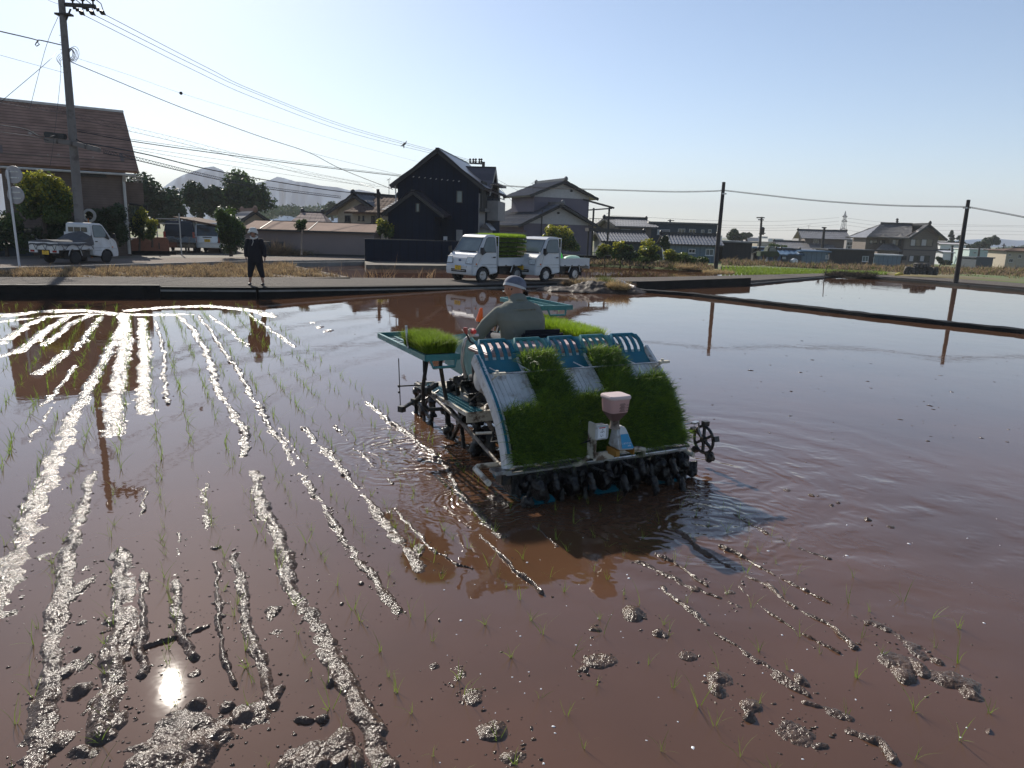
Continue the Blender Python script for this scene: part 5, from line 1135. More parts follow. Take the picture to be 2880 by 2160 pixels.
def plate(parent, x, y, z, ang, l1, l2, pitch=0):
    b = MB(); b.box((x, y, z), (.33, .012, .165), rot=ang); p = b.build('number_plate', 'plate_yellow', parent, bevel=.003)
    n = Vector((sin(ang), -cos(ang), 0)) * .0075
    textmesh(l1, .055, 'plate_text', 'ink', p, (x + n.x, y + n.y, z + .032), (pi / 2, 0, ang)); textmesh(l2, .088, 'plate_number', 'ink', p, (x + n.x, y + n.y, z - .058), (pi / 2, 0, ang))
def kei_truck(label, loc, rz, style, plate_no, group=None):
    """front towards +x"""
    r = thing('kei_truck', label, 'truck', loc, rz, group); hw = .735; R = .275
    fx = {'a': 1.12, 'b': 1.02, 'c': .98}[style]; rx = -.80
    if style == 'a':
        top = [(1.685, .30), (1.70, .46), (1.69, .62), (1.655, .70), (1.63, .88), (1.50, 1.04), (1.36, 1.11), (.96, 1.70), (.84, 1.765), (.55, 1.79), (.40, 1.77), (.345, 1.70), (.33, .80), (.33, .36)]
    else:
        top = [(1.68, .28), (1.70, .46), (1.68, .64), (1.64, .72), (1.60, .95), (1.44, 1.08), (1.33, 1.12), (.94, 1.68), (.80, 1.755), (.40, 1.775), (.24, 1.76), (.20, 1.69), (.18, .80), (.18, .36)]
    xb = top[-1][0]
    prof = top + [(fx - .37, .30)] + list(reversed(arc(fx, .275, .335, 5, 172, 10))) [0:0] + arc(fx, .275, .34, 176, 4, 10) + [(fx + .37, .26)]
    cab(r, prof, hw)
    # windscreen and side windows
    (x0, z0), (x1, z1) = [p for p in top if 1.05 < p[1] < 1.13][-1], [p for p in top if 1.6 < p[1] < 1.72][0]
    b = MB(); d = Vector((x1 - x0, 0, z1 - z0)); nn = Vector((d.z, 0, -d.x)).normalized()
    def ws(t, u, o): p = Vector((x0, 0, z0)) + d * t + nn * o; return (p.x, u * (tum(p.z, hw) - .06), p.z)
    b.face([ws(.05, -1, .004), ws(.05, 1, .004), ws(.94, .97, .004), ws(.94, -.97, .004)]); W_ = b.build('windscreen', 'glass_mid', r)
    b = MB(); b.tube([ws(.04, -1, .006), ws(.04, 1, .006), ws(.95, .97, .006), ws(.95, -.97, .006)], .014, 5, closed=True); b.build('seal', 'black_plastic', W_)
    b = MB()
    for u in (-.55, .15): b.tube([ws(.03, u, .01), ws(.06, u + .55, .02)], .01, 5); b.beam(ws(.05, u + .05, .02), ws(.075, u + .7, .02), .015, .02)
    b.build('wiper', 'black_plastic', r)
    wb = xb + .12
    win = [(x0 - .12, z0 - .06), (x0 - .30, z0 + .04), (x0 - .34, z0 + .05)]; 
    wpoly = [(wb, z0 + .03), (x0 - .42, z0 + .03), (x0 - .20, z0 - .08), (x0 - .14, z0 - .04), (x1 - .06, z1 - .06), (x1 - .16, z1 - .015), (wb + .05, z1 - .01), (wb, z1 - .06)]
    for s_ in (-1, 1):
        b = MB(); side_poly(b, wpoly, hw, s_); f = b.build('side_window', 'glass_mid', r)
        b = MB(); side_poly(b, [wpoly[1], wpoly[2], wpoly[3], (x0 - .05 - .22, z0 + .22), (x0 - .36, z0 + .05)], hw, s_, .009, .012); b.build('quarter_trim', 'black_plastic', f)
        b = MB()
        for k in range(len(wpoly)):
            p, q = wpoly[k], wpoly[(k + 1) % len(wpoly)]; b.tube([(p[0], s_ * (tum(p[1], hw) + .009), p[1]), (q[0], s_ * (tum(q[1], hw) + .009), q[1])], .009, 4)
        b.build('seal', 'black_plastic', f)
        # door seams and handle
        b = MB()
        for pl in ([(wb - .05, z0 - .1), (wb - .05, .48)], [(wb - .05, .56), (fx - .30, .56)], [(x0 - .13, z0 - .12), (fx + .30, .66), (fx + .31, .56)], [(fx + .31, .62), (1.6, .62)], [(wb - .05, .68), (x0 - .15, .68)]):
            b.tube([(x, s_ * (tum(z, hw) + .0005), z) for x, z in pl], .004, 4)
        b.build('door_seam', 'ink', r)
        b = MB(); b.box((wb + .09, s_ * (hw + .008), z0 - .16), (.13, .02, .045)); b.build('door_handle', 'black_plastic', r, bevel=.005)
        b = MB(); mx = x0 - .02; b.tube([(mx - .1, s_ * (hw - .01), z0 - .02), (mx, s_ * (hw + .10), z0 + .04)], .014, 6); b.box((mx, s_ * (hw + .15), z0 + .1), (.07, .14, .21)); b.build('mirror', 'black_plastic', r, bevel=.015)
        b = MB(); b.lathe([(.012, 0), (.034, 0), (.034, .012 * s_), (.001, .018 * s_)], (fx + .36, s_ * hw, .70), 'y', 12); b.build('side_marker', 'lamp_orange', r)
        # wheel arch liner
        b = MB(); A_ = arc(fx, .275, .338, 0, 180, 10); 
        for (p, q) in zip(A_, A_[1:]): b.face([(p[0], s_ * (hw - .22), p[1]), (q[0], s_ * (hw - .22), q[1]), (q[0], s_ * (hw - .005), q[1]), (p[0], s_ * (hw - .005), p[1])])
        b.build('arch_liner', 'black_plastic', r)
    # face
    for s_ in (-1, 1):
        b = MB(); 
        if style == 'a': P = [(1.655, .36, .71), (1.645, .69, .70), (1.575, .70, .95), (1.60, .42, .96)]; Q = (.05)
        else: P = [(1.665, .40, .70), (1.645, .70, .69), (1.59, .70, .93), (1.615, .36, .86)]
        P = [Vector((x + .012, s_ * y, z)) for x, y, z in P]; c = sum(P, Vector()) / 4
        b.face([tuple(p) for p in P]); b.face([tuple(p + Vector((.03, 0, 0)) if 0 else p + Vector((.022, 0, .004))) for p in P])
        for k in range(4): b.face([tuple(P[k]), tuple(P[(k + 1) % 4]), tuple(P[(k + 1) % 4] + Vector((.022, 0, .004))), tuple(P[k] + Vector((.022, 0, .004)))])
        h = b.build('headlight', 'lamp_clear', r)
        b = MB(); b.tube([tuple(p + Vector((.02, 0, .004))) for p in P], .01, 4, closed=True); b.build('bezel', 'black_plastic', h)
    b = MB(); b.box((1.70, 0, .44), (.05, .82, .11)); g_ = b.build('grille', 'black_plastic', r, bevel=.01)
    b = MB(); b.box((1.728, 0, .44), (.012, .74, .02)); b.build('grille_bar', 'rim_metal', g_)
    b = MB(); b.box((1.702, 0, .60), (.02, .86, .07)); b.box((1.652, 0, .90), (.02, .80, .012)); b.build('front_trim', 'white_paint', r)
    if style == 'a':
        b = MB(); b.lathe([(.055, .0), (.055, .008), (.001, .012)], (1.657, .02, .82), 'x', 20); 
        for i in range(len(b.v)): x, y, z = b.v[i]; b.v[i] = (x, .02 + (y - .02) * 1.25, .82 + (z - .82) * .72)
        e = b.build('front_emblem', 'sign_blue', r); b = MB()
        for y, z, s_ in ((-.02, .83, .009), (.03, .835, .006), (.045, .815, .006), (.02, .805, .006), (.0, .812, .006), (.05, .83, .005)): b.ell((1.671, y + .02, z), (.004, s_, s_), 6, 4)
        b.build('star', 'rim_metal', e)
    plate(r, 1.722, -.02, .545, pi / 2, '相模 480', plate_no)
    # load bed
    bx0, bx1 = -1.70, xb - .04; zb = .66
    b = MB(); b.box2((bx0, -hw, zb - .05), (bx1, hw, zb)); b.build('bed_floor', 'white_paint', r)
    for s_ in (-1, 1):
        b = MB(); b.box2((bx0, s_ * hw - .0, zb - .03), (bx1, s_ * (hw - .03), zb + .27)); b.box2((bx0, s_ * (hw + .012), zb + .235), (bx1, s_ * (hw + .001), zb + .27)); b.box2((bx0, s_ * (hw + .012), zb + .10), (bx1, s_ * (hw + .001), zb + .115)); b.box2((bx0, s_ * (hw + .012), zb - .03), (bx1, s_ * (hw + .001), zb + .0)); sp = b.build('side_board', 'white_paint', r, bevel=.004)
        b = MB()
        for k in range(4): b.box((bx0 + .25 + k * .45, s_ * (hw + .022), zb - .02), (.09, .02, .03))
        b.build('hinge', 'black_plastic', sp)
        b = MB(); 
        for a_, c_ in ((-.28, .0), (.28, .0)): b.beam((rx + a_, s_ * (hw - .03), zb - .06), (rx + a_ * 1.35, s_ * (hw - .05), .36), .02, .03)
        b.build('fender_stay', 'white_paint', r)
        b = MB(); b.box((rx - .42, s_ * (hw - .12), .36), (.012, .24, .30)); b.build('mud_flap', 'rubber', r)
        wheel(r, fx, s_ * (hw - .08), R, .15, s_); wheel(r, rx, s_ * (hw - .08), R, .15, s_)
    b = MB(); b.box2((bx0 - .03, -hw, zb - .03), (bx0, hw, zb + .27)); t_ = b.build('tailgate', 'white_paint', r, bevel=.004)
    b = MB(); b.box2((bx0 - .04, -hw, zb - .17), (bx0 - .005, -hw + .42, zb - .04)); b.build('rear_sill', 'white_paint', r); b = MB(); b.box2((bx0 - .04, hw - .42, zb - .17), (bx0 - .005, hw, zb - .04)); b.build('rear_sill', 'white_paint', r)
    for s_ in (-1, 1): b = MB(); b.box((bx0 - .05, s_ * .56, zb - .105), (.03, .2, .09)); b.build('tail_light', 'lamp_red', r, bevel=.008)
    plate(r, bx0 - .05, -.10, zb - .16, -pi / 2, '相模 41', plate_no) if style == 'c' else None
    b = MB(); b.box2((bx1 - .02, -hw + .05, zb), (bx1 + .03, hw - .05, 1.36)); 
    if style != 'c': b.tube([(bx1, -hw + .04, zb), (bx1, -hw + .04, 1.72), (bx1, hw - .04, 1.72), (bx1, hw - .04, zb)], .02, 6)
    b.build('guard_frame', 'white_paint', r)
    b = MB(); b.box2((-1.55, -.33, .36), (1.2, -.22, .60)); b.box2((-1.55, .22, .36), (1.2, .33, .60)); b.box2((-.35, -.60, .28), (.1, -.2, .56)); b.box2((-.3, .25, .30), (.1, .6, .56)); b.tube([(rx, -.6, R), (rx, .6, R)], .06, 8); b.tube([(fx, -.6, R), (fx, .6, R)], .05, 8); b.box2((.2, -.5, .3), (1.3, .5, .42)); b.build('chassis', 'chassis', r)
    # rear window of the cab
    b = MB(); b.box((xb - .012, 0, 1.42), (.02, .98, .30)); w2 = b.build('rear_window', 'glass_dark', r, bevel=.02); b = MB()
    for y in (-.18, .18): b.box((xb - .026, y, 1.42), (.012, .02, .30))
    b.build('window_bar', 'white_paint', w2)
    b = MB(); b.tube([(x1 - .1, hw * .8, z1 + .05), (x1 - .55, hw * .86, z1 + .42)], .004, 4); b.build('antenna', 'black_plastic', r) if style == 'c' else None
    # dashboard and seats showing through the glass
    return r
HT = -133
p1 = G(1354, 795, .12); ang = radians(HT)
def place(fx, side, p, ang):                      # put a truck so that one front wheel stands on p
    v = Vector((fx * cos(ang) - side * .655 * sin(ang), fx * sin(ang) + side * .655 * cos(ang), 0)); return p - v
T1 = kei_truck('white kei truck facing us, loaded with a tall stack of seedling trays', place(1.12, 1, p1, ang), ang, 'a', '79-90', 'white kei trucks')
p2 = G(1531, 793, .11); ang2 = radians(-134)
T2 = kei_truck('white kei truck parked behind the loaded one, with sacks in its bed', place(1.02, 1, p2, ang2), ang2, 'b', '34-18', 'white kei trucks')
p3 = G(300, 738.5, .21); ang3 = radians(78)
T3 = kei_truck('white kei truck with a grey tarpaulin over its bed on the street at left', place(.98 * .93, -.93, p3, ang3), ang3, 'c', '21-35', 'white kei trucks'); T3.scale = (.93, .93, .93)
def on(T, p, ang): return T.location + Vector((p[0] * cos(ang) - p[1] * sin(ang), p[0] * sin(ang) + p[1] * cos(ang), p[2]))
# tarp
r = thing('tarpaulin', 'grey tarpaulin roped over the bed of the white kei truck on the street', 'tarpaulin', T3.location, ang3); r.scale = (.93, .93, .93); b = MB()
def tf(u, v):
    x = -1.76 + u * 1.96; y = -.79 + v * 1.58; e = min(u, v, 1 - v); z = .97 + .05 * sin(v * pi) + .03 * vnoise(np.array([x * 4]), np.array([y * 4]))[0]
    if u > .72: z += (u - .72) / .28 * .42 * (.55 + .45 * sin(v * pi))
    if v <= 0.001 or v >= .999 or u <= .001: z = .80 + .03 * sin(u * 20 + v * 17)
    return (x, y, z)
b.grid(tf, 26, 18); b.build('sheet', 'tarp_grey', r, smooth=True); b = MB()
for s_ in (-1, 1):
    for k in range(5): x = -1.6 + k * .4; b.tube([(x, s_ * .795, .84), (x + .18 * (-1) ** k, s_ * .76, .63)], .010, 5)
for k in range(7): y = -.7 + k * .2333; b.tube([(-1.765, y, .84), (-1.76, y + .12 * (-1) ** k, .60)], .010, 5)
b.build('rope', 'rubber', r)
# seedling trays on truck 1
TRG = 'seedling trays stacked on the loaded truck'
def traymat(parent, L, W_, z, n, m, h=.10, name='seedlings', hv=.25, wd=.010, rng=RNG, bend=.5):
    P = np.stack([rng.uniform(-L / 2, L / 2, n), rng.uniform(-W_ / 2, W_ / 2, n), np.full(n, z)], 1); N = unit(np.stack([rng.normal(0, hv, n), rng.normal(0, hv, n), np.ones(n)], 1))
    V, F = blades(P, N, h * rng.uniform(.7, 1.15, n), np.full(n, wd), bend, 2, rng); return np_mesh(name, V, F, m, parent)
tr = None; lv = 0
lab_l = ['lowest', 'second', 'third', 'fourth', 'fifth', 'sixth', 'seventh']
for lv in range(7):
    for c, (cx_, lb) in enumerate([(-.02, 'front'), (-.56, 'middle'), (-1.10, 'rear')]):
        top = lv == 6
        t = thing('seedling_tray', f'{"top tray with bright green" if top else lab_l[lv] + " tray of"} rice seedlings in the {lb} column of the truck stack', 'tray', on(T1, (cx_ - (.02 if lv % 2 else 0), 0, .665 + lv * .165), ang), ang, TRG)
        b = MB(); b.box2((-.26, -.64, 0), (.26, .64, .03)); b.box2((-.265, -.645, .03), (-.24, .645, .05)); b.box2((.24, -.645, .03), (.265, .645, .05)); b.build('tray', 'soil_mat' if lv not in (2, 3, 4) or c < 2 else 'dry_grass_pale', t, bevel=.004)
        traymat(t, .52, 1.27, .03, 1500 if not top else 2800, 'blade_top' if top else 'blade', .14 if not top else .15)
# sacks and bag on truck 2
SG = 'green sacks in the bed of the second truck'
for k, (cx_, cy_, L, lb) in enumerate([(-1.15, .25, .9, 'pale green sack lying flat behind the bright green bag'), (-1.62, -.15, .6, 'pale green sack sticking out over the tailgate')]):
    b = MB(); b.ell((0, 0, 0), (L / 2, .28, .13 if k == 0 else .1), 16, 10, rot=Matrix.Rotation(.12 * k, 3, 'Y'), noise=.04); o = b.build('sack', 'sack_green', smooth=True); o.location = on(T2, (cx_, cy_, .90 if k == 0 else .86), ang2); o.rotation_euler = (0, .0, ang2); tag(o, lb, 'sack', SG)
b = MB(); b.ell((0, 0, .02), (.20, .18, .16), 14, 8, noise=.08); b.lathe([(.19, .04), (.17, .2), (.10, .33), (.055, .38), (.09, .46), (.07, .5), (.001, .5)], (0, 0, 0), 'z', 14)
for i in range(len(b.v)): x, y, z = b.v[i]; q = .02 * sin(x * 60) * cos(z * 40); b.v[i] = (x + q, y + q, z)
o = b.build('plastic_bag', 'bag_green', smooth=True); o.location = on(T2, (-.42, .1, .84), ang2); tag(o, 'bright lime green tied plastic bag standing in the bed of the second truck', 'bag')

# cars by the left houses, tail towards us
def boxcar(name, label, loc, rz, L, W_, Ht, paint, glass, lights, plate_no, hatch=.12, rr=.31):
    r = thing(name, label, 'car', loc, rz); hw = W_ / 2
    side = [(-L / 2, .35), (-L / 2 - .02, .62), (-L / 2 + .02, .95), (-L / 2 + hatch, Ht - .12), (-L / 2 + hatch + .12, Ht), (L / 2 - 1.35, Ht), (L / 2 - 1.0, Ht - .08), (L / 2 - .55, 1.08), (L / 2 - .1, .9), (L / 2, .62), (L / 2 - .02, .32)]
    fx, rx = L / 2 - .55, -L / 2 + .55
    prof = side + [(fx + .36, .25)] + arc(fx, rr, rr + .05, 4, 176, 8) + arc(rx, rr, rr + .05, 4, 176, 8) + [(rx - .38, .28)]
    b = MB(); n = len(prof); tm = lambda z: hw * (1 - .16 * max(0, z - .95) / .8)
    i = b._a([(x, -tm(z), z) for x, z in prof]); j = b._a([(x, tm(z), z) for x, z in prof]); b.f.append(tuple(i + k for k in range(n))); b.f.append(tuple(j + k for k in reversed(range(n)))); b.mi += [0, 0]
    for k in range(n): b.f.append((i + k, i + (k + 1) % n, j + (k + 1) % n, j + k)); b.mi.append(0)
    b.build('body', paint, r, bevel=.05)
    b = MB(); x0, z0, x1, z1 = -L / 2 + .012, 1.0, -L / 2 + hatch - .012, Ht - .13; b.prism([(x0 - .01, z0), (x1 - .01, z1), (x1 + .01, z1), (x0 + .01, z0)], -hw + .17, hw - .17, 'y'); b.build('rear_window', glass, r, bevel=.004)
    for s_ in (-1, 1):
        b = MB(); P = [(-L / 2 + .3, 1.02), (L / 2 - 1.0, 1.02), (L / 2 - 1.25, Ht - .14), (-L / 2 + .4, Ht - .14)]
        i = b._a([(x, s_ * (tm(z) + .004), z) for x, z in P]); b.f.append((i, i + 1, i + 2, i + 3)); b.mi.append(0); b.build('side_window', glass, r)
        b = MB(); z_ = lights; b.box((-L / 2 - .02, s_ * (hw - .09), z_), (.05, .12, .34)); b.build('tail_light', 'lamp_red', r, bevel=.01)
        b = MB(); b.box((L / 2 - 1.0, s_ * (hw + .1), 1.08), (.08, .16, .14)); b.build('mirror', paint, r, bevel=.02)
        wheel(r, fx, s_ * (hw - .1), rr, .18, s_); wheel(r, rx, s_ * (hw - .1), rr, .18, s_)
    b = MB(); b.box((-L / 2 - .03, 0, .42), (.08, W_ * .94, .2)); b.build('bumper', paint, r, bevel=.02)
    b = MB(); b.box((-L / 2 - .01, 0, .93), (.05, .5, .05)); b.build('hatch_trim', 'black_plastic', r)
    if plate_no: plate(r, -L / 2 - .045, 0, .74, -pi / 2, '相模 580', plate_no)
    return r
g = G(585, 712, .2); boxcar('minivan', 'silver boxy kei van seen from behind with a yellow number plate', g + Vector((-.35, 1.6, 0)), radians(103), 3.4, 1.48, 1.78, 'car_silver', 'glass_dark', .78, '53-43')
g = G(462, 713, .2); boxcar('minivan', 'big black minivan seen from behind, half hidden by the orange wall', g + Vector((-.4, 3.3, 0)), radians(110), 4.6, 1.72, 1.85, 'car_black', 'glass_dark', 1.05, None, hatch=.3, rr=.34)
b = MB(); g = D(2170, 726, 86); r = thing('kei_truck', 'old dull green kei truck parked left of the blue shed', 'truck', D(2138, 730, 86), 0)
b.prism([(0, .35), (2.2, .35), (2.25, .8), (2.0, 1.0), (1.7, 1.5), (.9, 1.5), (.8, 1.0), (0, .95)], 0, 1.5, 'y'); b.build('body', 'leaf_dark', r, bevel=.05); b = MB(); b.prism([(.95, 1.0), (1.85, 1.0), (1.62, 1.42), (1.0, 1.42)], -.01, .01, 'y'); b.build('side_window', 'glass_mid', r)
for x in (.45, 1.8): wheel(r, x, .05, .28, .15, -1)
b = MB(); b.tube([(-.1, 0, .9), (-.1, 0, 1.6), (.8, 0, 1.6), (.8, 0, 1.0)], .03, 5); b.build('bed_frame', 'trim_dark', r)

# ------------------------------------------------------------------ street furniture
# low orange wall
p, q = G(330, 716, .2), G(478, 716.5, .2); r = thing('garden_wall', 'low orange brown garden wall with a curved top behind the street', 'wall', p); d = q - p; L = d.length; r.rotation_euler = (0, 0, atan2(d.y, d.x))
hT = D(450, 669, q.y).z - .2; b = MB(); b.prism([(-1.2, .0), (L, .0), (L, hT - .12), (L - .12, hT), (L * .45, hT), (L * .34, hT - .05), (L * .22, hT * .70), (L * .05, hT * .66), (-1.2, hT * .66)], 0, .16, 'y'); b.build('wall_body', 'wall_orange', r, bevel=.02)
b = MB(); b.box2((-1.2, -.04, 0), (L + .3, -.002, .2)); b.box2((-1.2, -.06, 0), (L + .3, .2, .12)) if 0 else None; b.build('plinth', 'concrete_wet', r)
b = MB(); b.box2((L * .47, -.02, hT + .002), (L - .1, .18, hT + .035)); b.build('coping', 'wall_orange', r)
for x in (L * .42, L * .80): b = MB(); b.box((x, -.008, hT * .52), (.05, .012, .34)); b.build('slot', 'wall_pale' if x < L * .5 else 'ink', r)
p, q = G(-120, 722, .2), G(92, 719, .2); b = MB(); b.beam((p.x, p.y, .45), (q.x, q.y, .45), .2, .5); tag(b.build('garden_wall', 'wall_slate'), 'low dark wall before the hedge at the left edge', 'wall')
# road signs seen from behind
g = G(56, 758, .2); r = thing('road_sign', 'back of a double round road sign on a leaning white pole at the left edge', 'road sign', g); Yg = g.y
def tw(px, py, Y=None): p = D(px, py, Y or Yg); return p - g
b = MB(); b.tube([(0, 0, -.1), tw(20, 478)], .038, 10); b.build('pole', 'wall_white', r, smooth=True)
for (x, y) in ((35, 491), (41, 549)):
    c = tw(x, y) + Vector((0, -.0, 0)); b = MB(); b.lathe([(.001, .045), (.29, .045), (.30, .06), (.30, .075), (.29, .078), (.001, .078)], c, 'y', 32); s_ = b.build('sign_disc', 'sign_back', r, smooth=True)
    b = MB(); b.box((c.x, c.y + .036, c.z + .1), (.4, .015, .03)); b.box((c.x, c.y + .036, c.z - .1), (.4, .015, .03)); b.build('bracket', 'steel', s_)
r = thing('traffic_mirror', 'round convex traffic mirror on a post behind the white truck at left', 'mirror', G(256, 700, .2)); r.location = D(256, 700, 34.5); r.location.z = .2
c = D(251, 606, 34.5) - r.location; b = MB(); b.tube([(0, 0, 0), (0, .02, c.z + .1)], .04, 8); b.build('pole', 'lamp_orange', r); b = MB(); b.lathe([(.001, -.03), (.15, -.02), (.25, .0)], c, 'y', 28); b.build('mirror_glass', 'mirror', r, smooth=True); b = MB(); b.lathe([(.27, -.01), (.31, .0), (.31, .05), (.27, .05)], c, 'y', 28); b.build('mirror_rim', 'trim_pale', r, smooth=True)

# ------------------------------------------------------------------ utility poles and cables
def pole(name, label, top, base, Y, r0, r1, m, z0=0, extra=None, cat='utility pole'):
    B = D(*base, Y); B.z = z0; T_ = D(*top, Y); r = thing(name, label, cat, B); b = MB(); t = T_ - B; b.tube([Vector((0, 0, -.2)), t * .5, t], [r0, (r0 + r1) / 2, r1], 14); b.build('pole_shaft', m, r, smooth=True); return r, t
PL, tL = pole('utility_pole', 'tall leaning concrete utility pole with a crossarm and insulators at the left', (168, -60), (224, 640), 31.5, .20, .12, 'pole_concrete', .2)
YL = 31.5; oL = PL.location
def lp(x, y, Y=YL): return D(x, y, Y) - oL
b = MB(); b.beam(lp(172, 12), lp(268, 18), .10, .14); b.build('crossarm', 'wood_pole', PL)
b = MB(); b.beam(lp(199, 25), lp(182, 66), .05, .05); b.build('brace', 'wood_pole', PL)
for k, (x, y, ex, ey) in enumerate([(205, 18, 238, 43), (233, 18, 268, 43), (262, 18, 297, 42)]):
    A, E_ = lp(x, y), lp(ex, ey, YL + .5); b = MB(); prof = [.03, .09, .03, .09, .03, .07, .10, .05, .03]; pts = [A + (E_ - A) * t / 8 for t in range(9)]; b.tube(pts, prof, 8); b.build('strain_insulator', 'black_plastic', PL, smooth=True)
    b = MB(); u = lp(x, y - 4); b.tube([u, u + Vector((0, 0, .14)), u + Vector((0, 0, .17)), u + Vector((0, 0, .32))], [.035, .035, .09, .06], 8); b.tube([u + Vector((0, 0, .3)), lp(x + 22, y - 8), lp(x + 27, y + 8), E_], .018, 5); b.build('pin_insulator', 'black_plastic', PL)
b = MB(); c = lp(180, 41); b.box(c, (.62, .3, .07)); b.build('band', 'wood_pole', PL)
b = MB()
for (x, y) in [(166, 99), (190, 99), (168, 119), (191, 119), (169, 139), (171, 147), (170, 151), (177, 195), (198, 198), (201, 227), (179, 197), (200, 259), (183, 281)]:
    s_ = 1 if x > 185 else -1; p = lp(x, y); b.tube([p - Vector((s_ * .22, 0, 0)), p], .012, 5)
b.build('step_bolt', 'steel', PL)
b = MB()
for k in range(7):
    cx_, cy_, rx_, ry_ = 197 + 2 * k, 150 + 3 * (k % 3), 8 + k, 14 + k; b.tube([lp(cx_ + rx_ * cos(a * .52), cy_ + ry_ * sin(a * .52)) for a in range(13)], .014 if k < 3 else .008, 4)
for k in range(4): b.tube([lp(168 + 3 * k - 9 * sin(a * .4), 152 + 4 * k + a * 3.5) for a in range(8)], .008, 4)
b.build('cable_coil', 'cable', PL)
b = MB(); b.box(lp(172, 384) + Vector((-.05, -.3, 0)), (.9, .2, .22), rot=Matrix.Rotation(radians(5), 3, 'Y')); b.build('splice_case', 'black_plastic', PL, bevel=.04)
for x, y, a_ in ((175, 400, 4), (254, 415, 12)):
    for k in (-.29, .29): b = MB(); b.box(lp(x, y) + Vector((k * cos(radians(a_)), -.25, -k * sin(radians(a_)))), (.56, .18, .20), rot=Matrix.Rotation(radians(a_), 3, 'Y')); b.build('terminal_box', 'pole_concrete', PL, bevel=.03)
PR, _ = pole('utility_pole', 'leaning dark pole by the road corner at right of centre, with a low cable', (2036, 512), (2012, 759), 45, .14, .10, 'wood_pole', .05)
PRR, _ = pole('utility_pole', 'leaning dark pole standing on the far bund at the right', (2724, 562), (2688, 793), 38.5, .13, .09, 'wood_pole', .05)
for P_, x, y, Y in ((PR, 2036, 545, 45), (PRR, 2719, 585, 38.5)):
    b = MB(); b.box(D(x, y, Y) - P_.location, (.26, .26, .07)); b.build('band', 'steel', P_)
PS, _ = pole('utility_pole', 'small dark pole between the beige bungalow and the navy house', (1063, 532), (1068, 640), 50, .12, .10, 'wood_pole', .2)
b = MB(); b.box(D(1063, 550, 50) - PS.location, (.4, .3, .2)); b.build('band', 'wood_pole', PS)
PN = thing('utility_pole', 'pole top with insulators rising behind the navy house roof', 'utility pole', (D(1355, 600, 72).x, 72, 0)); b = MB(); t = D(1360, 455, 72) - PN.location; b.tube([(0, 0, 0), t], [.2, .15], 10); b.build('pole_shaft', 'wood_pole', PN)
b = MB(); b.beam(D(1320, 459, 72) - PN.location, D(1364, 461, 72) - PN.location, .1, .14); 
for x in (1322, 1331, 1338, 1348, 1354): b.lathe([(.08, 0), (.12, .12), (.05, .2), (.12, .3), (.08, .4), (.001, .42)], D(x, 458, 72) - PN.location, 'z', 8)
b.build('crossarm', 'black_plastic', PN)
for lb, top, base, Y, arms in (('slim utility pole with a transformer behind the dark sheds', (2142, 610), (2137, 700), 110, [(2128, 2150, 612), (2132, 2148, 618)]), ('faint utility pole behind the flat roofed slate house', (1885, 617), (1884, 640), 150, [(1878, 1896, 620)]), ('slim pole standing before the set back tiled house', (2319, 639), (2311, 710), 100, [(2312, 2324, 640)]), ('pole top above the roof of the big brown house', (2524, 614), (2522, 640), 135, [(2520, 2527, 617), (2520, 2527, 622)]), ('faint pole with crossarms right of the big brown house', (2634, 682), (2636, 712), 150, [(2628, 2640, 684)]), ('faint pole behind the conifers', (2679, 690), (2676, 735), 140, [(2674, 2682, 692)]), ('slim pole before the mint building', (2755, 695), (2750, 735), 130, []), ('thin pole at the far right edge', (2824, 685), (2822, 712), 200, [(2818, 2828, 690)]), ('slim post left of the lilac house', (1459, 549), (1459, 588), 75, [])):
    r, t = pole('utility_pole', lb, top, base, Y, .2 if Y > 90 else .12, .15 if Y > 90 else .1, 'wood_pole', D(*base, Y).z)
    if arms:
        b = MB()
        for a0, a1, yy in arms: b.beam(D(a0, yy, Y) - r.location, D(a1, yy + .5, Y) - r.location, .15, .16)
        b.build('crossarm', 'wood_pole', r)
    if 'transformer' in lb: b = MB(); b.lathe([(.35, -.5), (.38, .5), (.2, .65)], D(2143, 651, Y) - r.location, 'z', 10); b.beam(D(2135, 657, Y) - r.location, D(2152, 656, Y) - r.location, .2, .15); b.build('transformer', 'wood_pole', r)
# lattice pylon
r = thing('lattice_pylon', 'steel lattice transmission pylon behind the right houses', 'pylon', D(2366, 690, 420)); b = MB(); s_ = 420 / FPX; o = D(2366, 652, 420) - r.location; hs = 56 * s_; bw = 6.5 * s_
for sx in (-1, 1):
    for sy in (-1, 1): b.tube([(sx * bw * 1.6, sy * bw * 1.6, o.z - 38 * s_), (sx * bw, sy * bw, o.z), (sx * bw * .3, sy * bw * .3, o.z + hs * .8), (0, 0, o.z + hs)], .10, 4)
for k in range(9):
    t0, t1 = k / 9, (k + 1) / 9; w0, w1 = bw * (1 - .75 * t0), bw * (1 - .75 * t1); z0_, z1_ = o.z + hs * .85 * t0, o.z + hs * .85 * t1
    for sy in (-1, 1): b.tube([(-w0, sy * w0, z0_), (w1, sy * w1, z1_)], .05, 4); b.tube([(w0, sy * w0, z0_), (-w1, sy * w1, z1_)], .05, 4)
b.build('tower', 'cable_pale', r)
for k, (y, L) in enumerate(((646, 9), (622, 7.5), (609, 6.5))): z_ = D(2366, y, 420).z - r.location.z; b = MB(); b.tube([(-L * s_, 0, z_), (0, 0, z_ + 1), (L * s_, 0, z_)], .22, 4); b.tube([(-L * s_, 0, z_), (L * s_, 0, z_ - .2)], .18, 4); b.build('arm', 'cable_pale', r)
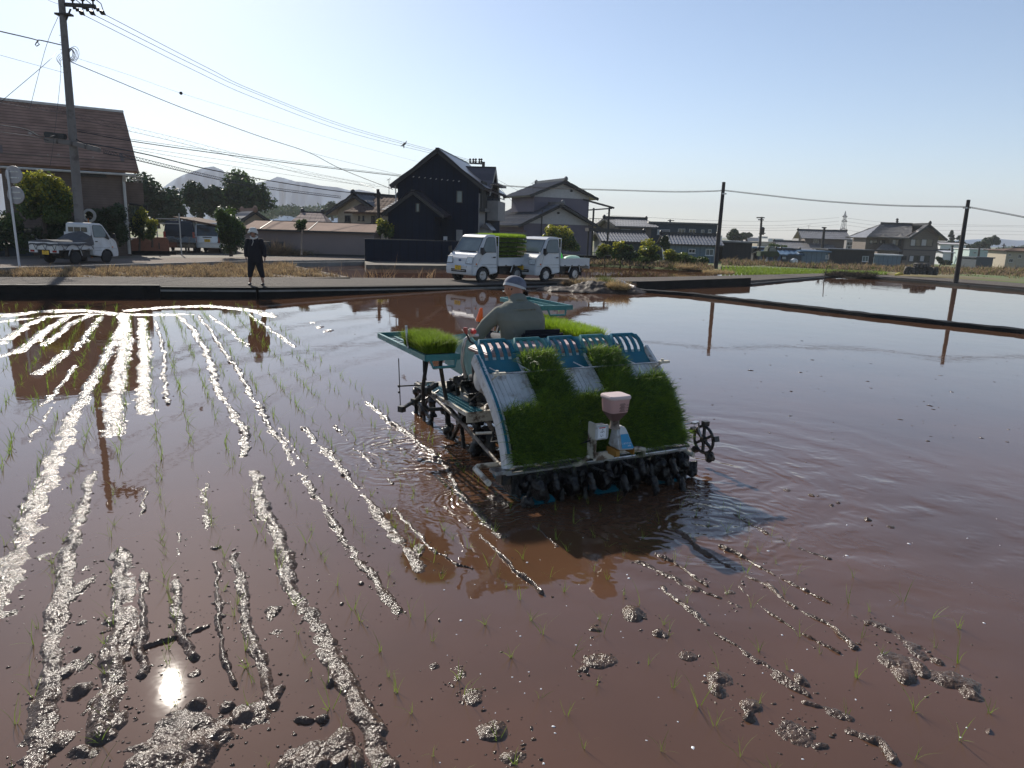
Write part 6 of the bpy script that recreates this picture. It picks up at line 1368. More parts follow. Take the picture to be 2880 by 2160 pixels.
def cable(label, pts, rad=.012, m='cable', name='power_cable', lattice=None, group='overhead cables'):
    """pts: (px, py, Y)"""
    P = [D(*p) for p in pts]; Q = []
    n = len(P)
    for i in range(n - 1):                       # Catmull-Rom between the traced points
        p0, p1, p2, p3 = P[max(i - 1, 0)], P[i], P[i + 1], P[min(i + 2, n - 1)]
        for k in range(8):
            t = k / 8; Q.append(.5 * ((2 * p1) + (p2 - p0) * t + (2 * p0 - 5 * p1 + 4 * p2 - p3) * t * t + (3 * p1 - p0 - 3 * p2 + p3) * t ** 3))
    Q.append(P[-1]); b = MB(); b.tube(Q, rad, 5)
    if lattice:
        Q2 = [q - Vector((0, 0, lattice)) for q in Q]; b.tube(Q2, rad * 1.5, 5); L = 0
        for i in range(len(Q) - 1):
            k = max(int((Q[i + 1] - Q[i]).length / (lattice * 1.6)), 1)
            for j in range(k):
                a = Q[i] + (Q[i + 1] - Q[i]) * (j / k); c = Q[i] + (Q[i + 1] - Q[i]) * ((j + .5) / k); e = Q[i] + (Q[i + 1] - Q[i]) * ((j + 1) / k)
                b.tube([a, c - Vector((0, 0, lattice)), e], rad * .6, 3, caps=False)
    return tag(b.build(name, m, merge=False), label, 'cable', group)
cable('lowest of the three high voltage wires from the crossarm to the navy house', [(239, 44, 32), (540, 195, 42), (720, 277, 49), (1000, 378, 62), (1325, 457, 72)], .013)
cable('middle of the three high voltage wires from the crossarm to the navy house', [(269, 44, 32), (560, 190, 42), (720, 263, 49), (1000, 368, 62), (1337, 457, 72)], .013)
cable('topmost of the three high voltage wires from the crossarm to the navy house', [(299, 43, 32), (586, 192, 42), (720, 257, 48), (1000, 362, 62), (1350, 457, 72)], .013)
cable('thin wire with a small dark ball on it, left of the mountains', [(205, 160, YL), (360, 210, 36), (509, 262, 41), (720, 327, 49), (969, 400, 60), (1180, 456, 72)], .006)
b = MB(); b.ell(D(509, 262, 41), (.09, .09, .09), 10, 6); tag(b.build('cable_ball', 'cable', smooth=True), 'small dark ball hanging on the thin overhead wire', 'ball')
cable('thick wire falling steeply from the cable coils of the tall pole', [(194, 172, YL), (300, 216, 33), (509, 302, 37), (720, 380, 41), (866, 428, 44), (961, 476, 46), (1105, 533, 46.5)], .017)
cable('laced double cable running left of the tall pole above the brown roof', [(-60, 262, 24), (0, 274, 25.5), (100, 293, 29), (186, 308, YL)], .006, lattice=.17)
cable('laced double cable running from behind the brown roof to the small pole', [(190, 314, YL), (354, 354, 35), (500, 389, 38), (720, 446, 42), (880, 486, 46), (1055, 520, 50)], .006, lattice=.2)
cable('bundled cable from the tall pole to the eave of the navy house', [(205, 366, YL), (364, 396, 34), (600, 430, 38), (871, 466, 43), (1129, 496, 46.6)], .02)
cable('second cable of the pair reaching the navy house eave', [(205, 362, YL), (364, 391, 34), (600, 424, 38), (871, 462, 43), (1129, 493, 46.6)], .01)
cable('thick black cable dipping below the others towards the small pole', [(206, 386, YL), (235, 402, YL), (270, 407, 32), (411, 434, 35), (600, 479, 40), (817, 518, 46), (953, 538, 49), (1030, 545, 50), (1058, 551, 50)], .026)
cable('pair of cables ending at the gable of the beige tiled house', [(290, 421, 32), (376, 440, 34), (600, 495, 42), (752, 525, 49), (958, 552, 57)], .014, lattice=.14)
cable('faint upper wire above the mountains', [(372, 412, 36), (560, 440, 42), (760, 470, 50), (1000, 512, 58), (1062, 538, 50)], .008, 'cable_pale')
cable('faint lower wire above the mountains', [(376, 420, 36), (560, 452, 42), (760, 484, 50), (950, 512, 58), (1100, 528, 60)], .008, 'cable_pale')
cable('thin wire from mid air knot down to the navy eave', [(866, 428, 44), (1000, 462, 46), (1127, 492, 46.6)], .007)
cable('thick blue black cable reaching the tall pole from the left', [(-40, 78, 26), (0, 88, 27), (98, 111, 29.5), (106, 117, 30), (112, 113, 30), (174, 127, YL)], .022)
b = MB(); b.tube([D(104, 117, 30), D(99, 126, 30), D(103, 130, 30), D(111, 125, 30), D(104, 117, 30)], .02, 5); tag(b.build('cable_knot', 'cable'), 'small knot of loose ends on the thick cable at the upper left', 'knot')
cable('thin wire coming from the left edge into the tall pole', [(-40, 145, 26), (0, 155, 27), (178, 204, YL)], .007, 'cable_pale')
cable('guy wire falling left from the pole band behind the brown roof', [(164, 46, YL), (130, 130, 31), (84, 305, 30)], .009)
cable('wire falling to the left edge from the cable coils', [(158, 150, YL), (118, 188, 30), (0, 288, 28), (-50, 330, 27)], .010)
cable('thin wire hanging straight down beside the tall pole', [(168, 165, 31), (171, 205, 31), (163, 290, 31), (148, 420, 31), (140, 470, 31)], .008)
cable('thin lead from the top left into the pole head', [(100, -20, 28), (135, 0, 29), (165, 12, YL)], .008)
cable('black service cable looping left to the splice case', [(-60, 342, 26), (0, 352, 27), (70, 363, 29), (110, 383, 30), (140, 384, 30.5), (165, 377, YL)], .02)
cable('second service cable running left below the splice case', [(-60, 362, 26), (0, 371, 27), (90, 384, 30), (152, 399, YL)], .014)
cable('third thin service cable across the brown roof', [(-60, 340, 27), (60, 350, 29), (185, 362, YL)], .009)
RG = 'overhead cables'
cable('low double cable from the navy house to the first leaning pole', [(1376, 517, 46), (1500, 526, 46), (1750, 534, 46), (1900, 538, 45.5), (2009, 536, 45), (2036, 533, 45)], .010, lattice=.05)
cable('low double cable between the two leaning poles', [(2036, 534, 45), (2150, 547, 44), (2300, 563, 43), (2500, 576, 41), (2700, 580, 38.6), (2719, 580, 38.5)], .010, lattice=.05)
cable('low double cable leaving the far leaning pole to the right', [(2720, 580, 38.5), (2800, 594, 37), (2880, 609, 36), (3000, 635, 34)], .010, lattice=.05)
cable('bundle of wires from the pole behind the navy house down to the lilac house', [(1370, 470, 72), (1420, 545, 72), (1452, 575, 72)], .012)
cable('second wire of the fan down to the lilac house', [(1372, 475, 72), (1400, 505, 72), (1480, 548, 72)], .010)
for k, (y0, y1, y2) in enumerate([(622, 612, 636), (634, 622, 640), (641, 632, 652), (648, 646, 662)]):
    cable('faint long distance power line left of the pylon, number %s from the top' % ['first', 'second', 'third', 'fourth'][k], [(1720, y0 - 16, 300), (2000, y0 - 2, 350), (2200, y0, 390), (2360, y1, 420)], .05, 'cable_pale')
    cable('faint long distance power line right of the pylon, number %s from the top' % ['first', 'second', 'third', 'fourth'][k], [(2372, y1, 420), (2500, y1 + 14, 420), (2700, y2 - 4, 430), (2950, y2, 440)], .05, 'cable_pale')
# antennas
def antenna(label, base, top, Y):
    B, T_ = D(*base, Y), D(*top, Y); b = MB(); b.tube([B, T_], .02, 5); s_ = Y / FPX; b.beam(T_ + Vector((-6 * s_, 0, -.1)), T_ + Vector((5 * s_, 0, .15)), .02, .02)
    for k in range(5): c = T_ + Vector(((-5 + k * 2.2) * s_, 0, .02)); b.beam(c + Vector((0, -.25, 0)), c + Vector((0, .25, 0)), .012, .012)
    tag(b.build('tv_antenna', 'cable'), label, 'antenna', 'roof antennas')
antenna('thin tv antenna over the beige bungalow', (1094, 556), (1094, 505), 57); antenna('tv antenna right behind the navy house', (1391, 540), (1392, 486), 60)
antenna('tv antenna above the left side of the lilac house', (1499, 545), (1499, 515), 70); antenna('small antenna on the roof of the set back tiled house', (2274, 652), (2275, 634), 130)
antenna('antenna far behind the terrace canopy', (1710, 617), (1711, 600), 80)
# bird
b = MB(); c = D(1136, 406, 40); s_ = .02; b.ell(c, (.05, .16, .05), 8, 6, rot=Matrix.Rotation(.6, 3, 'X')); b.tube([c, c + Vector((.10, 0, .06)), c + Vector((.14, .03, .2))], [.05, .035, .008], 5); b.tube([c, c + Vector((-.10, 0, -.06)), c + Vector((-.2, .03, -.1))], [.05, .03, .008], 5); b.tube([c + Vector((-.0, -.02, -.04)), c + Vector((.01, -.06, -.2))], [.04, .02], 5)
tag(b.build('bird', 'bird', smooth=True), 'small dark bird flying above the navy house', 'bird')
# bales of old netting by the right bund
for k, (x, y, rx_, h_) in enumerate([(2551, 772, 9, 22), (2572, 772, 10, 20), (2592, 772, 10, 23), (2612, 773, 9, 22), (2628, 774, 8, 22), (2582, 754, 12, 14), (2602, 753, 9, 12), (2562, 768, 6, 16)]):
    Yb = 44; c = D(x, y, Yb); s_ = Yb / FPX; b = MB(); b.lathe([(rx_ * s_ * .9, 0), (rx_ * s_ * 1.05, h_ * s_ * .3), (rx_ * s_, h_ * s_ * .8), (rx_ * s_ * .7, h_ * s_), (.001, h_ * s_ * 1.02)], (0, 0, 0), 'z', 14)
    for i in range(len(b.v)): q = 1 + .12 * random.uniform(-1, 1); b.v[i] = (b.v[i][0] * q, b.v[i][1] * q, b.v[i][2])
    o = b.build('net_bale', 'bale', smooth=False); o.location = c; tag(o, ['leftmost dark rolled bale by the far bund', 'second dark bale from the left by the far bund', 'middle dark bale of the bottom row by the far bund', 'fourth dark bale of the bottom row by the far bund', 'rightmost dark bale by the far bund', 'larger bale lying on top of the others', 'small bale on top right of the larger one', 'thin bale squeezed between the first two'][k], 'bale', 'rolled bales by the far bund')
b = MB(); b.tube([G(2518, 773, .15), G(2530, 770, .2), G(2548, 770, .2)], [.05, .09, .05], 6); tag(b.build('yellow_bag', 'yellow_hose', smooth=True), 'yellow bundle left of the dark bales', 'bundle')
b = MB(); b.ell(D(2234, 735, 86), (.5, .3, .35), 8, 6, noise=.15); tag(b.build('white_sack', 'wall_white'), 'small white sack on the grass before the blue sheds', 'sack')
# ------------------------------------------------------------------ the rice transplanter
MA = radians(27.5); PO = Vector((.75, 5.72, 0))
MX = Vector((cos(MA), sin(MA), 0)); MYv = Vector((-sin(MA), cos(MA), 0))
def mly(px, py, y):                                # pixel -> local point on the plane y = const of the machine
    d = ray(px, py); t = (y - (CC - PO).dot(MYv)) / d.dot(MYv); P = CC + d * t - PO; return Vector((P.dot(MX), y, P.z))
def mlx(px, py, x):
    d = ray(px, py); t = (x - (CC - PO).dot(MX)) / d.dot(MX); P = CC + d * t - PO; return Vector((x, P.dot(MYv), P.z))
TP = thing('rice_transplanter', 'muddy riding rice transplanter with white and teal seedling racks in the middle of the paddy', 'transplanter', PO, MA)
PR_ = [(-.03, .28), (.0, .38), (.045, .48), (.105, .585), (.18, .68), (.27, .77), (.37, .85), (.47, .93), (.56, 1.0), (.64, 1.06)]
_cum = [0]
for p, q in zip(PR_, PR_[1:]): _cum.append(_cum[-1] + hypot(q[0] - p[0], q[1] - p[1]))
RL = _cum[-1]
def prof(s, o=0.0):
    """point of the rack profile at arc fraction s (0 bottom, 1 top), o along the outward normal"""
    t = s * RL; i = 0
    while i < len(PR_) - 2 and _cum[i + 1] < t: i += 1
    f = (t - _cum[i]) / (_cum[i + 1] - _cum[i]); p, q = PR_[i], PR_[i + 1]
    def tang(k):
        a, c = PR_[max(k - 1, 0)], PR_[min(k + 1, len(PR_) - 1)]; L = hypot(c[0] - a[0], c[1] - a[1]); return ((c[0] - a[0]) / L, (c[1] - a[1]) / L)
    ta, tb = tang(i), tang(i + 1); tx, tz = ta[0] * (1 - f) + tb[0] * f, ta[1] * (1 - f) + tb[1] * f
    return (p[0] + (q[0] - p[0]) * f - tz * o, p[1] + (q[1] - p[1]) * f + tx * o), (-tz, tx)
def strip(b, x0, x1, s0, s1, o0, o1, n=14, m=0):
    """closed curved slab following the rack"""
    def pt(x, s, o): (y, z), _ = prof(s, o); return (x, y, z)
    S = [s0 + (s1 - s0) * k / n for k in range(n + 1)]
    for a, c in zip(S, S[1:]):
        b.face([pt(x0, a, o1), pt(x1, a, o1), pt(x1, c, o1), pt(x0, c, o1)], m); b.face([pt(x0, a, o0), pt(x1, a, o0), pt(x1, c, o0), pt(x0, c, o0)], m)
        b.face([pt(x0, a, o0), pt(x0, c, o0), pt(x0, c, o1), pt(x0, a, o1)], m); b.face([pt(x1, a, o0), pt(x1, c, o0), pt(x1, c, o1), pt(x1, a, o1)], m)
    for s in (s0, s1): b.face([pt(x0, s, o0), pt(x1, s, o0), pt(x1, s, o1), pt(x0, s, o1)], m)
LW = .34
for k in range(5):
    x0 = -.85 + LW * k; b = MB(); strip(b, x0 + .012, x0 + LW - .012, 0, .97, -.012, 0)
    for j in range(7): x = x0 + .035 + j * .045; strip(b, x - .0035, x + .0035, .02, .96, 0, .006, 10)
    b.build('rack_panel', 'rack_white', TP)
    b = MB(); strip(b, x0 - .010, x0 + .010, .02, .93, -.012, .034); b.build('lane_divider', 'rack_white', TP)
    # teal lattice at the head of the lane
    b = MB(); strip(b, x0 + .006, x0 + LW - .006, .80, .93, .006, .014, 4)
    tops = [prof(.93, .010)[0], (.60, 1.075), (.655, 1.13), (.72, 1.165)]
    for j in range(5):
        x = x0 + .022 + j * (LW - .044) / 4; pts = [(x, y + .0, z) for y, z in tops]
        for p, q in zip(pts, pts[1:]): b.beam(p, q, .034 if 0 < j < 4 else .04, .014)
    b.tube([(x0 + .015, .60, 1.075), (x0 + .02, .655, 1.13), (x0 + .05, .722, 1.166), (x0 + LW - .05, .722, 1.166), (x0 + LW - .02, .655, 1.13), (x0 + LW - .015, .60, 1.075)], .019, 8)
    b.build('rack_head', 'teal' if k % 2 == 0 else 'teal_light', TP, smooth=True)
for s_, x in ((-1, -.905), (1, .862)):
    b = MB(); strip(b, x, x + (.050 if s_ < 0 else .028), 0, .97, -.05, .05); o = b.build('side_rail', 'rack_white', TP)
    if s_ < 0:
        b = MB(); strip(b, x + .014, x + .038, .10, .96, .0505, .053); b.build('teal_stripe', 'teal', o)
        (ty, tz), n_ = prof(.80, .056); textmesh('さなえ', .034, 'lettering', 'sticker_white', o, (x + .029, ty, tz), Matrix(((0, 1, 0), (-cos(radians(40)), 0, -sin(radians(40))), (-sin(radians(40)), 0, cos(radians(40))))).to_euler())
# holding rod across the mats
A, B_ = mly(1398, 1052, .36), mly(1862, 1018, .36)
b = MB(); b.tube([A, B_], .007, 8); b.build('holding_rod', 'steel', TP)
for t_ in (0.02, .19, .5, .62, .82, .98):
    p = A + (B_ - A) * t_; b = MB(); b.tube([p, p + Vector((-.055, .10, .035))], .005, 6); b.build('rod_finger', 'rack_white', TP)
for p in (A, B_):
    b = MB(); b.box(p + Vector((.02, 0, .0)), (.11, .04, .022)); b.tube([p + Vector((0, 0, -.01)), p + Vector((-.03 if p is A else -.06, .06, -.07))], .008, 6); b.lathe([(.014, -.01), (.014, .03)], p, 'z', 8); b.build('rod_clamp', 'cream_paint', TP)
# lower beam, guide rail, planting units
b = MB(); b.tube([(-.93, -.05, .265), (.93, -.05, .265)], .010, 8); b.build('guide_rod', 'dark_steel', TP)
b = MB(); b.box2((-.90, -.07, .235), (.90, -.01, .25)); b.build('guide_rail', 'steel', TP)
b = MB(); 
for k in range(4): b.box2((-1.0, -.07 + k * .03, .262), (-.86, -.05 + k * .03, .275))
b.box2((-1.0, -.075, .25), (-.86, .05, .262)); b.build('guide_end', 'steel', TP)
b = MB(); b.tube([(-.82, .25, .22), (-1.0, .26, .22), (-1.04, .22, .22), (-1.05, -.06, .19)], .023, 12); b.build('guard_tube', 'cream_paint', TP, smooth=True)
b = MB(); b.tube([(.70, .16, .24), (.86, .12, .24), (.93, -.12, .20)], .023, 12); b.build('guard_tube', 'cream_paint', TP, smooth=True)
b = MB(); b.box2((-.9, .02, .12), (.9, .14, .22)); b.build('planting_frame', 'dark_steel', TP, bevel=.01)
for k, x in enumerate([-.6, -.3, 0, .3, .6]):
    b = MB(); b.box((x - .07, -.02, .13), (.06, .42, .11), rot=Matrix.Rotation(-.12, 3, 'X')); b.lathe([(.075, -.035), (.085, 0), (.075, .035)], (x - .07, -.18, .12), 'x', 14)
    for j in range(5): b.ell((x - .07 + random.uniform(-.03, .03), random.uniform(-.22, .1), .15 + random.uniform(-.04, .06)), (.045, .06, .05), 10, 7, noise=.25)
    b.build('planting_case', 'mud_black', TP, smooth=True, remesh=.009)
    for sd_, ph in ((-1, .5 + .4 * k), (1, 1.9 + .4 * k)):
        c = Vector((x + .03 * sd_, -.2, .12)); t = c + Vector((0, cos(ph) * .13, sin(ph) * .13)); b = MB(); b.tube([c, t, t + Vector((.0, -.05, -.09)), t + Vector((0, -.02, -.15))], [.022, .028, .02, .012], 8)
        for j in range(3): b.ell(t + Vector((0, -.02 * j, -.04 * j)), (.03, .035, .035), 8, 6, noise=.2)
        b.build('planting_arm', 'mud_black', TP, smooth=True, remesh=.007)
for x, L, m_ in ((-.62, .55, 'teal'), (0, .75, 'teal'), (.62, .55, 'teal')):
    b = MB(); b.prism([(-.14, -.02), (-.18, .01), (-.12, .035), (L * .6, .035), (L, .09), (L + .05, .06), (L * .75, -.02)], x - .12, x + .12, 'x'); b.build('float', m_, TP, bevel=.012)
b = MB()
for k in range(70):
    x = random.uniform(-.80, .85); y = random.uniform(-.22, .10); z = random.uniform(.02, .16); b.ell((x, y, z), (random.uniform(.015, .035), random.uniform(.02, .04), random.uniform(.04, .085)), 8, 6, noise=.3, rot=Matrix.Rotation(random.uniform(-.5, .5), 3, 'X'))
b.box2((-.82, .0, .04), (.82, .16, .2))
b.build('mud_cake', 'mud_black', TP, smooth=True, remesh=.008)
b = MB(); b.ell((.80, -.1, .14), (.07, .12, .09), 12, 8, noise=.25); b.ell((.90, -.12, .06), (.05, .07, .05), 10, 7, noise=.3); b.ell((.84, -.0, .05), (.06, .09, .08), 10, 7, noise=.3); b.tube([(.80, -.05, .2), (.9, -.1, .12), (.96, -.14, .12)], [.02, .02, .04], 8); b.build('mud_cake', 'mud_black', TP, smooth=True, remesh=.008)
# granule spreader on its bracket
b = MB(); b.tube([(-.30, .04, .20), (-.27, -.12, .27), (-.21, -.16, .335), (-.12, -.17, .35), (.26, -.17, .355), (.34, -.16, .335), (.37, -.12, .27), (.37, .02, .22)], .020, 12); SPB = b.build('spreader_bracket', 'cream_paint', TP, smooth=True)
SP = MB(); SP.box2((-.215, -.24, .335), (-.195, -.13, .625)); SP.box2((-.215, -.24, .32), (-.02, -.225, .39)); SP.box2((-.20, -.23, .50), (-.08, -.13, .60)); SPR = SP.build('spreader', 'cream_paint', TP, bevel=.004)
b = MB(); b.box2((-.22, -.26, .50), (-.10, -.235, .62)); b.build('control_box', 'rack_white', SPR, bevel=.008)
b = MB(); b.box2((-.205, -.2625, .515), (-.13, -.2605, .605)); o = b.build('label_plate', 'sticker_white', SPR)
textmesh('ふ', .04, 'label_text', 'ink', SPR, (-.165, -.2632, .56), (pi / 2, 0, 0)); textmesh('い', .03, 'label_text', 'ink', SPR, (-.168, -.2632, .525), (pi / 2, 0, 0))
b = MB(); b.box((-.167, -.2632, .60), (.06, .001, .008)); b.build('red_band', 'red_plastic', SPR)
cx, cy = -.055, -.26
b = MB(); b.prism([(-.065, .43), (.085, .425), (.05, .57), (.03, .60), (-.02, .60), (-.04, .57)], -.32, -.20, 'y')
for i in range(len(b.v)):
    x, y, z = b.v[i]
    if y < -.3: b.v[i] = (x, y - .05 + (z - .43) * .50, z)
b.build('motor_cover', 'rack_white', SPR, bevel=.012)
b = MB(); P = [(-.045, -.3665, .445), (.070, -.3690, .438), (.042, -.312, .545), (-.028, -.312, .545)]; b.face([(x - .0, y - .006, z) for x, y, z in P]); b.build('blue_sticker', 'sticker_blue', SPR)
rx_ = pi / 2 - atan2(.0395, .095); textmesh('こまきちゃん', .016, 'sticker_text', 'sticker_white', SPR, (.010, -.3565, .475), (rx_, 0, 0)); textmesh('mini', .017, 'sticker_text', 'sticker_white', SPR, (.030, -.3660, .456), (rx_, 0, 0))
b = MB(); b.box2((-.085, -.35, .375), (-.078, -.22, .43)); b.box2((.088, -.35, .375), (.095, -.22, .43)); b.box2((-.078, -.23, .375), (.088, -.223, .425)); b.box2((-.085, -.353, .375), (-.05, -.348, .42)); b.build('spreader_tray', 'amber_plastic', SPR)
b = MB(); b.lathe([(.046, .585), (.038, .61), (.036, .650), (.042, .665)], (cx + .005, cy, 0), 'z', 16); b.build('neck', 'mud_paint', SPR, smooth=True)
mat('hopper_lid', (.50, .40, .385), .5)
def rbox(b, cx, cy, hw, hd, z, cr=.03, n=4):
    P = []
    for (sx, sy, a0) in ((1, 1, 0), (-1, 1, 90), (-1, -1, 180), (1, -1, 270)):
        for k in range(n + 1):
            a = radians(a0 + 90 * k / n); P.append((cx + sx * (hw - cr) + cr * cos(a), cy + sy * (hd - cr) + cr * sin(a), z))
    return b._a(P), len(P)
def loft(rings, name, m, parent, cap=True):
    b = MB(); R_ = [rbox(b, *r) for r in rings]
    for (i, n), (j, _) in zip(R_, R_[1:]):
        for k in range(n): b.f.append((i + k, i + (k + 1) % n, j + (k + 1) % n, j + k)); b.mi.append(0)
    if cap: b.f.append(tuple(R_[0][0] + k for k in range(R_[0][1]))); b.f.append(tuple(R_[-1][0] + k for k in range(R_[-1][1]))); b.mi += [0, 0]
    return b.build(name, m, parent, smooth=True)
loft([(cx, cy, .040, .038, .655), (cx, cy, .072, .064, .705), (cx, cy, .084, .072, .725)], 'granule_load', 'granules', SPR)
loft([(cx, cy, .0845, .0725, .726), (cx, cy, .090, .077, .78), (cx, cy, .093, .080, .832)], 'hopper', 'hopper_clear', SPR)
loft([(cx, cy, .098, .085, .833), (cx, cy, .100, .087, .838), (cx, cy, .100, .087, .852), (cx, cy, .094, .081, .862), (cx, cy, .08, .067, .864)], 'hopper_lid', 'hopper_lid', SPR)
b = MB()
for k in range(8): b.box((cx + .012, cy - .0815, .742 + k * .0085), (.058 - .012 * (k % 3), .001, .0028))
for k in range(3): b.box((cx + .062, cy - .0815, .745 + k * .022), (.026, .001, .0028))
b.build('scale_print', 'ink', SPR)
# body: frame, gearbox, tank, seat box
b = MB(); b.box2((-.26, .75, .18), (.26, 2.7, .42)); b.tube([(0, .1, .2), (0, .8, .3)], .05, 10); b.tube([(-.25, .1, .25), (-.2, .95, .5)], .02, 8); b.tube([(.25, .1, .25), (.2, .95, .5)], .02, 8); b.tube([(0, .15, .35), (0, .95, .62)], .025, 8); b.build('chassis_frame', 'chassis', TP, bevel=.01)
b = MB(); b.box2((-.30, .85, .42), (.30, 1.35, .80)); b.build('gear_housing', 'chassis', TP, bevel=.03)
b = MB(); b.tube([(-.62, 1.55, .24), (.62, 1.55, .24)], .05, 12); b.box2((-.52, 1.42, .2), (-.40, 1.68, .42)); b.box2((.40, 1.42, .2), (.52, 1.68, .42)); b.build('rear_axle', 'chassis', TP, bevel=.01)
def bigwheel(x, y, z, R, w_, n, name):
    b = MB(); b.lathe([(R * .80, -w_ * .25), (R * .86, -w_ * .3), (R * .86, w_ * .3), (R * .80, w_ * .25), (R * .80, -w_ * .25)], (x, y, z), 'x', 30)
    b.lathe([(.05, -.05), (.07, 0), (.05, .05)], (x, y, z), 'x', 12)
    for k in range(n):
        a = 2 * pi * k / n; c = Vector((x, y + cos(a) * R * .93, z + sin(a) * R * .93)); b.box(c, (w_ * 1.1, R * .16, .022), rot=Matrix.Rotation(a + .55, 3, 'X'))
    for k in range(6): a = 2 * pi * k / 6 + .2; b.tube([(x, y, z), (x, y + cos(a) * R * .82, z + sin(a) * R * .82)], .018, 6)
    for k in range(26): a = random.uniform(0, 6.28); q = random.uniform(.78, .95); b.ell((x + random.uniform(-w_, w_) * .4, y + cos(a) * R * q, z + sin(a) * R * q), (w_ * .4, .05, .05), 7, 5, noise=.3)
    return b.build(name, 'mud_black', TP, smooth=True, remesh=.011)
bigwheel(-.60, 1.52, .24, .45, .11, 14, 'rear_wheel'); bigwheel(.60, 1.52, .24, .45, .11, 14, 'rear_wheel')
bigwheel(-.60, 2.60, .10, .32, .08, 12, 'front_wheel'); bigwheel(.60, 2.60, .10, .32, .08, 12, 'front_wheel')
b = MB(); b.box2((-.42, .95, .36), (.0, 1.25, .50)); b.ell((-.5, 1.15, .12), (.06, .16, .16), 12, 8); b.build('drive_cover', 'chassis', TP, bevel=.02)
# steps
for s_ in (-1, 1):
    b = MB(); y0, y1 = .92, 2.25
    b.box2((s_ * .30, y0, .465), (s_ * .60, y1, .490)); b.box2((s_ * .60, y0, .455), (s_ * .615, y1, .485)); b.box2((s_ * .795, y0, .455), (s_ * .82, y1, .495)); b.box2((s_ * .30, y0 - .02, .40), (s_ * .82, y0, .495)); b.box2((s_ * .6, y1, .455), (s_ * .82, y1 + .02, .495)); o = b.build('step_deck', 'cream_paint', TP, bevel=.004)
    b = MB()
    for k in range(27): y = y0 + .02 + k * (y1 - y0 - .04) / 26; b.box((s_ * .705, y, .472), (.18, .008, .018), rot=.35 * s_)
    for k in range(4): b.box((s_ * (.635 + k * .045), (y0 + y1) / 2, .472), (.008, y1 - y0, .018))
    b.build('step_grating', 'teal', o)
b = MB(); b.tube([(-.10, 1.02, .56), (-.38, 1.22, .56), (-.46, 1.35, .54)], [.05, .052, .035], 12); b.build('step_pipe', 'mud_paint', TP, smooth=True)
b = MB(); b.tube([(-.36, 1.18, .54), (-.58, 1.02, .50), (-.62, .94, .45), (-.58, .90, .34), (-.50, .92, .27)], .023, 10); b.tube([(-.40, 1.1, .52), (-.42, .98, .46), (-.40, .93, .34), (-.36, .93, .28)], .018, 8); b.build('foot_loop', 'mud_paint', TP, smooth=True)
b = MB(); b.prism([(-.34, .50), (-.20, .50), (-.22, .30), (-.28, .16), (-.31, .16)], .86, .885, 'y'); b.build('mud_guard', 'cream_paint', TP, bevel=.004)
b = MB(); b.tube([(-.86, 1.80, .50), (-.80, .95, .345), (-.76, .25, .16)], .016, 8); b.build('stay_bar', 'mud_paint', TP, smooth=True)
b = MB(); b.ell((-.77, .28, .17), (.035, .05, .055), 10, 7, noise=.15); b.box((-.77, .18, .15), (.05, .12, .1)); b.tube([(-.77, .25, .2), (-.6, .5, .42)], .008, 6); b.build('stay_pivot', 'mud_paint', TP)
b = MB(); b.tube([(-.86, .30, .48), (-.98, .36, .47)], .012, 8); b.build('lever_pin', 'cream_paint', TP)
# bonnet side panel, round blower, tank
b = MB(); b.prism([(1.06, .56), (1.02, .72), (1.06, .86), (1.14, .94), (1.26, .95), (1.38, .8), (1.40, .56)], -.54, -.22, 'x'); b.build('side_cover', 'teal_light', TP, bevel=.05)
textmesh('RP', .07, 'cover_lettering', 'rack_white', TP, (-.545, 1.17, .82), (pi / 2, 0, -pi / 2), ext=.001)
b = MB(); b.prism([(.98, .52), (.98, .66), (1.10, .74), (1.6, .62), (1.6, .5)], -.54, -.2, 'x'); b.build('lower_cover', 'black_plastic', TP, bevel=.02)
b = MB()
for k in range(5): b.box((-.545, 1.12 + k * .05, .66 - k * .006), (.006, .02, .06), rot=Matrix.Rotation(.5, 3, 'X'))
b.build('vent_slot', 'ink', TP)
b = MB(); b.lathe([(.001, -.10), (.09, -.09), (.125, -.04), (.13, .04), (.10, .09)], (-.66, .84, .80), 'x', 26); b.build('blower_drum', 'rack_white', TP, smooth=True)
b = MB(); b.lathe([(.131, -.03), (.160, -.025), (.165, .02), (.150, .05), (.131, .05)], (-.64, .84, .80), 'x', 26); b.build('drum_collar', 'cream_paint', TP, smooth=True)
# long pink seedling-agent hopper behind the seat
b = MB(); b.prism([(.80, .92), (.80, 1.01), (1.14, 1.03), (1.14, .92)], -.64, .70, 'x'); b.build('hopper_box', 'pink_plastic', TP, bevel=.02)
b = MB(); X0, X1 = -.70, .74
def lidpt(t, y): return (X0 + (X1 - X0) * t, y)
prof_l = [(.0, 1.015, .0), (.0, 1.045, .0), (.05, 1.085, .045), (.93, 1.088, .045)]
V_ = []
for ins, z in ((0, 1.012), (0, 1.045), (.05, 1.082)):
    V_.append([(X0 + ins * 1.4, .76 + ins, z), (X1 - ins * 1.4, .76 + ins, z + .004), (X1 - ins * 1.4, 1.18 - ins, z + .004), (X0 + ins * 1.4, 1.18 - ins, z)])
idx = [b._a(r) for r in V_]
for a, c in zip(idx, idx[1:]):
    for k in range(4): b.f.append((a + k, a + (k + 1) % 4, c + (k + 1) % 4, c + k)); b.mi.append(0)
b.f.append(tuple(idx[-1] + k for k in range(4))); b.f.append(tuple(idx[0] + k for k in reversed(range(4)))); b.mi += [0, 0]
b.build('hopper_cover', 'pink_plastic', TP, bevel=.008)
b = MB(); b.box2((.30, .83, 1.086), (.66, 1.1, 1.105)); b.build('document_tray', 'cream_paint', TP, bevel=.006)
b = MB(); b.box2((-.18, 1.22, .80), (.30, 1.72, .93)); b.build('seat', 'black_plastic', TP, bevel=.04)
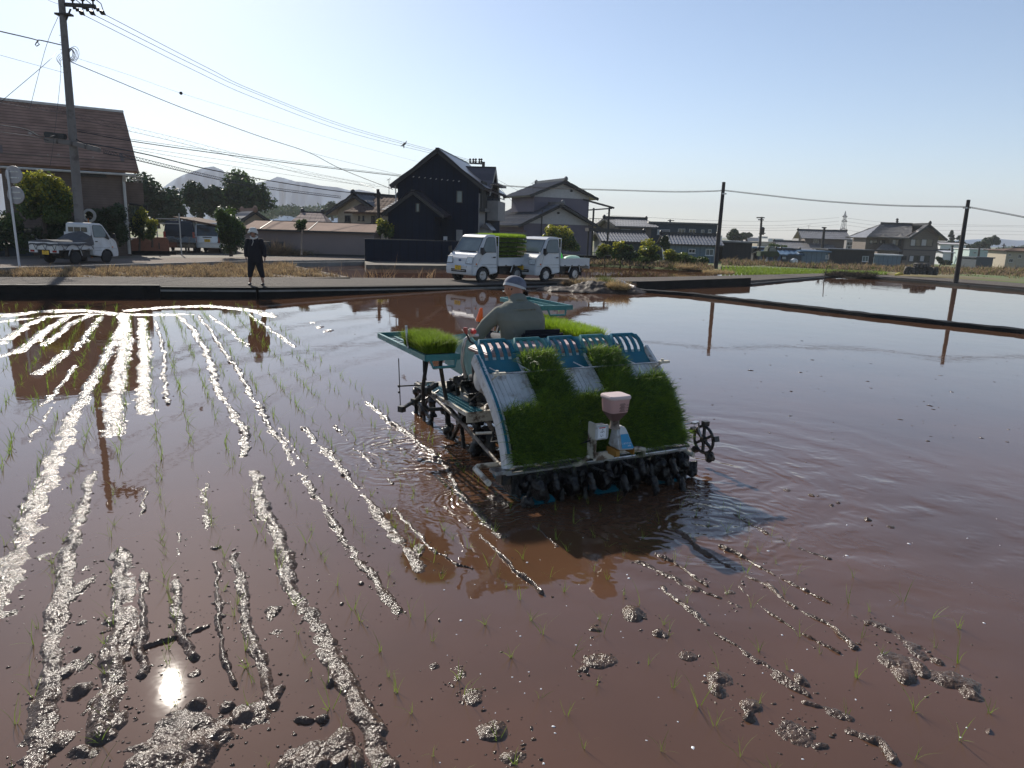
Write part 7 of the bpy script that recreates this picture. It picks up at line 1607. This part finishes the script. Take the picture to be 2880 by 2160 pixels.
b = MB(); b.box((.10, 1.22, 1.04), (.46, .09, .26), rot=Matrix.Rotation(.12, 3, 'X')); b.build('seat_back', 'cloth_black', TP, bevel=.04)
b = MB(); b.box2((-.25, 1.2, .42), (.25, 1.75, .80)); b.build('seat_base', 'cream_paint', TP, bevel=.02)
b = MB(); b.prism([(2.0, .45), (2.0, .95), (2.2, 1.02), (2.9, .88), (3.0, .5)], -.22, .22, 'x'); b.build('bonnet', 'teal_light', TP, bevel=.05)
b = MB(); c = Vector((0, 1.98, 1.10)); b.tube([c + Vector((.17 * cos(a * pi / 10), .15 * sin(a * pi / 10), .06 * sin(a * pi / 10))) for a in range(20)], .014, 8, closed=True)
for a in (0, 2.1, 4.2): b.tube([c, c + Vector((.17 * cos(a), .15 * sin(a), .06 * sin(a)))], .01, 6)
b.tube([c, c + Vector((0, .12, -.3))], .02, 8); b.build('steering_wheel', 'black_plastic', TP, smooth=True)
# levers, handrail, orange marker
b = MB(); p = mly(1332, 966, 1.0); q = mly(1312, 938, 1.0); b.tube([p, p + Vector((-.035, 0, .02)), q], .009, 8); L_ = b.build('lever', 'trim_dark', TP, smooth=True)
b = MB(); b.tube([q, q + Vector((-.012, 0, .035)), mly(1309, 921, 1.0)], [.013, .022, .018], 10); b.build('lever_knob', 'red_knob', L_, smooth=True)
b = MB(); p = mly(1331, 932, 1.25); b.lathe([(.02, -.03), (.028, 0), (.020, .012), (.001, .014)], p, 'y', 16); b.build('red_button', 'red_plastic', TP, smooth=True)
b = MB(); b.box(p + Vector((-.005, .03, -.01)), (.07, .05, .07)); b.build('button_box', 'cream_paint', TP, bevel=.012)
b = MB(); b.tube([mly(1345, 944, 1.35), mly(1322, 944, 1.35), mly(1308, 955, 1.35), mly(1302, 985, 1.35), mly(1300, 1020, 1.35), mly(1310, 1062, 1.35)], .016, 10); b.build('hand_rail', 'steel', TP, smooth=True)
b = MB(); p = mly(1348, 905, 1.9); q = mly(1354, 866, 1.9); b.tube([p + Vector((0, 0, -.15)), p], .010, 8); o = b.build('marker_stem', 'trim_dark', TP); b = MB(); b.tube([p, p + (q - p) * .25, q], [.030, .034, .014], 12); b.build('orange_marker', 'orange_marker', o, smooth=True)
b = MB(); b.tube([mly(1345, 945, 1.7), mly(1349, 925, 1.7)], .011, 8); b.build('stalk', 'trim_dark', TP)
# side shelves
def shelf(x0, x1, y0, y1, z, name='side_shelf'):
    b = MB()
    for y in (y0, y1): b.box2((x0, y - .012, z - .02), (x1, y + .012, z + .035))
    for x in (x0, x1): b.box2((x - .012, y0, z - .02), (x + .012, y1, z + .03))
    n = 13
    for k in range(1, n): y = y0 + (y1 - y0) * k / n; b.box2((x0 + .05, y - .006, z - .012), (x1 - .05, y + .006, z - .002))
    for x in (x0 + .045, (x0 + x1) / 2, x1 - .045): b.box2((x - .012, y0 + .0122, z - .014), (x + .012, y1 - .0122, z - .001))
    o = b.build(name, 'teal_light', TP); b = MB(); xm = (x0 + x1) / 2; b.tube([(xm - .12, y0 - .012, z - .01), (xm - .10, y0 - .03, z - .075), (xm + .10, y0 - .03, z - .075), (xm + .12, y0 - .012, z - .01)], .013, 8); b.build('pull_handle', 'teal_light', o, smooth=True)
    return o
shelf(-1.18, -.87, .98, 2.38, .99)
shelf(.57, .87, 1.22, 2.6, .99)
o = shelf(.70, 1.12, 2.32, 3.35, 1.235, 'upper_shelf')
b = MB(); b.tube([(-.99, 1.45, .97), (-.99, 1.48, .85), (-.97, 1.62, .60), (-.95, 1.66, .40), (-.90, 1.66, .35), (-.72, 1.60, .36)], .019, 10); b.build('shelf_post', 'dark_steel', TP, smooth=True)
b = MB(); b.tube([(-.90, 1.33, .97), (-.90, 1.35, .85), (-.84, 1.42, .65), (-.80, 1.44, .49)], .019, 10); b.build('shelf_post', 'dark_steel', TP, smooth=True)
for x in (.75, .83): b = MB(); b.tube([(x, 1.5, .98), (x - .05, 1.6, .6), (.78, 1.62, .49)], .019, 10); b.build('shelf_post', 'dark_steel', TP, smooth=True)
for x, y in ((.76, 2.45), (.76, 3.2)): b = MB(); b.tube([(x, y, 1.23), (x - .2, y - .3, .5)], .016, 8); b.build('shelf_post', 'dark_steel', TP)
b = MB(); b.ell((-.93, 1.30, .945), (.05, .05, .035), 12, 8); b.build('shelf_knob', 'cream_paint', TP, smooth=True)
b = MB(); c = mly(1194, 1003, 1.25); b.tube([c, c + Vector((0, 0, -.04)), c + Vector((.0, 0, -.14)), c + Vector((.02, 0, -.22))], [.006, .018, .016, .003], 8); b.build('hanging_strap', 'rubber', TP)
b = MB(); b.tube([mlx(1142, 915, -1.2), mlx(1145, 955, -1.2)], .012, 8); b.tube([mlx(1145, 955, -1.2), mlx(1148, 978, -1.2), mlx(1160, 982, -1.15)], .010, 8); b.build('shelf_stop', 'steel', TP)
# folded line marker at the left
b = MB(); P = [mly(x, y, 1.75) for x, y in ((1224, 1082), (1200, 1098), (1165, 1128), (1130, 1150))]; b.tube(P[:2], [.035, .03], 8); b.tube(P[1:3], .020, 8); b.tube(P[2:], [.022, .018], 8)
for q, r_ in ((P[0], .03), (P[1], .042), (P[2], .032), (P[3], .036)): b.box(q, (r_ * 1.6, r_ * 1.6, r_ * 1.6), rot=.5)
b.tube([mly(1235, 1098, 1.75), mly(1182, 1132, 1.75), mly(1175, 1124, 1.75)], .010, 6); b.build('line_marker', 'dark_steel', TP)
b = MB(); b.tube([mly(1121, 1008, 2.0), mly(1126, 1142, 2.0)], .005, 6); b.tube([mly(1122, 1086, 2.0), mly(1200, 1082, 2.0)], .008, 6); b.ell(mly(1122, 1086, 2.0), (.015, .015, .015), 8, 6); b.ell(mly(1122, 1103, 2.0), (.012, .012, .012), 8, 6); b.build('marker_rod', 'trim_dark', TP)
# side marker wheel at the right
hb = mlx(1979, 1236, 1.22); b = MB(); R_ = .125; 
b.tube([hb + Vector((0, R_ * cos(a * pi / 14), R_ * sin(a * pi / 14))) for a in range(28)], .014, 8, closed=True); b.lathe([(.03, -.02), (.03, .02)], hb, 'x', 12)
for k in range(6): a = k * pi / 3 + .5; b.beam(hb, hb + Vector((0, R_ * cos(a), R_ * sin(a))), .022, .022)
for k in range(5): a = k * 2 * pi / 5 + 1.6; c = hb + Vector((0, (R_ + .03) * cos(a), (R_ + .03) * sin(a))); b.tube([hb + Vector((0, R_ * cos(a), R_ * sin(a))), c], .012, 6); b.box(c, (.055, .045, .05), rot=Matrix.Rotation(a, 3, 'X'))
b.ell(hb + Vector((0, -.10, -.14)), (.04, .05, .05), 10, 7, noise=.2); MW = b.build('marker_wheel', 'dark_steel', TP)
b = MB(); a0, a1, a2 = Vector((.82, .36, .33)), mlx(1946, 1190, 1.16), mlx(1966, 1188, 1.20); b.tube([a0, a1], .009, 8); b.tube([a2, a2 + Vector((.0, 0, -.05)), hb + Vector((-.03, 0, .03)), hb], .008, 8); b.box((a1 + a2) / 2 + Vector((0, 0, .004)), (.09, .045, .014), rot=.4); b.tube([a1 + Vector((.03, 0, 0)), a1 + Vector((.03, 0, -.05)), a1 + Vector((.05, 0, -.055))], .003, 5); b.build('wheel_arm', 'steel', TP)

for pts, r_ in (([(-.14, -.24, .52), (-.24, -.15, .46), (-.30, .05, .36), (-.2, .3, .4), (-.1, .8, .6)], .006), ([(.05, -.2, .40), (.12, -.1, .30), (.3, .05, .26), (.5, .12, .24)], .005), ([(-.70, .30, .40), (-.72, .6, .30), (-.5, .9, .45)], .008), ([(-.62, .95, .70), (-.70, 1.1, .55), (-.60, 1.3, .50)], .010)):
    b = MB(); Q = [Vector(p) for p in pts]; b.tube(Q, r_, 6); b.build('hose', 'rubber', TP, smooth=True)
b = MB()
for x in (-.85, -.51, -.17, .17, .51, .85):
    for s_ in (.12, .35, .6, .85): (y, z), _ = prof(s_, .036); b.ell((x, y, z), (.006, .006, .006), 6, 4)
b.build('rivets', 'dark_steel', TP)
# seedling mats on the machine
def mat_on_rack(lane, s1, label, seed):
    x0, x1 = -.85 + LW * lane + .018, -.85 + LW * (lane + 1) - .018
    t = thing('seedling_mat', label, 'seedling mat', PO, MA, 'seedling mats in the lanes of the transplanter'); b = MB(); strip(b, x0, x1, .015, s1, .007, .034, 16); b.build('root_mat', 'soil_mat', t)
    rng = np.random.default_rng(seed); n = int(8600 * s1); S = .015 + (s1 - .015) * rng.uniform(0, 1, n); X_ = rng.uniform(x0, x1, n); P = np.zeros((n, 3)); N = np.zeros((n, 3))
    for k in range(n): (y, z), (ny, nz) = prof(S[k], .034); P[k] = (X_[k], y, z); N[k] = (0, ny, nz)
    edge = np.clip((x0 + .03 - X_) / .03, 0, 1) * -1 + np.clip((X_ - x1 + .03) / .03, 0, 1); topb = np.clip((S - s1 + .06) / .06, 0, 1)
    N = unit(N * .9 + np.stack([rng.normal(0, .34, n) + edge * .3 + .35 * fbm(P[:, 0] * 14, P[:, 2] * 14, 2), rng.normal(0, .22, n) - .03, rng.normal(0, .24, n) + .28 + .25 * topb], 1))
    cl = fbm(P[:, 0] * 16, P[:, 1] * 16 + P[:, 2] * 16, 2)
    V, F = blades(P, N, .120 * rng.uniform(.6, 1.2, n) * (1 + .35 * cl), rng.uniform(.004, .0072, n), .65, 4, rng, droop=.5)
    q = fbm(P[:, 0] * 9, P[:, 1] * 9 + P[:, 2] * 5, 2) + rng.normal(0, .5, n) + .8 * topb; lit = np.where(q > .5, 2, np.where(q < -.05, 1, 0)); np_mesh('seedlings', V, F, ['blade', 'blade_dark', 'blade_young'], t, np.tile(lit, 4)); return t  # lighter blades at the upper edge are painted backlight; the rest is random
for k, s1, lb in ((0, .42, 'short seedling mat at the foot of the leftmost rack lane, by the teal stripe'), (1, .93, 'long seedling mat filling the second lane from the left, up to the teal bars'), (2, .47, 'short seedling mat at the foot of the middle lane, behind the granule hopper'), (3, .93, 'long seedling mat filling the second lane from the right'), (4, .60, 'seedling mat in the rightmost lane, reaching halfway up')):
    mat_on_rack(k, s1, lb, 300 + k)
def flat_mat(label, x0, x1, y0, y1, z, n, m, seed, h=.13):
    t = thing('seedling_mat', label, 'seedling mat', PO, MA, 'seedling mats on the side shelves'); b = MB(); b.box2((x0, y0, z), (x1, y1, z + .025)); b.build('root_mat', 'soil_mat', t, bevel=.004)
    rng = np.random.default_rng(seed); P = np.stack([rng.uniform(x0, x1, n), rng.uniform(y0, y1, n), np.full(n, z + .025)], 1)
    e = np.stack([np.where(P[:, 0] < x0 + .03, -.12, np.where(P[:, 0] > x1 - .03, .12, 0)), np.where(P[:, 1] < y0 + .03, -.12, 0), np.zeros(n)], 1)
    N = unit(np.stack([rng.normal(0, .14, n), rng.normal(0, .14, n), np.ones(n)], 1) + e); V, F = blades(P, N, h * rng.uniform(.75, 1.12, n), np.full(n, .0042), .6, 3, rng, droop=.2)
    np_mesh('seedlings', V, F, m, t); return t
flat_mat('thick square seedling mat on the left teal shelf', -1.165, -.885, 1.03, 1.62, 1.0, 9500, ['blade_young'], 401, .15)
flat_mat('seedling mat on the right shelf, seen past the driver', .585, .855, 1.26, 2.5, 1.0, 14000, ['blade_top'], 402, .14)

# ------------------------------------------------------------------ people
def chain(b, pts, rad, n=12):
    pts = [Vector(p) for p in pts]
    b.tube(pts, list(rad), n)
    for p, r_ in zip(pts, rad): b.ell(p, (r_, r_, r_), 12, 8)
def torso(b, rings):
    """rings: (x, y, z, rx, ry) bottom to top"""
    base = []
    for x, y, z, rx_, ry_ in rings: base.append(b._a([(x + rx_ * cos(2 * pi * k / 20), y + ry_ * sin(2 * pi * k / 20), z) for k in range(20)]))
    for a, c in zip(base, base[1:]):
        for k in range(20): b.f.append((a + k, a + (k + 1) % 20, c + (k + 1) % 20, c + k)); b.mi.append(0)
    b.f.append(tuple(base[0] + k for k in range(20))); b.f.append(tuple(base[-1] + k for k in range(20))); b.mi += [0, 0]
def head(b, c, R, s=1.0):
    """R turns the head; face looks towards local -y"""
    def q(x, y, z): return Vector(c) + R @ Vector((x * s, y * s, z * s))
    b.ell(q(0, .012, .02), (.075 * s, .093 * s, .098 * s), 16, 12, rot=R); b.ell(q(0, -.025, -.045), (.058 * s, .062 * s, .068 * s), 14, 10, rot=R); b.ell(q(0, -.055, -.098), (.028 * s, .022 * s, .018 * s), 8, 6, rot=R)
    b.tube([q(0, -.082, .015), q(0, -.100, -.022), q(0, -.085, -.032)], [.009 * s, .015 * s, .010 * s], 8)
    b.tube([q(-.025, -.083, -.062), q(0, -.091, -.060), q(.025, -.083, -.062)], [.005 * s, .009 * s, .005 * s], 6)
    for sx in (-1, 1): b.ell(q(sx * .077, .015, -.01), (.012 * s, .022 * s, .034 * s), 8, 6, rot=R); b.ell(q(sx * .032, -.076, .022), (.020 * s, .012 * s, .010 * s), 8, 6, rot=R)
def hand(b, wr, fwd, side, up, curl=.6, s=1.0, thumb=1):
    """palm and five fingers; fwd along the fingers, up = back of the hand, side towards the thumb"""
    wr, fwd, side, up = Vector(wr), Vector(fwd).normalized(), Vector(side).normalized(), Vector(up).normalized()
    for k in range(4): o = (k - 1.5) * .019 * s; b.tube([wr + side * o * .6, wr + fwd * .085 * s + side * o], [.016 * s, .0135 * s], 8)
    for k, L in enumerate((.068, .078, .072, .056)):
        p = wr + fwd * .083 * s - side * (k - 1.5) * .020 * s; a = curl * (.8 + .1 * k); P_ = [p]
        for j, f in enumerate((.42, .32, .26)): d = fwd * cos(a) - up * sin(a); p = p + d * L * f * s; P_.append(p); a += curl * .8
        b.tube(P_, [.0095 * s, .009 * s, .008 * s, .0065 * s], 8)
    p = wr + side * .028 * s * thumb + fwd * .02 * s; b.tube([p, p + (side * thumb * .6 + fwd * .7 - up * .3).normalized() * .038 * s, p + (side * thumb * .35 + fwd * .9 - up * .5).normalized() * .066 * s], [.013 * s, .010 * s, .008 * s], 8)
# the driver
DR = thing('person', 'driver in a sage shirt and blue grey cap seated on the transplanter, seen from behind', 'person', PO, MA); DR.scale = (1.09, 1, 1)
HC = Vector((-.01, 1.61, 1.515)); Rh = Matrix.Rotation(pi - .62, 3, 'Z') @ Matrix.Rotation(-.28, 3, 'X')
Rh = Matrix.Rotation(pi - 1.15, 3, 'Z') @ Matrix.Rotation(.34, 3, 'X')
sh = Vector((-.03, 1.46, 1.36)); LS, RS = Vector((-.24, 1.47, 1.315)), Vector((.145, 1.47, 1.335)); LE, RE = Vector((-.375, 1.58, 1.08)), Vector((.27, 1.66, 1.10)); LH, RH = Vector((-.20, 1.86, 1.10)), Vector((.17, 1.88, 1.10))
b = MB(); head(b, HC, Rh, 1.12); chain(b, [(-.03, 1.49, 1.40), (-.015, 1.56, 1.52)], (.058, .055))
torso(b, [(-.0, 1.47, .92, .15, .10), (-.01, 1.45, 1.1, .13, .09), (-.03, 1.44, 1.28, .15, .10), (-.03, 1.46, 1.37, .13, .07)])
chain(b, [LS, LE, LH], (.05, .04, .028)); chain(b, [RS, RE, RH], (.05, .04, .028)); hand(b, LH, (.5, .75, .1), (1, -.3, .2), (0, .1, 1), .9); hand(b, RH, (-.5, .75, .1), (-1, -.3, .2), (0, .1, 1), .9)
for s_ in (-1, 1): chain(b, [(s_ * .10, 1.5, .97), (s_ * .16, 1.95, .98), (s_ * .17, 2.08, .60)], (.075, .058, .04))
b.build('body', 'skin', DR, smooth=True, remesh=.008)
b = MB(); torso(b, [(.01, 1.45, .94, 0.214, .14), (.0, 1.43, 1.04, 0.212, .135), (-.01, 1.415, 1.15, 0.223, .13), (-.03, 1.41, 1.25, 0.238, .13), (-.04, 1.425, 1.32, 0.230, .112), (-.04, 1.45, 1.375, 0.187, .098), (-.035, 1.47, 1.415, 0.128, .085)])
LE2 = LE + Vector((0, .0, 0)); chain(b, [LS + Vector((.02, 0, -.01)), (LS + LE) / 2 + Vector((-.01, 0, 0)), LE, LH + (LE - LH) * .22], (.074, .066, .060, .044)); chain(b, [RS + Vector((-.02, 0, -.01)), (RS + RE) / 2 + Vector((.01, 0, 0)), RE, RH + (RE - RH) * .22], (.074, .066, .060, .044))
b.tube([(-.03, 1.485, 1.40), (-.022, 1.52, 1.47)], [.095, .072], 14)
for x0_, z0_, x1_, z1_ in ((.17, 1.16, .0, .98), (.18, 1.10, .07, .97), (-.19, 1.15, -.05, 1.02), (.13, 1.27, .02, 1.0), (.16, 1.2, .06, .98), (.10, 1.2, -.02, 1.02), (-.16, 1.3, -.14, 1.1), (-.18, 1.22, -.12, 1.05), (.15, 1.32, .10, 1.12), (-.15, 1.36, .09, 1.36)):
    b.tube([(x0_, 1.305 + abs(x0_) * .30, z0_), ((x0_ + x1_) / 2, 1.296 + .05 * abs(x0_ + x1_), (z0_ + z1_) / 2), (x1_, 1.318 + abs(x1_) * .2, z1_)], [.004, .014, .004], 6)
b.build('shirt', 'shirt', DR, smooth=True, remesh=.009)
b = MB()
for s_ in (-1, 1): chain(b, [(s_ * .09, 1.48, .99), (s_ * .16, 1.95, .99), (s_ * .17, 2.06, .66)], (.10, .078, .06))
b.build('trousers', 'trousers', DR, smooth=True, remesh=.012)
for s_ in (-1, 1): b = MB(); chain(b, [(s_ * .17, 2.07, .72), (s_ * .17, 2.08, .56)], (.068, .055)); b.ell((s_ * .17, 2.14, .53), (.05, .13, .045), 12, 8); b.build('boot', 'rubber', DR, smooth=True)
hq = lambda x, y, z: HC + Rh @ Vector((x * 1.14, y * 1.14, z * 1.14))
b = MB(); n = 20; rings = []
for k in range(7):
    t = k / 6; a = t * pi / 2; z = .035 + .088 * sin(a); r1, r2 = .087 * cos(a) ** .8 if k < 6 else .002, .107 * cos(a) ** .8 if k < 6 else .002; rings.append(b._a([hq(r1 * cos(2 * pi * j / n), .010 + r2 * sin(2 * pi * j / n), z) for j in range(n)]))
base_ = b._a([hq(.088 * cos(2 * pi * j / n), .010 + .108 * sin(2 * pi * j / n), .012 if sin(2 * pi * j / n) > -.2 else .022) for j in range(n)]); rings.insert(0, base_)
for a, c in zip(rings, rings[1:]):
    for k in range(n): b.f.append((a + k, a + (k + 1) % n, c + (k + 1) % n, c + k)); b.mi.append(1 if a == rings[0] else 0)
CP = b.build('cap', ['cap_blue', 'cap_white'], DR, smooth=True)
b = MB(); V_ = [[hq(x * .080, -.085 - .075 * (1 - x * x) * t, .026 - .03 * t - .012 * x * x) for x in (-1, -.6, -.2, .2, .6, 1)] for t in (0, .5, 1)]
for dz in (0, .005):
    for a, c in zip(V_, V_[1:]):
        for k in range(5): b.face([p + Vector((0, 0, dz)) for p in (a[k], a[k + 1], c[k + 1], c[k])])
b.build('cap_peak', 'cap_blue', CP)
b = MB(); b.ell(hq(0, .035, -.005), (.072, .072, .045), 14, 8, rot=Rh); b.build('hair', 'hair', DR, smooth=True)
b = MB(); P_ = [hq(.080, .0, .012), hq(.079, -.05, .016), hq(.06, -.098, .018), hq(0, -.112, .018), hq(-.06, -.098, .018), hq(-.079, -.05, .016), hq(-.080, .0, .012)]; b.tube(P_, .003, 5)
for s_ in (-1, 1): b.ell(hq(s_ * .036, -.104, .004), (.030, .006, .022), 12, 6, rot=Rh)
b.build('glasses', 'black_plastic', DR)

# the woman on the far bank
wp = G(721, 802, .33); WO = thing('person', 'woman in dark clothes and a pale sun bonnet standing on the far road edge', 'person', wp, .12)
b = MB(); Rw = Matrix.Rotation(.05, 3, 'Z') @ Matrix.Rotation(-.12, 3, 'X'); HW = Vector((-.03, .0, 1.475)); head(b, HW, Rw, .95); chain(b, [(-.02, .02, 1.30), (-.03, .01, 1.41)], (.05, .048))
torso(b, [(0, 0, .78, .15, .11), (0, 0, .95, .14, .10), (0, 0, 1.15, .15, .10), (0, 0, 1.28, .15, .08), (0, .01, 1.33, .07, .06)])
LSw, RSw = Vector((-.175, .01, 1.25)), Vector((.175, .01, 1.25)); LHw, RHw = Vector((-.245, -.03, .80)), Vector((.275, -.03, .80))
chain(b, [LSw, (-.235, .02, 1.03), LHw], (.045, .036, .026)); chain(b, [RSw, (.245, .02, 1.03), RHw], (.045, .036, .026)); hand(b, LHw, (0, -.1, -1), (.2, -1, 0), (-1, 0, 0), .35, .95, -1); hand(b, RHw, (0, -.1, -1), (-.2, -1, 0), (1, 0, 0), .35, .95, -1)
for s_, fx_ in ((-1, -.17), (1, .19)): chain(b, [(s_ * .085, 0, .76), ((fx_ + s_ * .085) / 2, -.02, .45), (fx_, 0, .10)], (.085, .055, .036)); b.ell((fx_, -.05, .04), (.038, .10, .035), 10, 7)
b.build('body', 'skin_pale', WO, smooth=True, remesh=.009)
b = MB(); torso(b, [(.01, 0, .63, .215, .15), (.0, 0, .80, .205, .145), (0, 0, 1.0, .19, .135), (0, 0, 1.18, .19, .12), (0, .005, 1.27, .17, .10), (0, .01, 1.325, .09, .07)])
chain(b, [LSw, (-.24, .02, 1.03), (-.243, -.02, .84)], (.075, .068, .055)); chain(b, [RSw, (.25, .02, 1.03), (.272, -.02, .84)], (.075, .068, .055)); b.build('jacket', 'cloth_black', WO, smooth=True, remesh=.011)
b = MB()
for s_, fx_ in ((-1, -.17), (1, .19)): chain(b, [(s_ * .08, 0, .78), ((fx_ + s_ * .085) / 2, -.02, .45), (fx_ * .95, 0, .27)], (.125, .092, .070))
b.build('trousers', 'cloth_black', WO, smooth=True, remesh=.011)
for fx_ in (-.17, .19): b = MB(); b.ell((fx_, -.05, .035), (.048, .125, .035), 14, 8); b.build('shoe', 'rubber', WO, smooth=True)
b = MB(); n = 24; hz_ = lambda x, y, z: HW + Rw @ Vector((x, y, z)); R_ = []
for r1, yb, z, f in ((.145, 0, .0, 1), (.132, 0, .045, 1), (.108, .0, .062, 1), (.104, .005, .10, 1), (.085, .01, .135, 1), (.04, .01, .150, 1), (.002, .01, .152, 1)): R_.append(b._a([hz_(r1 * cos(2 * pi * j / n), yb + r1 * 1.08 * sin(2 * pi * j / n), z - (.03 * abs(cos(2 * pi * j / n)) if r1 > .14 else 0)) for j in range(n)]))
for a, c in zip(R_, R_[1:]):
    for k in range(n): b.f.append((a + k, a + (k + 1) % n, c + (k + 1) % n, c + k)); b.mi.append(0)
b.build('sun_bonnet', 'cloth_white', WO, smooth=True)
b = MB(); b.tube([(-.095, -.02, 1.36), (-.06, -.085, 1.325), (.0, -.10, 1.31), (.06, -.085, 1.325), (.09, -.02, 1.36), (.05, .08, 1.37), (-.05, .08, 1.37)], .026, 8, closed=True); b.build('neck_cloth', 'cloth_white', WO, smooth=True)
b = MB(); b.tube([(-.01, -.125, 1.31), (.0, -.145, 1.22), (-.04, -.15, 1.12)], .007, 5); b.build('cord', 'cloth_white', WO)
b = MB(); b.ell(HW + Vector((0, .03, .0)), (.085, .08, .09), 14, 8); b.build('hair', 'hair', WO, smooth=True)
# ------------------------------------------------------------------ the hazy air
m = bpy.data.materials.new('haze'); m.use_nodes = True; t = m.node_tree; t.nodes.clear()
pv = t.nodes.new('ShaderNodeVolumePrincipled'); pv.inputs['Density'].default_value = .00035; pv.inputs['Color'].default_value = (.92, .95, 1.0, 1); pv.inputs['Anisotropy'].default_value = 0.0
mo = t.nodes.new('ShaderNodeOutputMaterial'); t.links.new(pv.outputs[0], mo.inputs['Volume']); M['haze'] = m
b = MB(); b.box2((-4300, -300, -60), (4300, 4300, 190)); o = b.build('haze', 'haze'); tag(o, kind='stuff')
